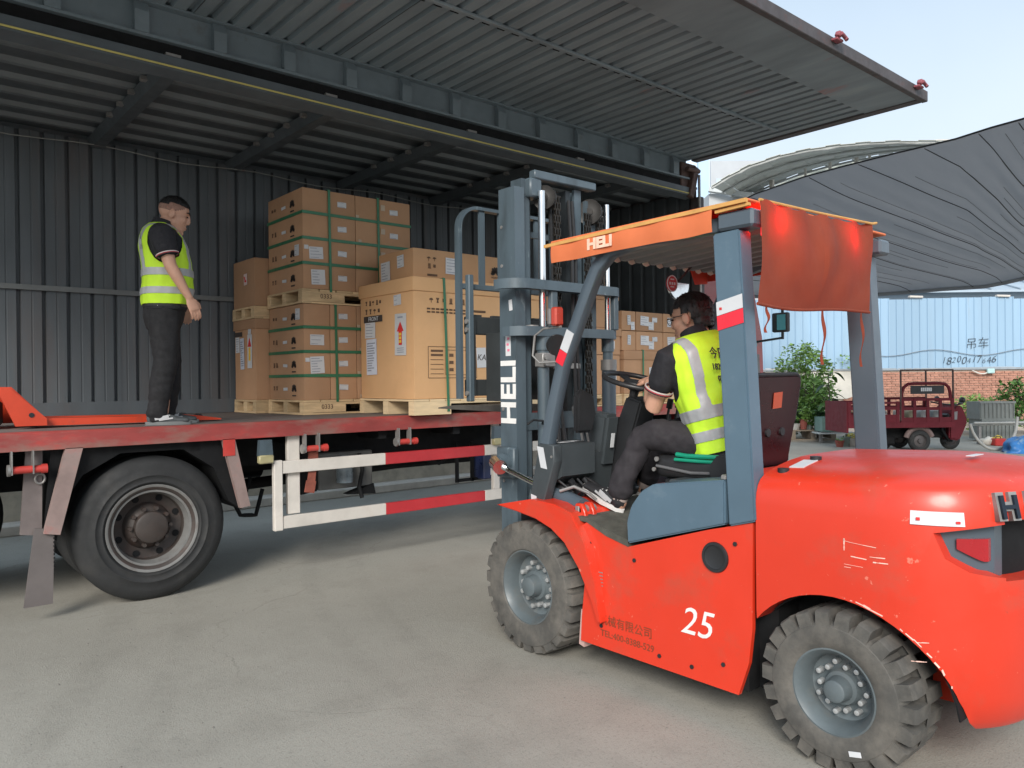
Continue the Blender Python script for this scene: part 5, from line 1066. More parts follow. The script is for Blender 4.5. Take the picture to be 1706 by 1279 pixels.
bm = B(); patch(bm, (3.735, 2.1995, 1.53), (1, 0, .06), (0, -.10, 1), .085, .085, .002); ob('shell_sticker', bm, M('orange_sticker', (.40, .075, .035), .5), sb, 0)
bm = B()
for x in (3.66, 3.80): cyl(bm, (x, 2.225, 1.36), (x, 2.208, 1.36), .022, n=12)
obsplit('shell_plug', bm, m_bplas, sb)
bm = B(); prism(bm, [(3.44, 2.42, 1.08), (3.44, 2.44, 1.18), (3.44, 2.38, 1.25), (3.44, 2.26, 1.27), (3.44, 2.2, 1.2), (3.44, 2.22, 1.10)], (.075, 0, 0)); bmesh.ops.bevel(bm, geom=bm.edges[:], offset=.012, segments=2, affect='EDGES'); ob('belt_housing', bm, m_bplas, FK, 40)
bm = B(); cyl(bm, (3.43, 2.27, 1.13), (3.437, 2.27, 1.13), .012); cyl(bm, (3.51, 2.83, 1.19), (3.5, 2.83, 1.19), .014); cyl(bm, (3.51, 2.85, 1.13), (3.5, 2.85, 1.13), .012); ob('seat_bolt', bm, m_galv, FK)
gh = thing('hose', 'green rubber hose end tucked along the driver seat cushion', 'hose', (3.5, 2.55, 1.2))
bm = B(); tube(bm, [(3.545, 2.42, 1.222), (3.522, 2.5, 1.223), (3.515, 2.62, 1.22), (3.52, 2.70, 1.224)], .013); tube(bm, [(3.53, 2.44, 1.197), (3.505, 2.55, 1.197), (3.503, 2.70, 1.197)], .010); ob('hose_run', bm, M('green_hose', (.01, .30, .18), .4), gh)
# lamps and mirror by the near pillar, convex mirror under the roof
bm = B(); bx(bm, XN + .03, XN + .10, 3.315, 3.345, 1.975, 2.075, .008); il = ob('indicator_lamp', bm, M('grey_lamp_back', (.16, .15, .15), .5), FK, 0)
bm = B(); bx(bm, XN + .031, XN + .10, 3.265, 3.313, 1.97, 2.08, .010); ob('indicator_lens', bm, M('red_lens', (.42, .04, .02), .25, coat=.4), il, 0)
bm = B(); lathe(bm, [(0, .035), (.03, .03), (.055, .012), (.064, -.012), (.064, -.03), (0, -.03)], (XN + .09, 3.335, 1.86), (.25, 1, .1), 24); ob('work_lamp', bm, m_bplas, FK)
bm = B(); tube(bm, [(XN + .08, 3.27, 1.965), (XN + .06, 3.40, 1.96), (XN + .05, 3.47, 1.92), (XN + .05, 3.49, 1.80), (XN + .06, 3.44, 1.755), (XN + .10, 3.30, 1.76)], .007); ob('lamp_bracket', bm, m_galv, FK)
bm = B(); prism(bm, [(XN + .22, 3.24, 1.60), (XN + .33, 3.24, 1.55), (XN + .35, 3.24, 1.44), (XN + .31, 3.24, 1.33), (XN + .18, 3.24, 1.33), (XN + .18, 3.24, 1.56)], (0, .05, 0)); bmesh.ops.bevel(bm, geom=bm.edges[:], offset=.015, segments=2, affect='EDGES'); ob('head_lamp', bm, m_bplas, FK, 40)
mp = V((3.90, 2.96, 2.245))
bm = B(); P = [mp + V((-.16, 0, .02))] 
for k in range(15):
    a = PI + PI * k / 14; P.append(mp + V((math.cos(a) * .10, 0, math.sin(a) * .105)))
prism(bm, P[1:], (0, .02, 0)); mr = ob('mirror', bm, m_chrome, FK, 40)
bm = B(); lathe(bm, [(.0, 0), (.05, 0), (.05, -.008), (0, -.008)], mp + V((-.085, -.012, -.012)), (0, -1, 0), 28); k = ob('round_sticker', bm, M('crimson_sticker', (.45, .02, .03), .5), mr)
bm = B(); lathe(bm, [(.045, 0), (.051, 0), (.051, .003), (.045, .003), (.045, 0)], mp + V((-.085, -.0125, -.012)), (0, -1, 0), 28)
for q in (-.022, 0, .022): patch(bm, mp + V((-.085 + q, -.013, -.012)), (1, 0, 0), (0, 0, 1), .013, .016, .002)
for q in (.026, -.020): patch(bm, mp + V((-.085, -.013, -.012 + q)), (1, 0, 0), (0, 0, 1), .034, .007, .002)
ob('sticker_print', bm, m_label, mr, 0)
bm = B(); bar(bm, mp + V((0, .02, .0)), (3.98, 2.9, 2.37), .012, .012); ob('mirror_arm', bm, m_bplas, mr, 0)
# red sun curtain tied across the rear of the canopy
m_cur = M('terracotta_curtain_cloth', (.235, .045, .020), .9, 0, .12, 5, .12, 260, grime=((.20, .06, .035), .5, .75, 4, .5))
n = m_cur.node_tree.nodes; L = m_cur.node_tree.links; tb = n.new('ShaderNodeBsdfTranslucent'); tb.inputs[0].default_value = (.85, .05, .02, 1); mxs = n.new('ShaderNodeMixShader'); mxs.inputs[0].default_value = .17
L.new(n['Principled BSDF'].outputs[0], mxs.inputs[1]); L.new(tb.outputs[0], mxs.inputs[2]); L.new(mxs.outputs[0], n['Material Output'].inputs[0])
CU = thing('sun_curtain', 'terracotta cloth curtain tied across the rear of the forklift canopy, lamps glowing through', 'curtain', (XC, 1.92, 2.2))
def cur(u, v):
    x = 3.115 + 1.095 * u; top = 2.455 - .012 * math.sin(u * PI) + .006 * math.sin(u * 40) * (1 - v)
    sw_ = math.exp(-((u - .47) / .33) ** 2) * math.sin(v * PI) * .05; dr = .010 * math.sin(u * 26 + v * 3) * (1 - v) + .022 * math.sin((u - .47 + .35 * (v - .3) * (1 if u > .47 else -1)) * 18) * v * (1 - v)
    return V((x + .006 * math.sin(v * 5), 1.915 - .0 - sw_ - dr + .01 * v, top - (.475 + .008 * math.sin(u * 7)) * v + .02 * u))
bm = B(); grid(bm, 80, 36, cur); ob('cloth', bm, m_cur, CU, 180)
bm = B(); tube(bm, [cur(u, 1.0) + V((0, 0, .006)) for u in np.linspace(0, 1, 40)], .008); ob('hem', bm, m_cur, CU)
for u, ln, w in ((.06, .12, .02), (.53, .27, .026), (.91, .29, .022)):
    p = cur(u, 1.0); bm = B(); grid(bm, 2, 12, lambda a, b_: p + V((w * (a - .5) * (1 - .3 * b_) + .01 * math.sin(b_ * 5), -.004 + .006 * math.sin(b_ * 9 + a), -ln * b_)), .002); ob('tie_ribbon', bm, m_cur, CU, 60)
bm = B(); tube(bm, [cur(0, 0), cur(.5, 0) + V((0, .02, .012)), cur(1, 0), cur(1, 0) + V((.05, 0, .01))], .007); ob('hanging_cord', bm, M('yellowed_batten', (.62, .33, .10)), CU)
ob_world = ob
def ob(name, bm, mat, par=None, smooth=40, **k): return ob_world(name, bm, mat, par, smooth, local=True)
# ================================================================ people
def smoothtab(tab):
    zs = [t[0] for t in tab]
    def f(z):
        z = max(zs[0], min(zs[-1], z)); k = max(i for i in range(len(zs)) if zs[i] <= z); k = min(k, len(zs) - 2); t = (z - zs[k]) / (zs[k + 1] - zs[k])
        def cr(j):
            p = [tab[max(0, min(len(tab) - 1, k + q))][j] for q in (-1, 0, 1, 2)]
            return .5 * (2 * p[1] + (p[2] - p[0]) * t + (2 * p[0] - 5 * p[1] + 4 * p[2] - p[3]) * t * t + (3 * p[1] - p[0] - 3 * p[2] + p[3]) * t ** 3)
        return cr(1), cr(2), cr(3)
    return f
def torso_fn(tab, mt, seed, fold=.006):
    f = smoothtab(tab)
    def T(th, z, off=0, ff=1):
        cx, a, b_ = f(z); c_, s_ = math.cos(th), math.sin(th); e = .82
        p = V((cx + math.copysign(abs(c_) ** e, c_) * (a + off), math.copysign(abs(s_) ** e, s_) * (b_ + off), z))
        nn = mnoise.noise(V((p.x * 7 + seed, p.y * 7, p.z * 11))) * fold + mnoise.noise(V((p.x * 21, p.y * 21 + seed, p.z * 5 + p.y * 9))) * fold * .55
        r_ = V((p.x - cx, p.y, 0)); r_.normalize(); p += r_ * nn * ff
        return mt @ p
    return T, f
def smooth_rim(bm, it=5):
    rim = [v for v in bm.verts if any(e.is_boundary for e in v.link_edges)]
    for _ in range(it):
        new = {}
        for v in rim:
            nb = [e.other_vert(v).co for e in v.link_edges if e.is_boundary]
            if len(nb) == 2: new[v] = v.co * .4 + (nb[0] + nb[1]) * .3
        for v, c in new.items(): v.co = c
def shell(T, z0, z1, off, keep, nu=110, nv=70, thick=.006, ff=1):
    bm = B(); g = []
    for j in range(nv + 1):
        z = z0 + (z1 - z0) * j / nv; g.append([bm.verts.new(T(2 * PI * i / nu, z, off, ff)) for i in range(nu)])
    for j in range(nv):
        for i in range(nu):
            th = 2 * PI * (i + .5) / nu; z = z0 + (z1 - z0) * (j + .5) / nv
            if keep(th, z): bm.faces.new((g[j][i], g[j][(i + 1) % nu], g[j + 1][(i + 1) % nu], g[j + 1][i]))
    bmesh.ops.delete(bm, geom=[v for v in bm.verts if not v.link_faces], context='VERTS')
    smooth_rim(bm)
    if thick: solid(bm, thick)
    return bm
def tufts(bm, n_, seed, up_, ln, keep=None):             # loose locks standing off the hair surface
    r_ = random.Random(seed); bm.normal_update(); fs = [f for f in bm.faces if f.normal.length > 0]; new = []
    for _ in range(n_):
        f = r_.choice(fs); p = f.calc_center_median(); n__ = f.normal
        if keep and not keep(p): continue
        d = (V(up_) * -1 + V((r_.uniform(-.4, .4), r_.uniform(-.4, .4), r_.uniform(-.2, .3)))); d = (d - n__ * d.dot(n__)).normalized(); s = d.cross(n__) * r_.uniform(.0025, .005); L_q = ln * r_.uniform(.6, 1.3)
        new.append((p - n__ * .003 - s, p - n__ * .003 + s, p + d * L_q * .6 + n__ * .0035 + s * .6, p + d * L_q + n__ * r_.uniform(-.003, .003), p + d * L_q * .6 + n__ * .0035 - s * .6))
    for q in new: bm.faces.new([bm.verts.new(v) for v in q])
def head_geo(bm, H, k, jaw=1.0):
    def E(c, r, n=18):
        mt = H @ Mx.Translation(V(c) * k) @ Mx.Diagonal((r[0] * k, r[1] * k, r[2] * k, 1)); bmesh.ops.create_uvsphere(bm, u_segments=n, v_segments=12, radius=1, matrix=mt)
    E((-.012, 0, .035), (.098, .076, .088)); E((.028, 0, -.03), (.064, .063 * jaw, .088)); E((.034, 0, -.083), (.052, .052 * jaw, .042)); E((.070, 0, -.104), (.02, .024, .018))
    E((.072, 0, .034), (.022, .05, .013)); E((.086, 0, -.060), (.012, .022, .006)); E((.085, 0, -.073), (.012, .02, .006))
    for s in (1, -1): E((.052, s * .036, -.02), (.034, .028, .034)); E((-.008, s * .078, -.008), (.019, .010, .033)); E((-.002, s * .084, -.006), (.016, .006, .026))
    limb(bm, [(H @ (V((.088, 0, .022)) * k), .009 * k, .009 * k), (H @ (V((.1, 0, -.012)) * k), .012 * k, .011 * k), (H @ (V((.0995, 0, -.026)) * k), .017 * k, .010 * k)], 10, side=H.to_3x3() @ V((0, 1, 0)))
def face_bits(H, k, par, brow=True):
    for s in (1, -1):
        bm = B(); bmesh.ops.create_uvsphere(bm, u_segments=12, v_segments=8, radius=1, matrix=H @ Mx.Translation(V((.0855, s * .032, .010)) * k) @ Mx.Diagonal((.006 * k, .0135 * k, .006 * k, 1))); ob('eye', bm, M('eye_dark', (.03, .02, .018), .2), par, 90)
        bm = B(); limb(bm, [(H @ (V((.094, s * .016, .033)) * k), .005 * k, .003 * k), (H @ (V((.090, s * .036, .039)) * k), .005 * k, .003 * k), (H @ (V((.074, s * .055, .034)) * k), .003 * k, .002 * k)], 8, side=H.to_3x3() @ V((0, 0, 1))); ob('eyebrow', bm, m_hair, par, 90)
    bm = B(); limb(bm, [(H @ (V((.090, .020, -.067)) * k), .002, .002), (H @ (V((.0985, 0, -.0665)) * k), .003, .0025), (H @ (V((.090, -.020, -.067)) * k), .002, .002)], 8); ob('mouth_line', bm, M('lip_shade', (.24, .09, .075), .5), par, 90)
def hand(bm, wrist, d, n_, thumb_side, k=1.0, curl=.5, spread=.5):
    # palm from the wrist along d; n_ = palm normal (fingers curl towards it); thumb leaves on the side n_ x d * thumb_side
    d = V(d).normalized(); n_ = (V(n_) - d * V(n_).dot(d)).normalized(); s = n_.cross(d) * thumb_side
    w = V(wrist)
    limb(bm, [(w, .026 * k, .02 * k), (w + d * .04 * k, .040 * k, .017 * k), (w + d * .085 * k, .043 * k, .015 * k)], 14, side=s)
    for i, (o, ln) in enumerate(((.030, .074), (.010, .082), (-.011, .076), (-.031, .060))):
        b_ = w + d * .085 * k + s * o * k; c1 = curl * .6; dd = (d * math.cos(c1) + n_ * math.sin(c1)); c2 = curl * 1.5; d2 = (d * math.cos(c2) + n_ * math.sin(c2)); c3 = curl * 2.2; d3 = d * math.cos(c3) + n_ * math.sin(c3); off = s * o * .12 * spread
        p1 = b_ + (dd + off) * ln * .48 * k; p2 = p1 + d2 * ln * .32 * k; p3 = p2 + d3 * ln * .22 * k
        limb(bm, [(b_ - d * .02 * k, .0095 * k), (b_, .0098 * k), (p1, .0088 * k), (p2, .0082 * k), (p3, .007 * k)], 8, side=s)
    t0 = w + d * .03 * k + s * .028 * k; t1 = t0 + (d * .7 + s * .6 + n_ * .35).normalized() * .042 * k; t2 = t1 + (d * .9 + s * .15 + n_ * .4).normalized() * .034 * k
    limb(bm, [(t0 - s * .012 * k, .014 * k), (t0, .0135 * k), (t1, .0115 * k), (t2, .009 * k)], 8, side=n_)
def cuff_mesh(a, b_, r, n=28, t=.006):                   # a short ring around a limb
    bm = B(); s, u, d = frame_at(V(b_) - V(a)); lathe(bm, [(r, 0), (r + t, 0), (r + t, (V(b_) - V(a)).length), (r, (V(b_) - V(a)).length), (r, 0)], a, d, n); return bm
def shoe(toe_dir, heel, L, par, mat, k=1.0, tilt=0):
    f = V(toe_dir).normalized(); s = V((0, 0, 1)).cross(f).normalized(); u = f.cross(s); h = V(heel)
    bm = B(); limb(bm, [(h + f * .045 + u * .055, .036 * k, .042), (h + f * .10 + u * .055, .042 * k, .045), (h + f * L * .52 + u * .047, .046 * k, .036), (h + f * L * .72 + u * .038, .050 * k, .026), (h + f * (L - .035) + u * .033, .042 * k, .020)], 18, side=s); limb(bm, [(h + f * .05 + u * .05, .04 * k, .042), (h + f * .062 + u * .115, .043, .047)], 14, side=s)
    me = remesh(bm, .005, 3); sh = obm('shoe', me, mat, par, 60)
    bm = B(); out = []
    for i in range(28):
        a = 2 * PI * i / 28; x = math.cos(a); y = math.sin(a); px_ = L / 2 + x * L / 2; wd_ = (.044 if px_ < L * .35 else .052) * k; out.append(h + f * px_ + s * y * wd_ * (1 - .12 * abs(x) ** 4))
    prism(bm, [p for p in out], u * .028); so_ = ob('sole', bm, m_sole if mat is m_shoek else M('dark_sole', (.16, .17, .17), .7), sh, 40)
    bm = B()
    for q in range(3): bar(bm, h + f * (.11 + .03 * q) + u * (.092 - .008 * q) + s * .03, h + f * (.115 + .03 * q) + u * (.092 - .008 * q) - s * .03, .006, .008)
    ob('laces', bm, m_sole, sh, 0)
    bm = B()
    for sg in (1, -1): bar(bm, h + f * .07 + u * .05 + s * sg * .047 * k, h + f * .17 + u * .07 + s * sg * .048 * k, .004, .022, u); bar(bm, h + f * .10 + u * .04 + s * sg * .048 * k, h + f * .2 + u * .055 + s * sg * .050 * k, .004, .012, u)
    ob('side_stripe', bm, M('grey_stripe', (.45, .46, .47), .6), sh, 0)
    return sh

# ------------------------------------------------ the man standing on the bed (faces local +X)
P1 = thing('person', 'man in a lime reflective vest standing on the truck bed, looking down', 'person', (1.89, 6.45, ZD), R(-15))
I4 = Mx.Identity(4)
tab = [(.84, 0, .140, .178), (.93, .003, .160, .188), (1.03, .016, .172, .19), (1.14, .020, .174, .195), (1.26, .014, .168, .20), (1.38, -.002, .165, .21), (1.47, -.022, .145, .205), (1.54, -.03, .11, .165), (1.60, -.02, .072, .085)]
T1, f1 = torso_fn(tab, I4, 3.1, .011)
bm = B(); HK = 1.17
H1 = Mx.Translation((.075, -.005, 1.665)) @ Mx.Rotation(R(-6), 4, 'Z') @ Mx.Rotation(R(17), 4, 'Y')
head_geo(bm, H1, HK, 1.08)
limb(bm, [((-.02, 0, 1.50), .075, .08), ((0, 0, 1.57), .062, .068), ((.045, 0, 1.63), .06, .066)], 16)
limb(bm, [((-.02, .19, 1.49), .06), ((-.02, 0, 1.46), .10, .08), ((-.02, -.19, 1.49), .06)], 14, side=(0, 0, 1))
limb(bm, [((0, 0, 1.47), .16, .11), ((.01, 0, 1.1), .17, .15), ((0, 0, .92), .15, .12)], 16)
for s in (1, -1): limb(bm, [((0, s * .09, .92), .075), ((.01, s * .09, .5), .05), ((-.02, s * .09, .1), .035)], 12)
ra = [(-.025, -.225, 1.475), (.035, -.272, 1.225), (.165, -.262, .985)]
limb(bm, [(ra[0], .058), ((.0, -.25, 1.36), .054, .056), (ra[1], .044, .046), ((.075, -.275, 1.15), .047, .045), (ra[2], .030, .028)], 16)
hand(bm, ra[2], (.42, .02, -1), (-.4, .9, -.1), -1, 1.12, .32)
la = [(-.025, .225, 1.475), (.03, .275, 1.225), (.13, .265, .99)]
limb(bm, [(la[0], .058), (la[1], .044), (la[2], .029)], 16); hand(bm, la[2], (.3, 0, -1), (-.3, -.9, 0), 1, 1.12, .35)
me = remesh(bm, .0058, 3); body = obm('body', me, m_skin, P1, 180)
face_bits(H1, HK, body)
bm = B(); bmesh.ops.create_uvsphere(bm, u_segments=40, v_segments=28, radius=1, matrix=H1 @ Mx.Translation(V((-.012, 0, .037)) * HK) @ Mx.Diagonal((.101 * HK, .0775 * HK, .0905 * HK, 1)))
Hi = H1.inverted()
def hairkeep1(v):
    q = (Hi @ v) / HK; return q.z > .062 + (.035 if q.x > .06 else 0) * (q.x - .06) * 10 - (.02 if q.x < -.04 else 0) or (abs(q.y) < .05 and q.x > -.02 and q.z > .075)
bmesh.ops.delete(bm, geom=[v for v in bm.verts if not hairkeep1(v.co)], context='VERTS')
for v in bm.verts: v.co += (v.co - H1.translation).normalized() * (mnoise.noise(v.co * 90) * .004 + .003)
tufts(bm, 500, 8, (-1, 0, .2), .014); ob('hair', bm, m_hair, P1, 60)
bm = B(); bmesh.ops.create_uvsphere(bm, u_segments=48, v_segments=36, radius=1, matrix=H1 @ Mx.Translation(V((-.012, 0, .035)) * HK) @ Mx.Diagonal((.0992 * HK, .0768 * HK, .0888 * HK, 1)))
bmesh.ops.delete(bm, geom=[v for v in bm.verts if not (lambda q: q.z > .012 + max(0, q.x + .0) * .55 and q.x < .062)((Hi @ v.co) / HK)], context='VERTS'); ob('hair_fade', bm, M('cropped_hair', (.26, .145, .108), .8, 0, .25, 60), P1, 180)
# dark polo: torso, sleeves and collar
bm = shell(T1, .90, 1.585, .004, lambda th, z: True, 80, 50, 0)
bmesh.ops.holes_fill(bm, edges=[e for e in bm.edges if e.is_boundary], sides=0)
for q in (ra, la):
    a = V(q[0]); b_ = V(q[1]); e = a.lerp(b_, .52); s_ = -1 if q is ra else 1
    limb(bm, [(a + V((0, -.07 * s_, .02)), .078, .088), (a + V((.0, 0, .0)), .086, .098), (a.lerp(b_, .3), .079, .088), (e, .074, .084)], 20)
me = remesh(bm, .007, 3, lambda p: mnoise.noise(V((p.x * 26, p.y * 26, p.z * 14))) * .0035); ob_polo = obm('polo_shirt', me, m_polo, P1, 180)
for q, s_ in ((ra, -1), (la, 1)):
    a = V(q[0]); b_ = V(q[1]); d = (b_ - a).normalized(); e = a.lerp(b_, .57) + d * .018
    for (o_, w_, mt_) in ((0, .007, M('cuff_white', (.62, .55, .53), .8)), (.008, .006, M('cuff_red', (.42, .05, .06), .8)), (.015, .006, m_polo)):
        cm = cuff_mesh(e + d * o_, e + d * (o_ + w_), .081, 28, .004); ob('sleeve_cuff', cm, mt_, ob_polo, 60)
bm = B(); lathe(bm, [(.074, 0), (.088, 0), (.080, .045), (.074, .045), (.074, 0)], (-.012, 0, 1.575), V((.3, 0, 1)), 28); ob('collar', bm, m_polo, ob_polo, 60)
# vest with armholes, V-neck and tape
def keepv(th, z):
    p = T1(th, z)
    for s in (1, -1):
        if ((p.x + .0) / .115) ** 2 + ((z - 1.44) / (.185 if z < 1.44 else .115)) ** 2 < 1 and p.y * s > .10: return False
    if p.x > .0 and abs(p.y) < .012 + max(0, z - 1.33) * .42: return False
    return True
ob('vest', shell(T1, .945, 1.582, .017, keepv, 150, 96, .005), m_vest, P1, 60)
def bottomcurve(th, z): return True
def tape_keep(th, z):
    if not keepv(th, z): return False
    p = T1(th, z)
    return (1.165 < z < 1.222) or (1.02 < z < 1.075) or (z > 1.2 and .085 < abs(p.y) < .132)
ob('reflective_tape', shell(T1, .96, 1.57, .0215, tape_keep, 190, 150, .003), m_refl, P1, 60)
vt = [o for o in COL.objects if o.name.startswith('vest')][-1]
for (s_, z_, h_) in (('1', 1.46, .07), ('29', 1.38, .05)):
    p = T1(PI + .55, z_, .026); text(s_, h_, m_ink, vt, p, (0, -1, 0.0), (0, 0, 1), 'lettering', .001, local=True)
# trousers
bm = B()
limb(bm, [((0, 0, .97), .188, .152), ((-.008, 0, .9), .188, .155), ((-.012, 0, .84), .178, .15)], 26)
for s, fx in ((-1, -.03), (1, .035)):
    limb(bm, [((-.005, s * .085, .88), .102, .128), ((-.005 + fx * .2, s * .095, .70), .095, .108), ((.012 + fx * .5, s * .10, .50), .08, .09), ((-.01 + fx, s * .105, .30), .073, .085), ((-.035 + fx, s * .105, .13), .063, .074), ((-.04 + fx, s * .105, .075), .066, .080)], 22)
def crease(p):
    w = 1.0 if p.z < .3 else .55
    return (mnoise.noise(V((p.x * 9, p.y * 9, p.z * 24))) * .008 + mnoise.noise(V((p.x * 18, p.y * 18, p.z * 7))) * .006) * w
me = remesh(bm, .0085, 3, crease); tr = obm('trousers', me, m_trou, P1, 180)
bm = shell(T1, .925, .965, .007, lambda th, z: True, 60, 2, .004, 0); ob('belt', bm, m_vinyl, tr, 60)
bm = B(); bx(bm, -.06, -.03, -.185, -.178, .925, .935); ob('pocket_tag', bm, m_label, tr, 0)
shoe((1, -.05, 0), (-.155, -.105, 0), .335, P1, m_shoeg, 1.0); shoe((1, .12, 0), (-.085, .105, 0), .335, P1, m_shoeg, 1.0)

# ------------------------------------------------ the driver (faces local +X, which is turned to world +Y)
P2 = thing('person', 'forklift driver in lime vest seated at the wheel, seen from behind', 'person', (3.78, 2.53, 0), R(90))
mt2 = Mx.Translation((.0, .03, 1.22)) @ Mx.Rotation(R(-5), 4, 'X') @ Mx.Rotation(R(14), 4, 'Y') @ Mx.Rotation(R(-24), 4, 'Z') @ Mx.Translation((0, 0, -.86))
tab2 = [(.84, 0, .135, .18), (.93, -.004, .14, .178), (1.03, 0, .14, .178), (1.14, 0.0, .14, .185), (1.26, -.005, .138, .198), (1.38, -.018, .135, .208), (1.47, -.028, .122, .205), (1.53, -.024, .092, .16), (1.575, -.012, .064, .078)]
T2, f2 = torso_fn(tab2, mt2, 9.7, .013)
bm = B(); HK2 = 1.17
H2 = Mx.Translation((.25, .01, 2.005)) @ Mx.Rotation(R(13), 4, 'Z') @ Mx.Rotation(R(10), 4, 'Y')
head_geo(bm, H2, HK2, .96)
limb(bm, [((.13, 0, 1.80), .072, .078), ((.18, 0, 1.88), .058, .064), ((.225, 0, 1.955), .058, .064)], 16)
sh = [mt2 @ V((-.02, s * .185, 1.46)) for s in (1, -1)]
limb(bm, [(sh[0], .06), (mt2 @ V((-.02, 0, 1.43)), .10, .08), (sh[1], .06)], 14, side=(0, 0, 1))
limb(bm, [(mt2 @ V((0, 0, 1.46)), .15, .1), (mt2 @ V((0, 0, 1.1)), .14, .11), (mt2 @ V((0, 0, .9)), .14, .11)], 16)
LA = [mt2 @ V((-.02, .205, 1.452)), V((.335, .262, 1.485)), V((.475, .12, 1.63))]
limb(bm, [(LA[0], .06), (LA[0].lerp(LA[1], .5), .056), (LA[1], .049, .052), (LA[1].lerp(LA[2], .3) , .050, .047), (LA[2], .031, .029)], 16)
hand(bm, LA[2], (.75, -.45, .12), (0, -.3, -1), -1, 1.05, .75)
RA = [mt2 @ V((-.02, -.215, 1.452)), V((.36, -.25, 1.50)), V((.56, -.12, 1.64))]
limb(bm, [(RA[0], .06), (RA[1], .048), (RA[2], .03)], 16); hand(bm, RA[2], (.75, .4, .1), (0, .3, -1), 1, 1.05, .75)
for s, kx, ky, ax_, ay, az in ((1, .41, .29, .475, .392, .97), (-1, .56, .17, .78, .18, .97)):
    limb(bm, [((.03, s * .10, 1.30), .07), ((kx, s * ky, 1.32), .05), ((ax_, s * ay, az), .042), ((ax_ + .005, s * ay, az - .04), .042)], 12)
me = remesh(bm, .0058, 3); body2 = obm('body', me, m_skin, P2, 180); face_bits(H2, HK2, body2)
# full dark hair
bm = B(); bmesh.ops.create_uvsphere(bm, u_segments=48, v_segments=36, radius=1, matrix=H2 @ Mx.Translation(V((-.016, 0, .034)) * HK2) @ Mx.Diagonal((.1085 * HK2, .0855 * HK2, .101 * HK2, 1)))
bmesh.ops.create_uvsphere(bm, u_segments=32, v_segments=20, radius=1, matrix=H2 @ Mx.Translation(V((-.055, 0, -.03)) * HK2) @ Mx.Diagonal((.058 * HK2, .066 * HK2, .06 * HK2, 1)))
me = remesh(bm, .006, 2); bm = B(); bm.from_mesh(me); Hi2 = H2.inverted()
def hk2(v):
    q = (Hi2 @ v) / HK2
    if q.x > .015: return q.z > .052 + max(0, q.x - .05) * .35
    if q.x > -.035: return q.z > .018
    return q.z > -.078 + (q.x + .035) * -.25
bmesh.ops.delete(bm, geom=[v for v in bm.verts if not hk2(v.co)], context='VERTS')
for v in bm.verts:
    q = v.co - H2.translation; v.co += q.normalized() * (mnoise.noise(V((v.co.x * 60, v.co.y * 60, v.co.z * 12))) * .0035 + mnoise.noise(v.co * 140) * .0015)
tufts(bm, 220, 5, (0, 0, 1), .016); ob('hair', bm, m_hair, P2, 60)
bm = B(); k = HK2
for s in (1, -1):
    tube(bm, [H2 @ (V(p) * k) for p in ((-.01, s * .084, .012), (.05, s * .078, .014), (.098, s * .062, .012))], .0025, 6); tube(bm, [H2 @ (V((.102, s * .034 + .024 * math.cos(a), .004 + .018 * math.sin(a))) * k) for a in np.linspace(0, 2 * PI, 15)[:-1]], .002, 6, True)
ob('glasses', bm, m_bplas, P2, 60)
bm = shell(T2, .86, 1.565, .004, lambda th, z: True, 80, 50, 0)
bmesh.ops.holes_fill(bm, edges=[e for e in bm.edges if e.is_boundary], sides=0)
for q, s_ in ((LA, 1), (RA, -1)):
    a, b_ = V(q[0]), V(q[1]); limb(bm, [(a + V((-.02, -.07 * s_, .03)), .070, .08), (a, .076, .086), (a.lerp(b_, .3), .074, .08), (a.lerp(b_, .46), .074, .08)], 20)
me = remesh(bm, .007, 3, lambda p: mnoise.noise(V((p.x * 26, p.y * 26, p.z * 14))) * .004); polo2 = obm('polo_shirt', me, m_polo, P2, 180)
for q in (LA, RA):
    a, b_ = V(q[0]), V(q[1]); d = (b_ - a).normalized(); e = a.lerp(b_, .46) + d * .04
    for (o_, w_, mt_) in ((0, .007, M('cuff_white', (.62, .55, .53))), (.008, .006, M('cuff_red', (.42, .05, .06))), (.015, .006, m_polo)):
        ob('sleeve_cuff', cuff_mesh(e + d * o_, e + d * (o_ + w_), .079, 28, .004), mt_, polo2, 60)
bm = B(); lathe(bm, [(.068, 0), (.082, 0), (.074, .05), (.068, .05), (.068, 0)], mt2 @ V((-.008, 0, 1.545)), mt2.to_3x3() @ V((.25, 0, 1)), 28); ob('collar', bm, m_polo, polo2, 60)
Mi2 = mt2.inverted()
def keep2(th, z):
    p = Mi2 @ T2(th, z)
    for s in (1, -1):
        if ((p.x - .035) / .105) ** 2 + ((z - 1.40) / (.19 if z < 1.40 else .13)) ** 2 < 1 and p.y * s > .09: return False
    if p.x > .0 and abs(p.y) < .012 + max(0, z - 1.30) * .42: return False
    return True
V2 = ob('vest', shell(T2, .885, 1.56, .016, keep2, 150, 96, .005), m_vest, P2, 60)
def tape2(th, z):
    if not keep2(th, z): return False
    p = Mi2 @ T2(th, z)
    return (1.075 < z < 1.14) or (.955 < z < 1.012) or (z > 1.12 and .085 < abs(p.y) - (z - 1.12) * .03 < .135)
ob('reflective_tape', shell(T2, .89, 1.55, .0205, tape2, 190, 150, .003), m_refl, P2, 60)
for (s_, z_, y_, h_) in (('今日', 1.41, .0, .07), ('182004', 1.335, .0, .052), ('0286', 1.27, .0, .045)):
    p = mt2 @ V((f2(z_)[0] - f2(z_)[1] - .034, y_, z_)); text(s_, h_, m_ink, V2, p, (0, -1, 0), mt2.to_3x3() @ V((0, 0, 1)), 'lettering', .002, local=True, sx=1.0)
bm = B(); limb(bm, [(mt2 @ V((0, 0, .96)), .172, .135), (mt2 @ V((.0, 0, .88)), .18, .145), ((.02, 0, 1.235), .18, .14)], 24)
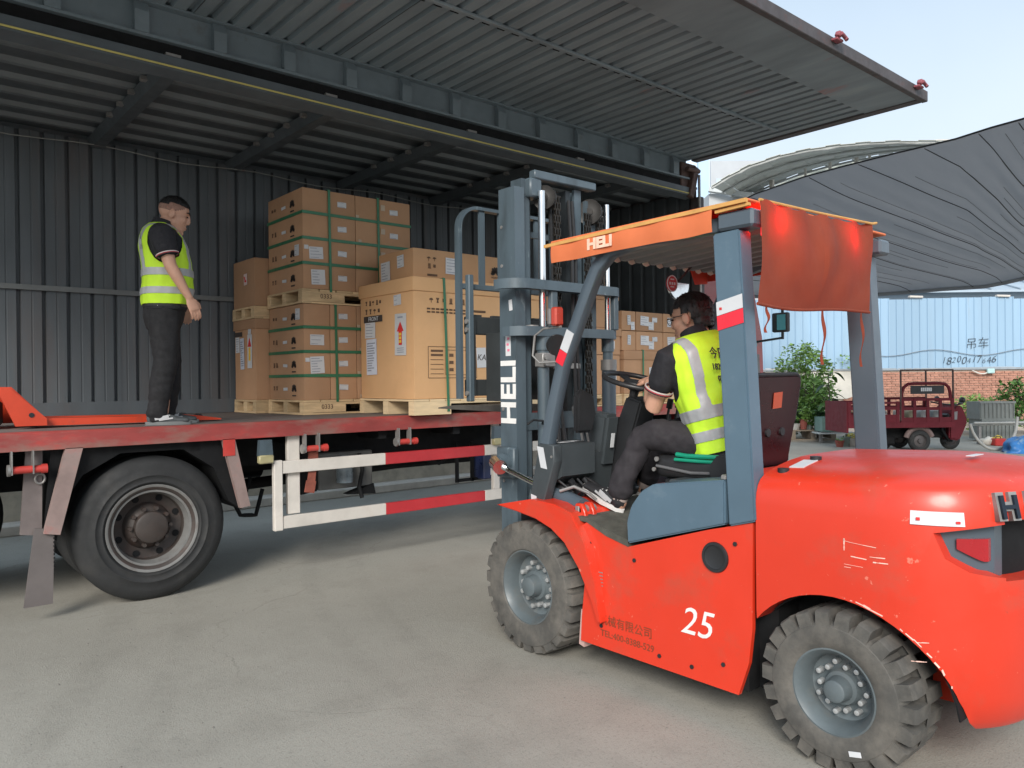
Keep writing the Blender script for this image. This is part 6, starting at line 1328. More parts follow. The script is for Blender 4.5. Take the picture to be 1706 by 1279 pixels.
for s, kx, ky, ax_, ay, az in ((1, .40, .285, .478, .392, .965), (-1, .55, .17, .74, .18, .97)):
    kz = 1.325
    limb(bm, [((.0, s * .09, 1.27), .10, .105), ((kx * .42, s * (.07 + ky * .35), 1.30), .098, .102), ((kx * .8, s * (ky - .03), 1.328), .086, .088), ((kx, s * ky, kz - .02), .078, .078), ((kx + .03, s * (ky + (ay - ky) * .15), kz - .1), .076, .076), (((kx + ax_) / 2 + .015, s * (ky + ay) / 2, (kz + az) / 2), .068, .074), ((ax_ - .006, s * ay, az + .07), .064, .072), ((ax_ - .002, s * ay, az + .04), .066, .074)], 22)
def crease2(p): return mnoise.noise(V((p.x * 11, p.y * 9, p.z * 13))) * .010 + mnoise.noise(V((p.x * 26, p.y * 18, p.z * 24))) * .005
me = remesh(bm, .0085, 3, crease2); tr2 = obm('trousers', me, m_trou2, P2, 180)
bm = shell(T2, .885, .925, .008, lambda th, z: True, 60, 2, .004, 0); ob('belt', bm, m_vinyl, tr2, 60)
shoe((1, .03, .40), (.455, .395, .868), .335, P2, m_shoek, 1.08); shoe((1, -.1, .3), (.735, -.18, .86), .33, P2, m_shoek, 1.05)
for s, ax_, ay in ((1, .482, .392), (-1, .765, .18)):
    bm = B(); limb(bm, [((ax_ - .01, s * ay, 1.02), .044, .048), ((ax_, s * ay, .955), .047, .052)], 14); ob('sock', bm, M('pale_sock', (.42, .34, .31), .9), P2, 90)

ob = ob_world
# ================================================================ the yard behind
def gp(px, d): p = far(px, 630, d); return V((p.x, p.y, 0))
def zz(px, py, d): return far(px, py, d).z
def locf(px0, d): return lambda px: (px - px0) * d / F
m_bluew = M('pale_blue_cladding', (.29, .43, .57), .5, 0, .05, 1.2, grime=[((.25, .35, .45), .52, .78, 1.1, .7), ((.30, .27, .24), .64, .78, 2.5, .5)], stretch=(1, 1, .12), rnd=.07)
BW = thing('cladding_fence', 'long pale blue corrugated metal fence with handwritten phone number on brick base', 'fence', gp(1500, 23), FACE)
X_ = locf(1500, 23); z0, z1 = zz(1500, 613, 23), zz(1500, 497, 23); pit_ = .232; src = None; k = 0; x = X_(1120)
rs = random.Random(11)
while x < X_(1900):
    if src is None:
        bm = B(); prev = None
        for q in range(4):
            for (a, dy) in ((0, 0), (.80, 0), (.86, -.028), (.94, -.028), (1.0, 0)):
                xx = q * pit_ + a * pit_; cur_ = (bm.verts.new((xx, dy, z0)), bm.verts.new((xx, dy, z1)))
                if prev and xx > px_prev + 1e-5: bm.faces.new((prev[0], cur_[0], cur_[1], prev[1]))
                prev = cur_; px_prev = xx
        bmesh.ops.remove_doubles(bm, verts=bm.verts, dist=1e-5); bmesh.ops.translate(bm, verts=bm.verts, vec=(x, 0, 0)); src = ob('cladding_sheet', bm, m_bluew, BW, 0, local=True); xs = x
    else: inst(src, 'cladding_sheet', BW, (x - xs, -.004 * (k % 2), rs.uniform(-.05, .04)))
    x += 4 * pit_; k += 1
text('吊车', .36, M('felt_pen', (.035, .04, .05), .8), BW, (X_(1627), -.04, zz(1627, 573, 23)), (1, 0, .05), (0, 0, 1), 'handwriting', .003, local=True, bold=-.006, shear=.12)
for i, ch in enumerate('18200417646'): text(ch, .28 + .05 * math.sin(i * 2.1), M('felt_pen', (.035, .04, .05)), BW, (X_(1571 + i * 8.3), -.04, zz(1600, 600 + 1.5 * math.sin(i * 1.7), 23)), (1, 0, .12 * math.sin(i * 3)), (0, 0, 1), 'handwriting', .003, local=True, bold=-.006, shear=.25)
bm = B(); tube(bm, [(X_(1440 + 270 * t), -.05, zz(1500, 588 + 5 * math.sin(t * 11), 23)) for t in np.linspace(0, 1, 40)], .010, 6); ob('sagging_wire', bm, M('grey_wire', (.22, .25, .28)), BW, 60, local=True)
bm = B(); tube(bm, [(X_(1618 + 34 * t), -.06, zz(1620, 617, 23) - .10 * math.sin(t * PI)) for t in np.linspace(0, 1, 14)], .022); ob('white_pipe', bm, m_white, BW, 60, local=True)
bm = B(); bx(bm, X_(1642), X_(1654), -.12, -.03, zz(1640, 622, 23), zz(1640, 614, 23), .02); ob('junction_box', bm, M('pale_teal_box', (.45, .66, .66), .5), BW, 0, local=True)
bm = B(); bx(bm, X_(1120), X_(1900), -.02, .10, z0 - .06, z0 - .005); ob('bottom_angle', bm, M('grey_angle', (.30, .33, .36), .6), BW, 0, local=True)
for px_ in (1515, 1660):
    bm = B(); bx(bm, X_(px_), X_(px_ + 22), -.08, .05, z1 + .01, z1 + .07, .01, Mx.Rotation(.04, 3, 'Y')); ob('white_board', bm, m_white, BW, 0, local=True)
# brick base
BK = thing('brick_wall', 'weathered red brick wall with flaking white plaster below the blue fence', 'wall', gp(1500, 23.05), FACE)
bm = B(); bx(bm, X_(1120), X_(1900), .02, .25, 0, z0 - .065); ob('mortar_core', bm, M('pale_mortar', (.50, .43, .37), .9, 0, .15, 3), BK, 0, local=True)
bm = B(); mats_ = [M('brick_red', (.40, .20, .145), .9, 0, .3, 9), M('brick_pale', (.47, .30, .23), .9, 0, .3, 9), M('brick_dark', (.28, .14, .11), .9, 0, .3, 9)]
zc = .35; row = 0
while zc < z0 - .13:
    x = X_(1405) + (.13 if row % 2 else 0)
    while x < X_(1760):
        n0 = len(bm.faces); bx(bm, x, x + .245, -.012 + rs.uniform(-.006, .006), .03, zc, zc + .058); bm.faces.ensure_lookup_table(); mi = rs.choice((0, 0, 0, 1, 1, 2))
        for f_ in bm.faces[n0:]: f_.material_index = mi
        x += .26
    zc += .072; row += 1
ob('bricks', bm, mats_, BK, 0, local=True, kind='stuff')
def blob_outline(cx, cz, rx, rz, n_=26, seed=0): return [(cx + math.cos(a) * rx * (1 + .28 * mnoise.noise(V((math.cos(a) * 1.5 + seed, math.sin(a) * 1.5, seed)))), cz + math.sin(a) * rz * (1 + .28 * mnoise.noise(V((math.cos(a) * 1.5 + seed, math.sin(a) * 1.5 + 7, seed))))) for a in np.linspace(0, 2 * PI, n_ + 1)[:-1]]
m_plas = M('flaking_white_plaster', (.66, .63, .57), .9, 0, .12, 3, .1, 20, grime=((.45, .36, .29), .6, .75, 3, .6))
for (cx, cz, rx, rz, sd) in ((X_(1385), 1.45, 1.25, .42, 1), (X_(1290), 1.1, .9, .75, 3)):
    bm = B(); prism(bm, [(a, -.03, b_) for a, b_ in blob_outline(cx, cz, rx, rz, 26, sd)], (0, .03, 0)); ob('plaster_patch', bm, m_plas, BK, 0, local=True)
# roofs and buildings beyond
def house(label, px0, px1, ytop, d, mat, depth=6, roof=None):
    h = thing('building', label, 'building', gp((px0 + px1) / 2, d), FACE); X2 = locf((px0 + px1) / 2, d); zt = zz((px0 + px1) / 2, ytop, d)
    bm = B(); bx(bm, X2(px0), X2(px1), 0, depth, 0, zt); ob('wall', bm, mat, h, 0, local=True); return h, X2, zt
h, X2, zt = house('pale slate blue shed roofline just over the blue fence', 1390, 1960, 484, 31, M('slate_blue_shed', (.36, .45, .54), .6, 0, .08, 1), 5)
bm = B(); prism(bm, [(X2(1380), -.5, zt - .1), (X2(1380), 2.8, zt + .9), (X2(1380), 2.8, zt + .98), (X2(1380), -.5, zt - .02)], (X2(1980) - X2(1380), 0, 0)); rf = ob('roof', bm, M('slate_blue_roof', (.38, .46, .54), .55, 0, .1, 1), h, 0, local=True)
bm = B()
for q in range(34): bx(bm, X2(1385 + q * 17), X2(1385 + q * 17) + .05, -.02, 0, zt + .2, zt + .24); 
bm.free()
for q in range(12):
    bm = B(); bar(bm, (X2(1400 + q * 48), -.5, zt + .02), (X2(1400 + q * 48), 2.8, zt + 1.01), .06, .05); ob('roof_rib', bm, M('slate_blue_roof', (.38, .46, .54)), rf, 0, local=True)
h, X2, zt = house('tall pale blue and white panelled building between the truck front and the arched roof', 1085, 1186, 225, 36, M('ice_blue_panel', (.55, .68, .82), .5, 0, .06, .6), 8)
for q in range(5):
    bm = B(); bx(bm, X2(1100 + q * 17), X2(1100 + q * 17) + .18, -.08, -.002, 0, zt - .2); ob('wall_rib', bm, M('pale_rib', (.62, .74, .86), .5), h, 0, local=True)
bm = B(); bx(bm, X2(1165), X2(1182), -.2, -.002, 0, zt); ob('corner_pier', bm, M('blue_pier', (.42, .58, .78), .5, 0, .05, 1), h, 0, local=True)
h, X2, zt = house('white low annex with a grey gutter left of the arched roof', 1184, 1330, 322, 30, M('white_render', (.46, .48, .50), .7, 0, .05, 1), 4)
bm = B(); bar(bm, (X2(1182), -.15, zt + .12), (X2(1335), -.9, zt - .62), .25, .16); ob('gutter', bm, M('pale_grey_gutter', (.46, .49, .50), .5), h, 0, local=True)
h, X2, zt = house('bright white distant block hazy above the annex', 1187, 1275, 268, 44, M('white_render', (.46, .48, .50)), 6)
for q in range(3):
    bm = B(); bx(bm, X2(1196 + q * 27), X2(1196 + q * 27) + .5, -.03, -.001, zt - 2.2, zt - 1.0); ob('window', bm, M('pale_far_glass', (.50, .58, .66), .2), h, 0, local=True)
# arched roof
OUT = [(1185, 309), (1215, 291), (1250, 273.5), (1300, 257.5), (1350, 247), (1400, 240), (1450, 236), (1500, 234), (1560, 234), (1620, 238), (1700, 250), (1800, 275)]
INN = [(1232, 332), (1255, 320), (1290, 304), (1330, 289), (1375, 276), (1420, 265.5), (1465, 257.5), (1510, 251), (1562, 246), (1615, 246), (1690, 257), (1780, 281)]
AR = thing('arched_roof', 'arched translucent roof on white posts rising behind the black net', 'roof', gp(1400, 29), 0)
def arcp(P, t, d):
    q = t * (len(P) - 1); k = min(int(q), len(P) - 2); a, b_ = P[k], P[k + 1]; f_ = q - k; return far(a[0] + (b_[0] - a[0]) * f_, a[1] + (b_[1] - a[1]) * f_, d)
def arc_sheet(u, v): return arcp(OUT, u, 27).lerp(arcp(INN, u, 31), v)
m_arch = M('weathered_roof_sheet', (.50, .51, .47), .7, 0, .15, .8, grime=((.34, .33, .28), .5, .75, .6, .6))
NS = 22
for k in range(NS):
    bm = B(); grid(bm, 3, 8, lambda u, v: arc_sheet((k - .02 + 1.04 * u) / NS, v) + V((0, 0, .03 * (k % 2))), .02); ob('roof_panel', bm, m_arch, AR, 0)
for v in (.02, .35, .68, .98):
    bm = B(); tube(bm, [arc_sheet(u, v) - V((0, 0, .08)) for u in np.linspace(0, 1, 60)], .045, 6); ob('purlin', bm, M('grey_purlin', (.36, .37, .36), .5), AR, 60)
bm = B(); grid(bm, 60, 1, lambda u, v: arcp([(x + 5, y + 2) for x, y in INN], u, 31.2) - V((0, 0, .30 * v + .02)), .03); ob('skylight_band', bm, M('pale_skylight', (.78, .80, .70), .6, emit=None), AR, 0)
bm = B(); tube(bm, [arcp([(x, y - 13) for x, y in INN], u, 30.6) for u in np.linspace(.0, 1, 60)], .03, 6); ob('handrail', bm, m_white, AR, 60)
for px_, y0, y1, w in ((1286, 283, 322, .14), (1342, 274, 302, .07), (1383, 258, 292, .09), (1427, 255, 285, .12), (1449, 256, 280, .08), (1232, 309, 330, .07), (1500, 244, 270, .09)):
    a, b_ = far(px_, y1, 30.4), far(px_, y0, 30.4); bm = B(); bar(bm, V((a.x, a.y, a.z - 2.0)), V((a.x, a.y, b_.z)), w, w, (1, 0, 0)); ob('post', bm, m_white, AR, 0)
# black shade net
NE = [(1212, 350, 13.4), (1256, 325.5, 12.9), (1338, 297, 12.3), (1401, 280, 11.7), (1493, 257, 10.9), (1591, 234, 10.1), (1651, 215, 9.6), (1706, 200, 9.2), (1800, 165, 8.5), (1960, 100, 7.5)]
FE2 = [(1180, 489, 20), (1330, 488, 19), (1440, 486, 18.2), (1510, 481, 17.6), (1570, 475.5, 17.2), (1640, 471, 16.7), (1676, 464, 16.4), (1706, 457, 16.2), (1820, 432, 15.4), (2050, 395, 14)]
def poly3(P, t):
    q = max(0, min(1, t)) * (len(P) - 1); k = min(int(q), len(P) - 2); f_ = q - k; return far(*P[k]).lerp(far(*P[k + 1]), f_)
def net(u, v):
    p = poly3(NE, u).lerp(poly3(FE2, u), v); w = u - .55 * v; e = math.sin(PI * min(1, max(0, v))) ** .7
    s = .10 * math.sin(PI * v) + e * (.022 * abs(math.sin(w * 15.5)) + .010 * math.sin(w * 47 + v * 2) + .007 * math.sin(w * 113 + v * 3)) + .03 * mnoise.noise(V((u * 6, v * 5, 2))) * e
    if v > .93: s += .10 * ((v - .93) / .07) ** 2 * .8
    return p - V((0, 0, s - .02))
n = m_net.node_tree.nodes; L = m_net.node_tree.links; tb = n.new('ShaderNodeBsdfTranslucent'); tb.inputs[0].default_value = (.62, .63, .65, 1); mxs = n.new('ShaderNodeMixShader'); mxs.inputs[0].default_value = .5
L.new(n['Principled BSDF'].outputs[0], mxs.inputs[1]); L.new(tb.outputs[0], mxs.inputs[2]); L.new(mxs.outputs[0], n['Material Output'].inputs[0])
NT = thing('shade_net', 'large black shade net sagging over the yard behind the forklift', 'shade net', gp(1500, 13), 0)
bm = B(); grid(bm, 150, 90, net, .004); ob('net_cloth', bm, m_net, NT, 180)
for u0 in (-.35, -.2, -.02, .1, .24, .37, .5, .63, .76):
    pts = [net(u0 + .55 * v, v) - V((0, 0, .03)) for v in np.linspace(0, 1, 40) if 0 <= u0 + .55 * v <= 1]
    bm = B(); tube(bm, pts, .007, 6); ob('support_wire', bm, M('dark_wire', (.045, .047, .05), .7), NT, 60)
rs = random.Random(3)
for k in range(34):  # thin darker tubes stand in for the shading of the net's folds
    u0 = -.5 + k * .043 + rs.uniform(-.015, .015); v0 = rs.uniform(0, .4); v1 = rs.uniform(.6, 1)
    pts = [net(u0 + .55 * v, v) - V((0, 0, .012)) for v in np.linspace(v0, v1, 30) if 0 <= u0 + .55 * v <= 1]
    if len(pts) > 4: bm = B(); tube(bm, pts, .0042, 5); ob('fold_shade_line', bm, M('net_fold_shade', (.19, .195, .20), .8), NT, 60)
bm = B(); tube(bm, [net(u, 1.0) - V((0, 0, .02)) for u in np.linspace(0, 1, 80)], .045, 8); ob('rolled_hem', bm, m_net, NT, 60)
bm = B(); tube(bm, [net(u, 0) for u in np.linspace(0, 1, 80)], .012, 6); ob('edge_cord', bm, m_black, NT, 60)

# ------------------------------------------------ cargo tricycle
m_tri = M('maroon_tricycle_paint', (.115, .012, .020), .6, 0, .15, 4, spec=.25, grime=((.20, .09, .08), .62, .8, 5, .3))
D3 = 16.8; TR = thing('cargo_tricycle', 'dark red cargo tricycle with slatted bed and black head board', 'tricycle', gp(1530, D3), FACE)
def tx(px): return (px - 1530) * D3 / F
def tz(py): return max(0.0, (752.5 - py) * D3 / F)
def tri(name, bm, mat=None, par=None, sm=0): return ob(name, bm, mat or m_tri, par or TR, sm, local=True)
bm = B(); bx(bm, tx(1412), tx(1588), .0, 1.15, tz(708), tz(703)); bx(bm, tx(1412), tx(1589), -.03, .02, tz(712), tz(703)); tri('bed', bm)
for yy in (-.01, 1.13):
    bm = B(); bx(bm, tx(1500), tx(1588), yy, yy + .03, tz(667.5), tz(663)); bx(bm, tx(1500), tx(1588), yy, yy + .03, tz(683), tz(678)); bx(bm, tx(1500), tx(1588), yy, yy + .03, tz(703), tz(695))
    for px_ in (1501, 1521, 1543, 1564, 1584): bx(bm, tx(px_), tx(px_ + 4.5), yy - .008, yy + .038, tz(703), tz(663))
    tri('side_gate', bm)
    bm = B(); bx(bm, tx(1412), tx(1498), yy, yy + .03, tz(703), tz(690)); bx(bm, tx(1412), tx(1498), yy, yy + .03, tz(672), tz(668.5)); bx(bm, tx(1412), tx(1498), yy, yy + .03, tz(682), tz(676.5))
    for px_ in (1412, 1440, 1468, 1493): bx(bm, tx(px_), tx(px_ + 5), yy - .006, yy + .036, tz(703), tz(668))
    tri('side_gate', bm)
bm = B(); bx(bm, tx(1410), tx(1413), 0, 1.15, tz(720), tz(668)); tri('tail_gate', bm)
for px_, c_ in ((1526, (.45, .42, .30)), (1507, (.5, .47, .40)), (1547, (.48, .5, .5)), (1568, (.42, .45, .44)), (1478, (.6, .6, .58))):
    bm = B(); bx(bm, tx(px_ - 2), tx(px_ + 9), .25, .5, tz(703), tz(684), .02); tri('bagged_load', bm, M('load_%d' % px_, c_, .8, 0, .2, 10), None, 0)
bm = B(); tube(bm, [(tx(a), .02, tz(b_)) for a, b_ in ((1503, 664), (1503, 655), (1506, 645), (1513, 639.5), (1522, 638.5), (1545, 638.5), (1566, 638.5), (1575, 639.5), (1581, 645), (1583.5, 655), (1584, 664))], .035, 8); tri('head_rail', bm, None, None, 60)
bm = B(); bx(bm, tx(1518), tx(1573), .0, .04, tz(656), tz(642)); hb = tri('head_board', bm, M('black_board', (.02, .022, .025), .5))
for q in range(6):
    bm = B(); bx(bm, tx(1534 + q * 3.1), tx(1536.4 + q * 3.1), -.006, -.001, tz(651.5), tz(645.5)); bx(bm, tx(1534.4 + q * 3.1), tx(1536 + q * 3.1), -.009, -.006, tz(649.2), tz(648)); tri('board_print', bm, m_label, hb)
bm = B()
for px_ in (1501, 1588): bar(bm, (tx(px_), .0, tz(700)), (tx(px_ - .6), .0, tz(616)), .03, .03)
bar(bm, (tx(1500), 0, tz(616)), (tx(1588), 0, tz(616)), .03, .03)
for px_ in (1501, 1588): bar(bm, (tx(px_), 1.1, tz(700)), (tx(px_ - .6), 1.1, tz(616)), .03, .03)
obsplit('canopy_frame', bm, M('brown_frame', (.07, .04, .035), .6), TR, 0, True)
def tri_wheel(px_, py_, r, y, w):
    bm = B(); o = (tx(px_), y, r); lathe(bm, [(r * .6, w / 2), (r * .85, w / 2 + .01), (r * .97, w / 2 - .02), (r, w / 4), (r, -w / 4), (r * .97, -w / 2 + .02), (r * .85, -w / 2 - .01), (r * .6, -w / 2), (r * .6, w / 2)], o, (0, 1, 0), 36); wh = tri('wheel', bm, m_rubber, None, 60)
    bm = B(); lathe(bm, [(r * .6, .05), (r * .5, .02), (.05, .03), (.05, .07), (0, .07)], o, (0, -1, 0), 24); tri('rim', bm, M('tricycle_rim', (.10, .09, .09), .5, .3), wh, 50)
tri_wheel(1535, 737, .235, .12, .13); tri_wheel(1535, 737, .235, 1.02, .13); tri_wheel(1606.5, 735, .215, .57, .10); tri_wheel(1493, 740, .15, .6, .12)
bm = B(); tube(bm, [(tx(1535) + math.cos(a) * .29, .12, .235 + math.sin(a) * .29) for a in np.linspace(.3, 2.9, 12)], .06, 6); tri('rear_mudguard', bm, M('dusty_guard', (.22, .16, .15), .7), None, 60)
bm = B(); bx(bm, tx(1480), tx(1592), .35, .8, .28, .52); bar(bm, (tx(1575), .2, .5), (tx(1592), .3, .22), .05, .05); bar(bm, (tx(1578), .2, .22), (tx(1606), .5, .2), .05, .05); bx(bm, tx(1478), tx(1500), .2, .9, .12, .34, .05); tri('undercarriage', bm, m_black)
bm = B(); prism(bm, [(tx(1590), .2, tz(733)), (tx(1607), .2, tz(736)), (tx(1614), .2, tz(722)), (tx(1621), .2, tz(704)), (tx(1620), .2, tz(698)), (tx(1612), .2, tz(677)), (tx(1600), .2, tz(677)), (tx(1590), .2, tz(690))], (0, .72, 0)); bmesh.ops.bevel(bm, geom=bm.edges[:], offset=.03, segments=2, affect='EDGES'); tri('front_fairing', bm, None, None, 40)
bm = B(); prism(bm, [(tx(1592), .18, tz(700)), (tx(1602), .18, tz(700)), (tx(1603), .18, tz(686)), (tx(1593), .18, tz(688))], (0, .02, 0)); tri('grey_panel', bm, M('grey_bezel', (.2, .19, .2), .5))
bm = B(); tube(bm, [(tx(1598), -.05, tz(672)), (tx(1604), .2, tz(675)), (tx(1606), .56, tz(676)), (tx(1604), .9, tz(675)), (tx(1598), 1.15, tz(672))], .018); cyl(bm, (tx(1598), -.1, tz(672)), (tx(1600), .06, tz(673)), .025); hb = tri('handlebar', bm, m_bplas, None, 60)
for y in (.05, 1.05):
    bm = B(); ell(bm, (tx(1605), y, tz(667)), .05, .09, .07); tri('mirror', bm, m_bplas, hb, 90)
bm = B(); ell(bm, (tx(1620), .56, tz(689)), .06, .09, .07); tri('headlamp', bm, m_bplas, None, 90)
bm = B(); bx(bm, tx(1586), tx(1592), .2, .9, tz(700), tz(690), .03); tri('driver_seat', bm, m_vinyl)
# ------------------------------------------------ crates, hose and odds and ends at the right
def crate(label, px0, px1, y0, y1, d, mat, group=None):
    pc = (px0 + px1) / 2; c = thing('plastic_crate', label, 'crate', gp(pc, d) + V((0, 0, max(0, zz(pc, y1, d)))), FACE, group); w = (px1 - px0) * d / F; hgt = (y1 - y0) * d / F; dep = w * .65
    bm = B(); bx(bm, -w / 2, w / 2, 0, .02, .0, hgt); bx(bm, -w / 2, w / 2, dep - .02, dep, 0, hgt); bx(bm, -w / 2, -w / 2 + .02, .021, dep - .021, 0, hgt); bx(bm, w / 2 - .02, w / 2, .021, dep - .021, 0, hgt); bx(bm, -w / 2, w / 2, 0, dep, -.02, -.001); ob('crate_wall', bm, mat, c, 0, local=True)
    for k in range(9):
        bm = B(); x = -w / 2 + .03 + k * (w - .06) / 8; bx(bm, x - .012, x + .012, -.025, -.001, .02, hgt - .04); ob('rib', bm, mat, c, 0, local=True)
    bm = B(); bx(bm, -w / 2 - .015, w / 2 + .015, -.03, -.001, hgt - .04, hgt + .01); ob('rim', bm, mat, c, 0, local=True)
    bm = B(); bx(bm, w * .06, w * .24, -.032, -.027, hgt * .25, hgt * .75)
    return (bm.free(), c)[1]
m_gc = M('grey_crate_plastic', (.20, .215, .205), .6, 0, .1, 5)
crate('grey ribbed plastic crate stacked on top, right of the tricycle', 1632, 1690, 669, 697, 19.2, m_gc, 'stacked grey crates')
crate('grey ribbed plastic crate, lower of the stack right of the tricycle', 1635, 1690, 698.5, 731, 19.2, m_gc, 'stacked grey crates')
HS = thing('hose', 'pale grey hose looping to the ground right of the tricycle', 'hose', gp(1660, 17), 0)
def hosept(px, py, d): p = far(px, py, d); return V((p.x, p.y, max(.03, p.z)))
cp = [(1616, 706, 17), (1622, 722, 17), (1632, 736, 17), (1646, 746, 17), (1662, 748, 16.9), (1678, 741, 16.9), (1688, 728, 16.9), (1693, 712, 16.9), (1695, 694, 16.9)]
q = [hosept(*c) for c in cp]; pts = []
for k in range(len(q) - 1):
    for t in np.linspace(0, 1, 6)[:-1]:
        p0, p1, p2, p3 = q[max(0, k - 1)], q[k], q[k + 1], q[min(len(q) - 1, k + 2)]; pts.append(.5 * (2 * p1 + (p2 - p0) * t + (2 * p0 - 5 * p1 + 4 * p2 - p3) * t * t + (3 * p1 - p0 - 3 * p2 + p3) * t ** 3))
bm = B(); tube(bm, pts + [q[-1]], .032, 10); ob('hose_run', bm, M('pale_grey_hose', (.36, .36, .34), .5), HS)
PP = thing('pipe_rack', 'pale pipes lying level in front of the grey crates', 'pipes', gp(1665, 18.5), FACE)
for y, z in ((0, zz(1665, 704, 18.5)), (.08, zz(1665, 707, 18.5))):
    bm = B(); cyl(bm, (-.62, y, z), (.9, y, z), .028, n=10); ob('pipe', bm, M('pale_grey_hose', (.36, .36, .34)), PP, 60, local=True)
bm = B(); bx(bm, -.5, -.44, 0, .1, 0, PP and zz(1665, 708, 18.5) - .03); bx(bm, .7, .76, 0, .1, 0, zz(1665, 708, 18.5) - .03); ob('trestle', bm, m_galv, PP, 0, local=True)
RB = thing('tool_box', 'small red box on the ground near the looping hose', 'box', gp(1667, 18), FACE)
bm = B(); bx(bm, -.13, .13, 0, .2, 0, .17, .02); ob('box_body', bm, M('red_box', (.50, .035, .03), .5), RB, 0, local=True)
bm = B(); tube(bm, [(-.06, .1, .17), (-.05, .1, .21), (.05, .1, .21), (.06, .1, .17)], .012); ob('handle', bm, m_bplas, RB, 60, local=True)
for px_, c_, lbl in ((1648, (.66, .62, .55), 'crumpled pale bag under the pipes'), (1652, (.62, .45, .08), 'yellow plastic bundle in front of the grey crates')):
    bm = B(); bmesh.ops.create_icosphere(bm, subdivisions=3, radius=.14)
    for v in bm.verts: v.co = V((v.co.x * (1.3 if px_ == 1648 else .8), v.co.y, (v.co.z + .10) * .8)) * (1 + .35 * mnoise.noise(v.co * 12)); v.co.z = max(0, v.co.z)
    o = ob('bag', bm, M('bag_%d' % px_, c_, .7), None, 60); o.location = gp(px_ - (4 if px_ == 1648 else -8), 18.3 + (px_ - 1648) * .1); tag(o, lbl, 'bag')
bm = B(); bmesh.ops.create_icosphere(bm, subdivisions=4, radius=1)
for v in bm.verts: v.co = V((v.co.x * .62, v.co.y * .4, max(0, v.co.z * .30 + .03))) * (1 + .22 * mnoise.noise(v.co * 2.5)) + V((0, 0, .015 * mnoise.noise(v.co * 9)))
tp = ob('tarpaulin', bm, M('blue_tarpaulin', (.03, .16, .42), .45, 0, .25, 6, grime=[((.30, .40, .40), .56, .66, 4, .8), ((.03, .12, .10), .6, .7, 3, .8)]), None, 60); tp.location = gp(1708, 16.6); tag(tp, 'crumpled blue and green tarpaulin heap at the right edge of the yard', 'tarpaulin')
# ------------------------------------------------ plants
def leaves(n, sx, sy, sz, z0_, size, seed, spread=.5, down=.3):
    r_ = random.Random(seed); bm = B()
    for i in range(n):
        while True:
            p = V((r_.uniform(-1, 1), r_.uniform(-1, 1), r_.uniform(-1, 1)))
            if p.length < 1 and mnoise.noise(p * 2.2 + V((seed, 0, 0))) > -.12: break
        p = V((p.x * sx, p.y * sy, z0_ + (p.z + 1) * sz / 2)); s = size * r_.uniform(.6, 1.3); d = V((r_.uniform(-1, 1), r_.uniform(-1, 1), r_.uniform(-down - .4, .6))).normalized(); a = V((r_.uniform(-1, 1), r_.uniform(-1, 1), 1)).normalized(); w = d.cross(a).normalized() * s * .28; up_ = w.cross(d).normalized() * s * .08
        vs_ = [bm.verts.new(v) for v in (p, p + d * s * .45 + w + up_, p + d * s, p + d * s * .45 - w + up_)]; bm.faces.new((vs_[0], vs_[1], vs_[2])); bm.faces.new((vs_[0], vs_[2], vs_[3]))
    return bm
def plant(name, label, cat, px_, d, w, h, z0_, n, leaf, mat, seed, stem=True, group=None, zbase=0, par=None):
    p = thing(name, label, cat, gp(px_, d) + V((0, 0, zbase)), FACE, group)
    ob('foliage', leaves(n, w, w * .8, h - z0_, z0_, leaf, seed), mat, p, 0, local=True)
    if stem:
        r_ = random.Random(seed); bm = B()
        for k in range(4): tube(bm, [(r_.uniform(-.03, .03), 0, 0), (r_.uniform(-w, w) * .3, r_.uniform(-w, w) * .3, h * .45), (r_.uniform(-w, w) * .7, r_.uniform(-w, w) * .6, h * .85)], [.022, .016, .006], 6)
        ob('stems', bm, m_bark, p, 60, local=True)
    return p
m_gl = M('light_leaf', (.19, .32, .07), .5, 0, .35, 7, rnd=.15)
plant('bush', 'tall feathery light green bush between the seat back and the curtain ribbon', 'bush', 1338, 21.5, .85, 2.65, .45, 3000, .12, m_gl, 3)
plant('bush', 'lower dense green bush beside the plaster wall behind the pots', 'bush', 1350, 20.8, .75, 1.15, .15, 1700, .10, m_green, 5)
plant('bush', 'low bright weeds along the brick wall behind the tricycle', 'bush', 1628, 21.5, .75, 1.15, .1, 1500, .10, m_gl, 6)
plant('bush', 'broad-leaved shrub behind the grey crates at the right', 'bush', 1690, 21, .5, 1.6, .3, 800, .14, m_green, 8)
plant('bush', 'sparse weeds low along the wall at the far right', 'bush', 1740, 21.5, .8, 1.0, .05, 500, .14, m_gl, 9)
plant('bush', 'pale feathery sapling leaning beside the rubber plant', 'bush', 1362, 20.6, .55, 1.75, .5, 900, .11, m_gl, 15)
plant('bush', 'low leafy weeds at the foot of the plaster wall left of the old pallet', 'bush', 1312, 20.9, .5, .9, .05, 900, .10, m_green, 17)
plant('vine', 'thin creeper hanging over the lower edge of the blue fence', 'vine', 1425, 22.8, .75, 2.35, 1.95, 160, .12, m_gl, 12, False)
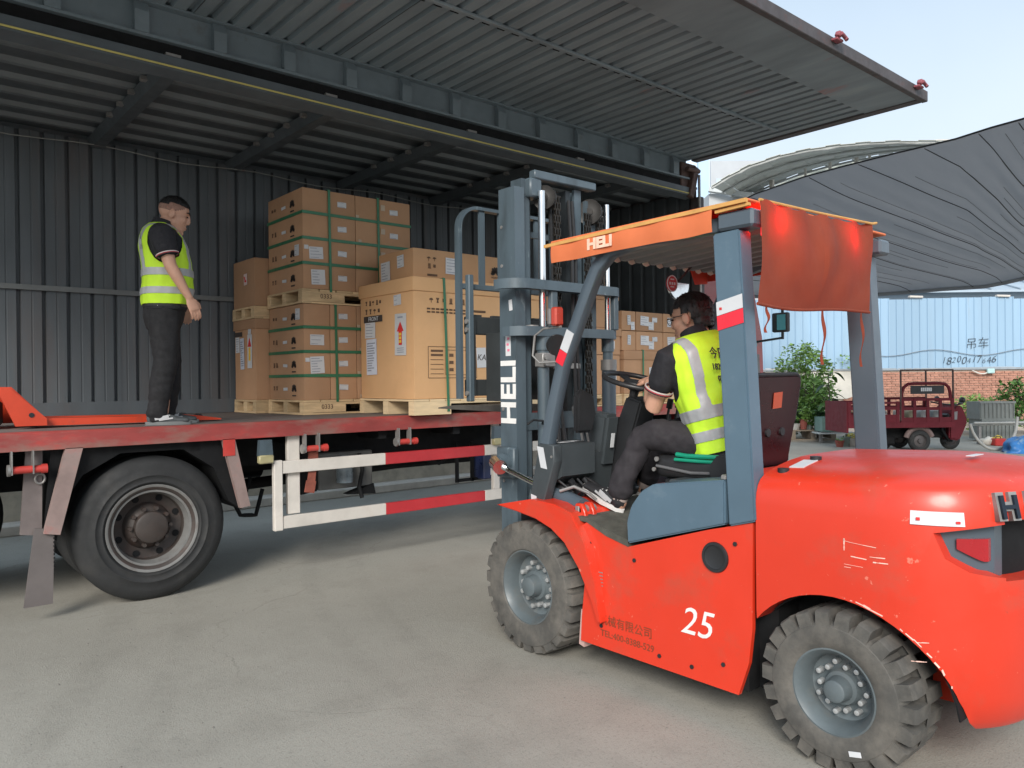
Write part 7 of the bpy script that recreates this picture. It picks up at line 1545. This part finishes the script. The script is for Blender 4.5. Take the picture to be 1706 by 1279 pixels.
# large-leaved plant: every big leaf a part
def bigleaf(L, W, droop):
    bm = B(); pr = []
    for k in range(7):
        t = k / 6; w = W * math.sin(PI * min(1, t * .92 + .06)) ** .8; x = L * t; z = L * (.55 * t - droop * t * t); pr.append([bm.verts.new((x, -w / 2, z + w * .12)), bm.verts.new((x, 0, z)), bm.verts.new((x, w / 2, z + w * .12))])
    for a, b_ in zip(pr, pr[1:]):
        for q in (0, 1): bm.faces.new((a[q], a[q + 1], b_[q + 1], b_[q]))
    return bm
RP = thing('rubber_plant', 'tall plant with a few large dark drooping leaves in front of the plaster wall', 'plant', gp(1381, 19.6), FACE)
bm = B(); tube(bm, [(0, 0, .45), (.02, 0, 1.0), (-.02, 0, 1.75)], [.02, .016, .008], 6); ob('stem', bm, m_bark, RP, 60, local=True)
r_ = random.Random(5)
for k, (z, a, L, mt_) in enumerate(((1.72, .1, .42, 0), (1.7, 2.8, .36, 0), (1.62, .5, .3, 1), (1.4, 3.4, .40, 0), (1.2, 2.6, .42, 1), (1.18, -.4, .45, 0), (1.05, .6, .42, 0), (.95, 3.6, .38, 1), (.85, 2.0, .3, 1))):
    o = ob('leaf', bigleaf(L, .19, .95), m_greend if mt_ == 0 else m_green, RP, 60, local=True); o.location = (0, 0, z); o.rotation_euler = (0, 0, a)
FP = thing('palm_plant', 'fan of arching palm leaves beside the tricycle tail', 'plant', gp(1400, 19.3), FACE)
for k in range(9):
    o = ob('frond', bigleaf(.75, .09, .6), m_green, FP, 60, local=True); o.location = (.05 * math.sin(k), 0, .55); o.rotation_euler = (0, -.25 - .1 * (k % 3), k * .7)
# pots on a pallet plank
pallet_xy = gp(1355, 19.8)
PS = thing('pallet', 'old grey pallet on the ground carrying potted plants', 'pallet', pallet_xy, FACE)
pz1, pz0 = zz(1355, 716, 19.8), zz(1355, 733, 19.8)
bm = B(); bx(bm, -.62, .62, 0, .7, 0, max(.02, pz0)); ob('kerb_block', bm, M('grey_slab', (.30, .27, .23), .9), PS, 0, local=True)
for k in range(5):
    bm = B(); bx(bm, -.6 + k * .001, .6, .01 + k * .14, .12 + k * .14, pz1 - .03, pz1); ob('board', bm, m_wood2, PS, 0, local=True)
for x in (-.58, -.06, .46):
    bm = B(); bx(bm, x, x + .12, .012, .68, pz0 + .03, pz1 - .031); ob('block', bm, m_wood2, PS, 0, local=True)
bm = B(); bx(bm, -.6, .6, .012, .1, max(.02, pz0) + .001, pz0 + .029); ob('bottom_board', bm, m_wood2, PS, 0, local=True)
def pot(label, px_, py_, d, r, h, mat, leafmat, seed, ph=.4, zb=None, n=120, pw=.2, leaf=.12):
    z = zz(px_, py_, d) if zb is None else zb
    p = thing('potted_plant', label, 'potted plant', gp(px_, d) + V((0, 0, z)), FACE, 'potted plants along the wall')
    bm = B(); lathe(bm, [(0, 0), (r * .75, 0), (r, h), (r * 1.1, h), (r * 1.1, h + .02), (r * .95, h + .02), (r * .9, h * .85), (0, h * .85)], (0, 0, 0), (0, 0, 1), 20); ob('pot', bm, mat, p, 50, local=True)
    ob('foliage', leaves(n, pw, pw, ph, h * .9, leaf, seed, down=.1), leafmat, p, 0, local=True)
m_pw = M('white_pot', (.62, .60, .56), .6, 0, .1, 6); m_pr = M('terracotta_pot', (.33, .09, .065), .7, 0, .15, 6); m_pg = M('grey_green_pot', (.25, .31, .29), .6)
pot('white pot with dark leaves, leftmost on the old pallet', 1324, 716, 20, .13, .15, m_pw, m_greend, 21, .42)
pot('terracotta pot with yellow-green leaves on the old pallet', 1338, 715, 19.9, .10, .24, m_pr, m_gl, 22, .35)
pot('small grey-green pot between the terracotta and the long white pot', 1347, 716, 20.0, .07, .13, m_pg, m_green, 23, .4)
pot('wide white pot with pale leaves at the right of the old pallet', 1366, 714, 20, .16, .15, m_pw, m_greend, 24, .38, n=180)
pot('small red pot on the ground left of the tricycle tail', 1398, 741, 18.2, .10, .13, m_pr, m_gl, 25, .08, 0, 20, .08, .08)
pot('grey-green tub on the ground beside the small red pot', 1407, 738, 18.4, .13, .2, m_pg, m_green, 26, .05, 0, 20, .1, .06)
pot('pale pot of yellow flowers on the ground by the upright', 1420, 738, 18.4, .15, .17, m_pw, M('yellow_bloom', (.62, .55, .10), .6), 27, .16, 0, 90, .15, .07)
GC = thing('plastic_crate', 'dull green open crate lying on its side beside the large-leaved plant', 'crate', gp(1388, 19.2) + V((0, 0, zz(1388, 719, 19.2))), FACE)
m_gcr = M('dull_green_crate', (.17, .27, .24), .5, 0, .12, 5)
bm = B(); bx(bm, -.28, .0, 0, .02, 0, .36); bx(bm, -.28, .24, .02, .5, 0, .02); bx(bm, -.28, .24, .02, .5, .34, .36); bx(bm, -.28, -.26, .02, .5, .021, .339); bx(bm, .0, .02, 0, .5, .021, .339); bx(bm, -.28, .24, .48, .5, .021, .339); bx(bm, .02, .24, .25, .27, .021, .339); ob('crate_shell', bm, m_gcr, GC, 0, local=True)
bm = B(); bx(bm, -.35, .55, .0, .5, -.06, -.02); ob('shelf_board', bm, M('pale_shelf', (.48, .50, .49), .6), GC, 0, local=True)
for x in (-.25, .42):
    bm = B(); bx(bm, x, x + .06, .2, .3, -zz(1388, 719, 19.2), -.061); ob('shelf_leg', bm, m_galv, GC, 0, local=True)
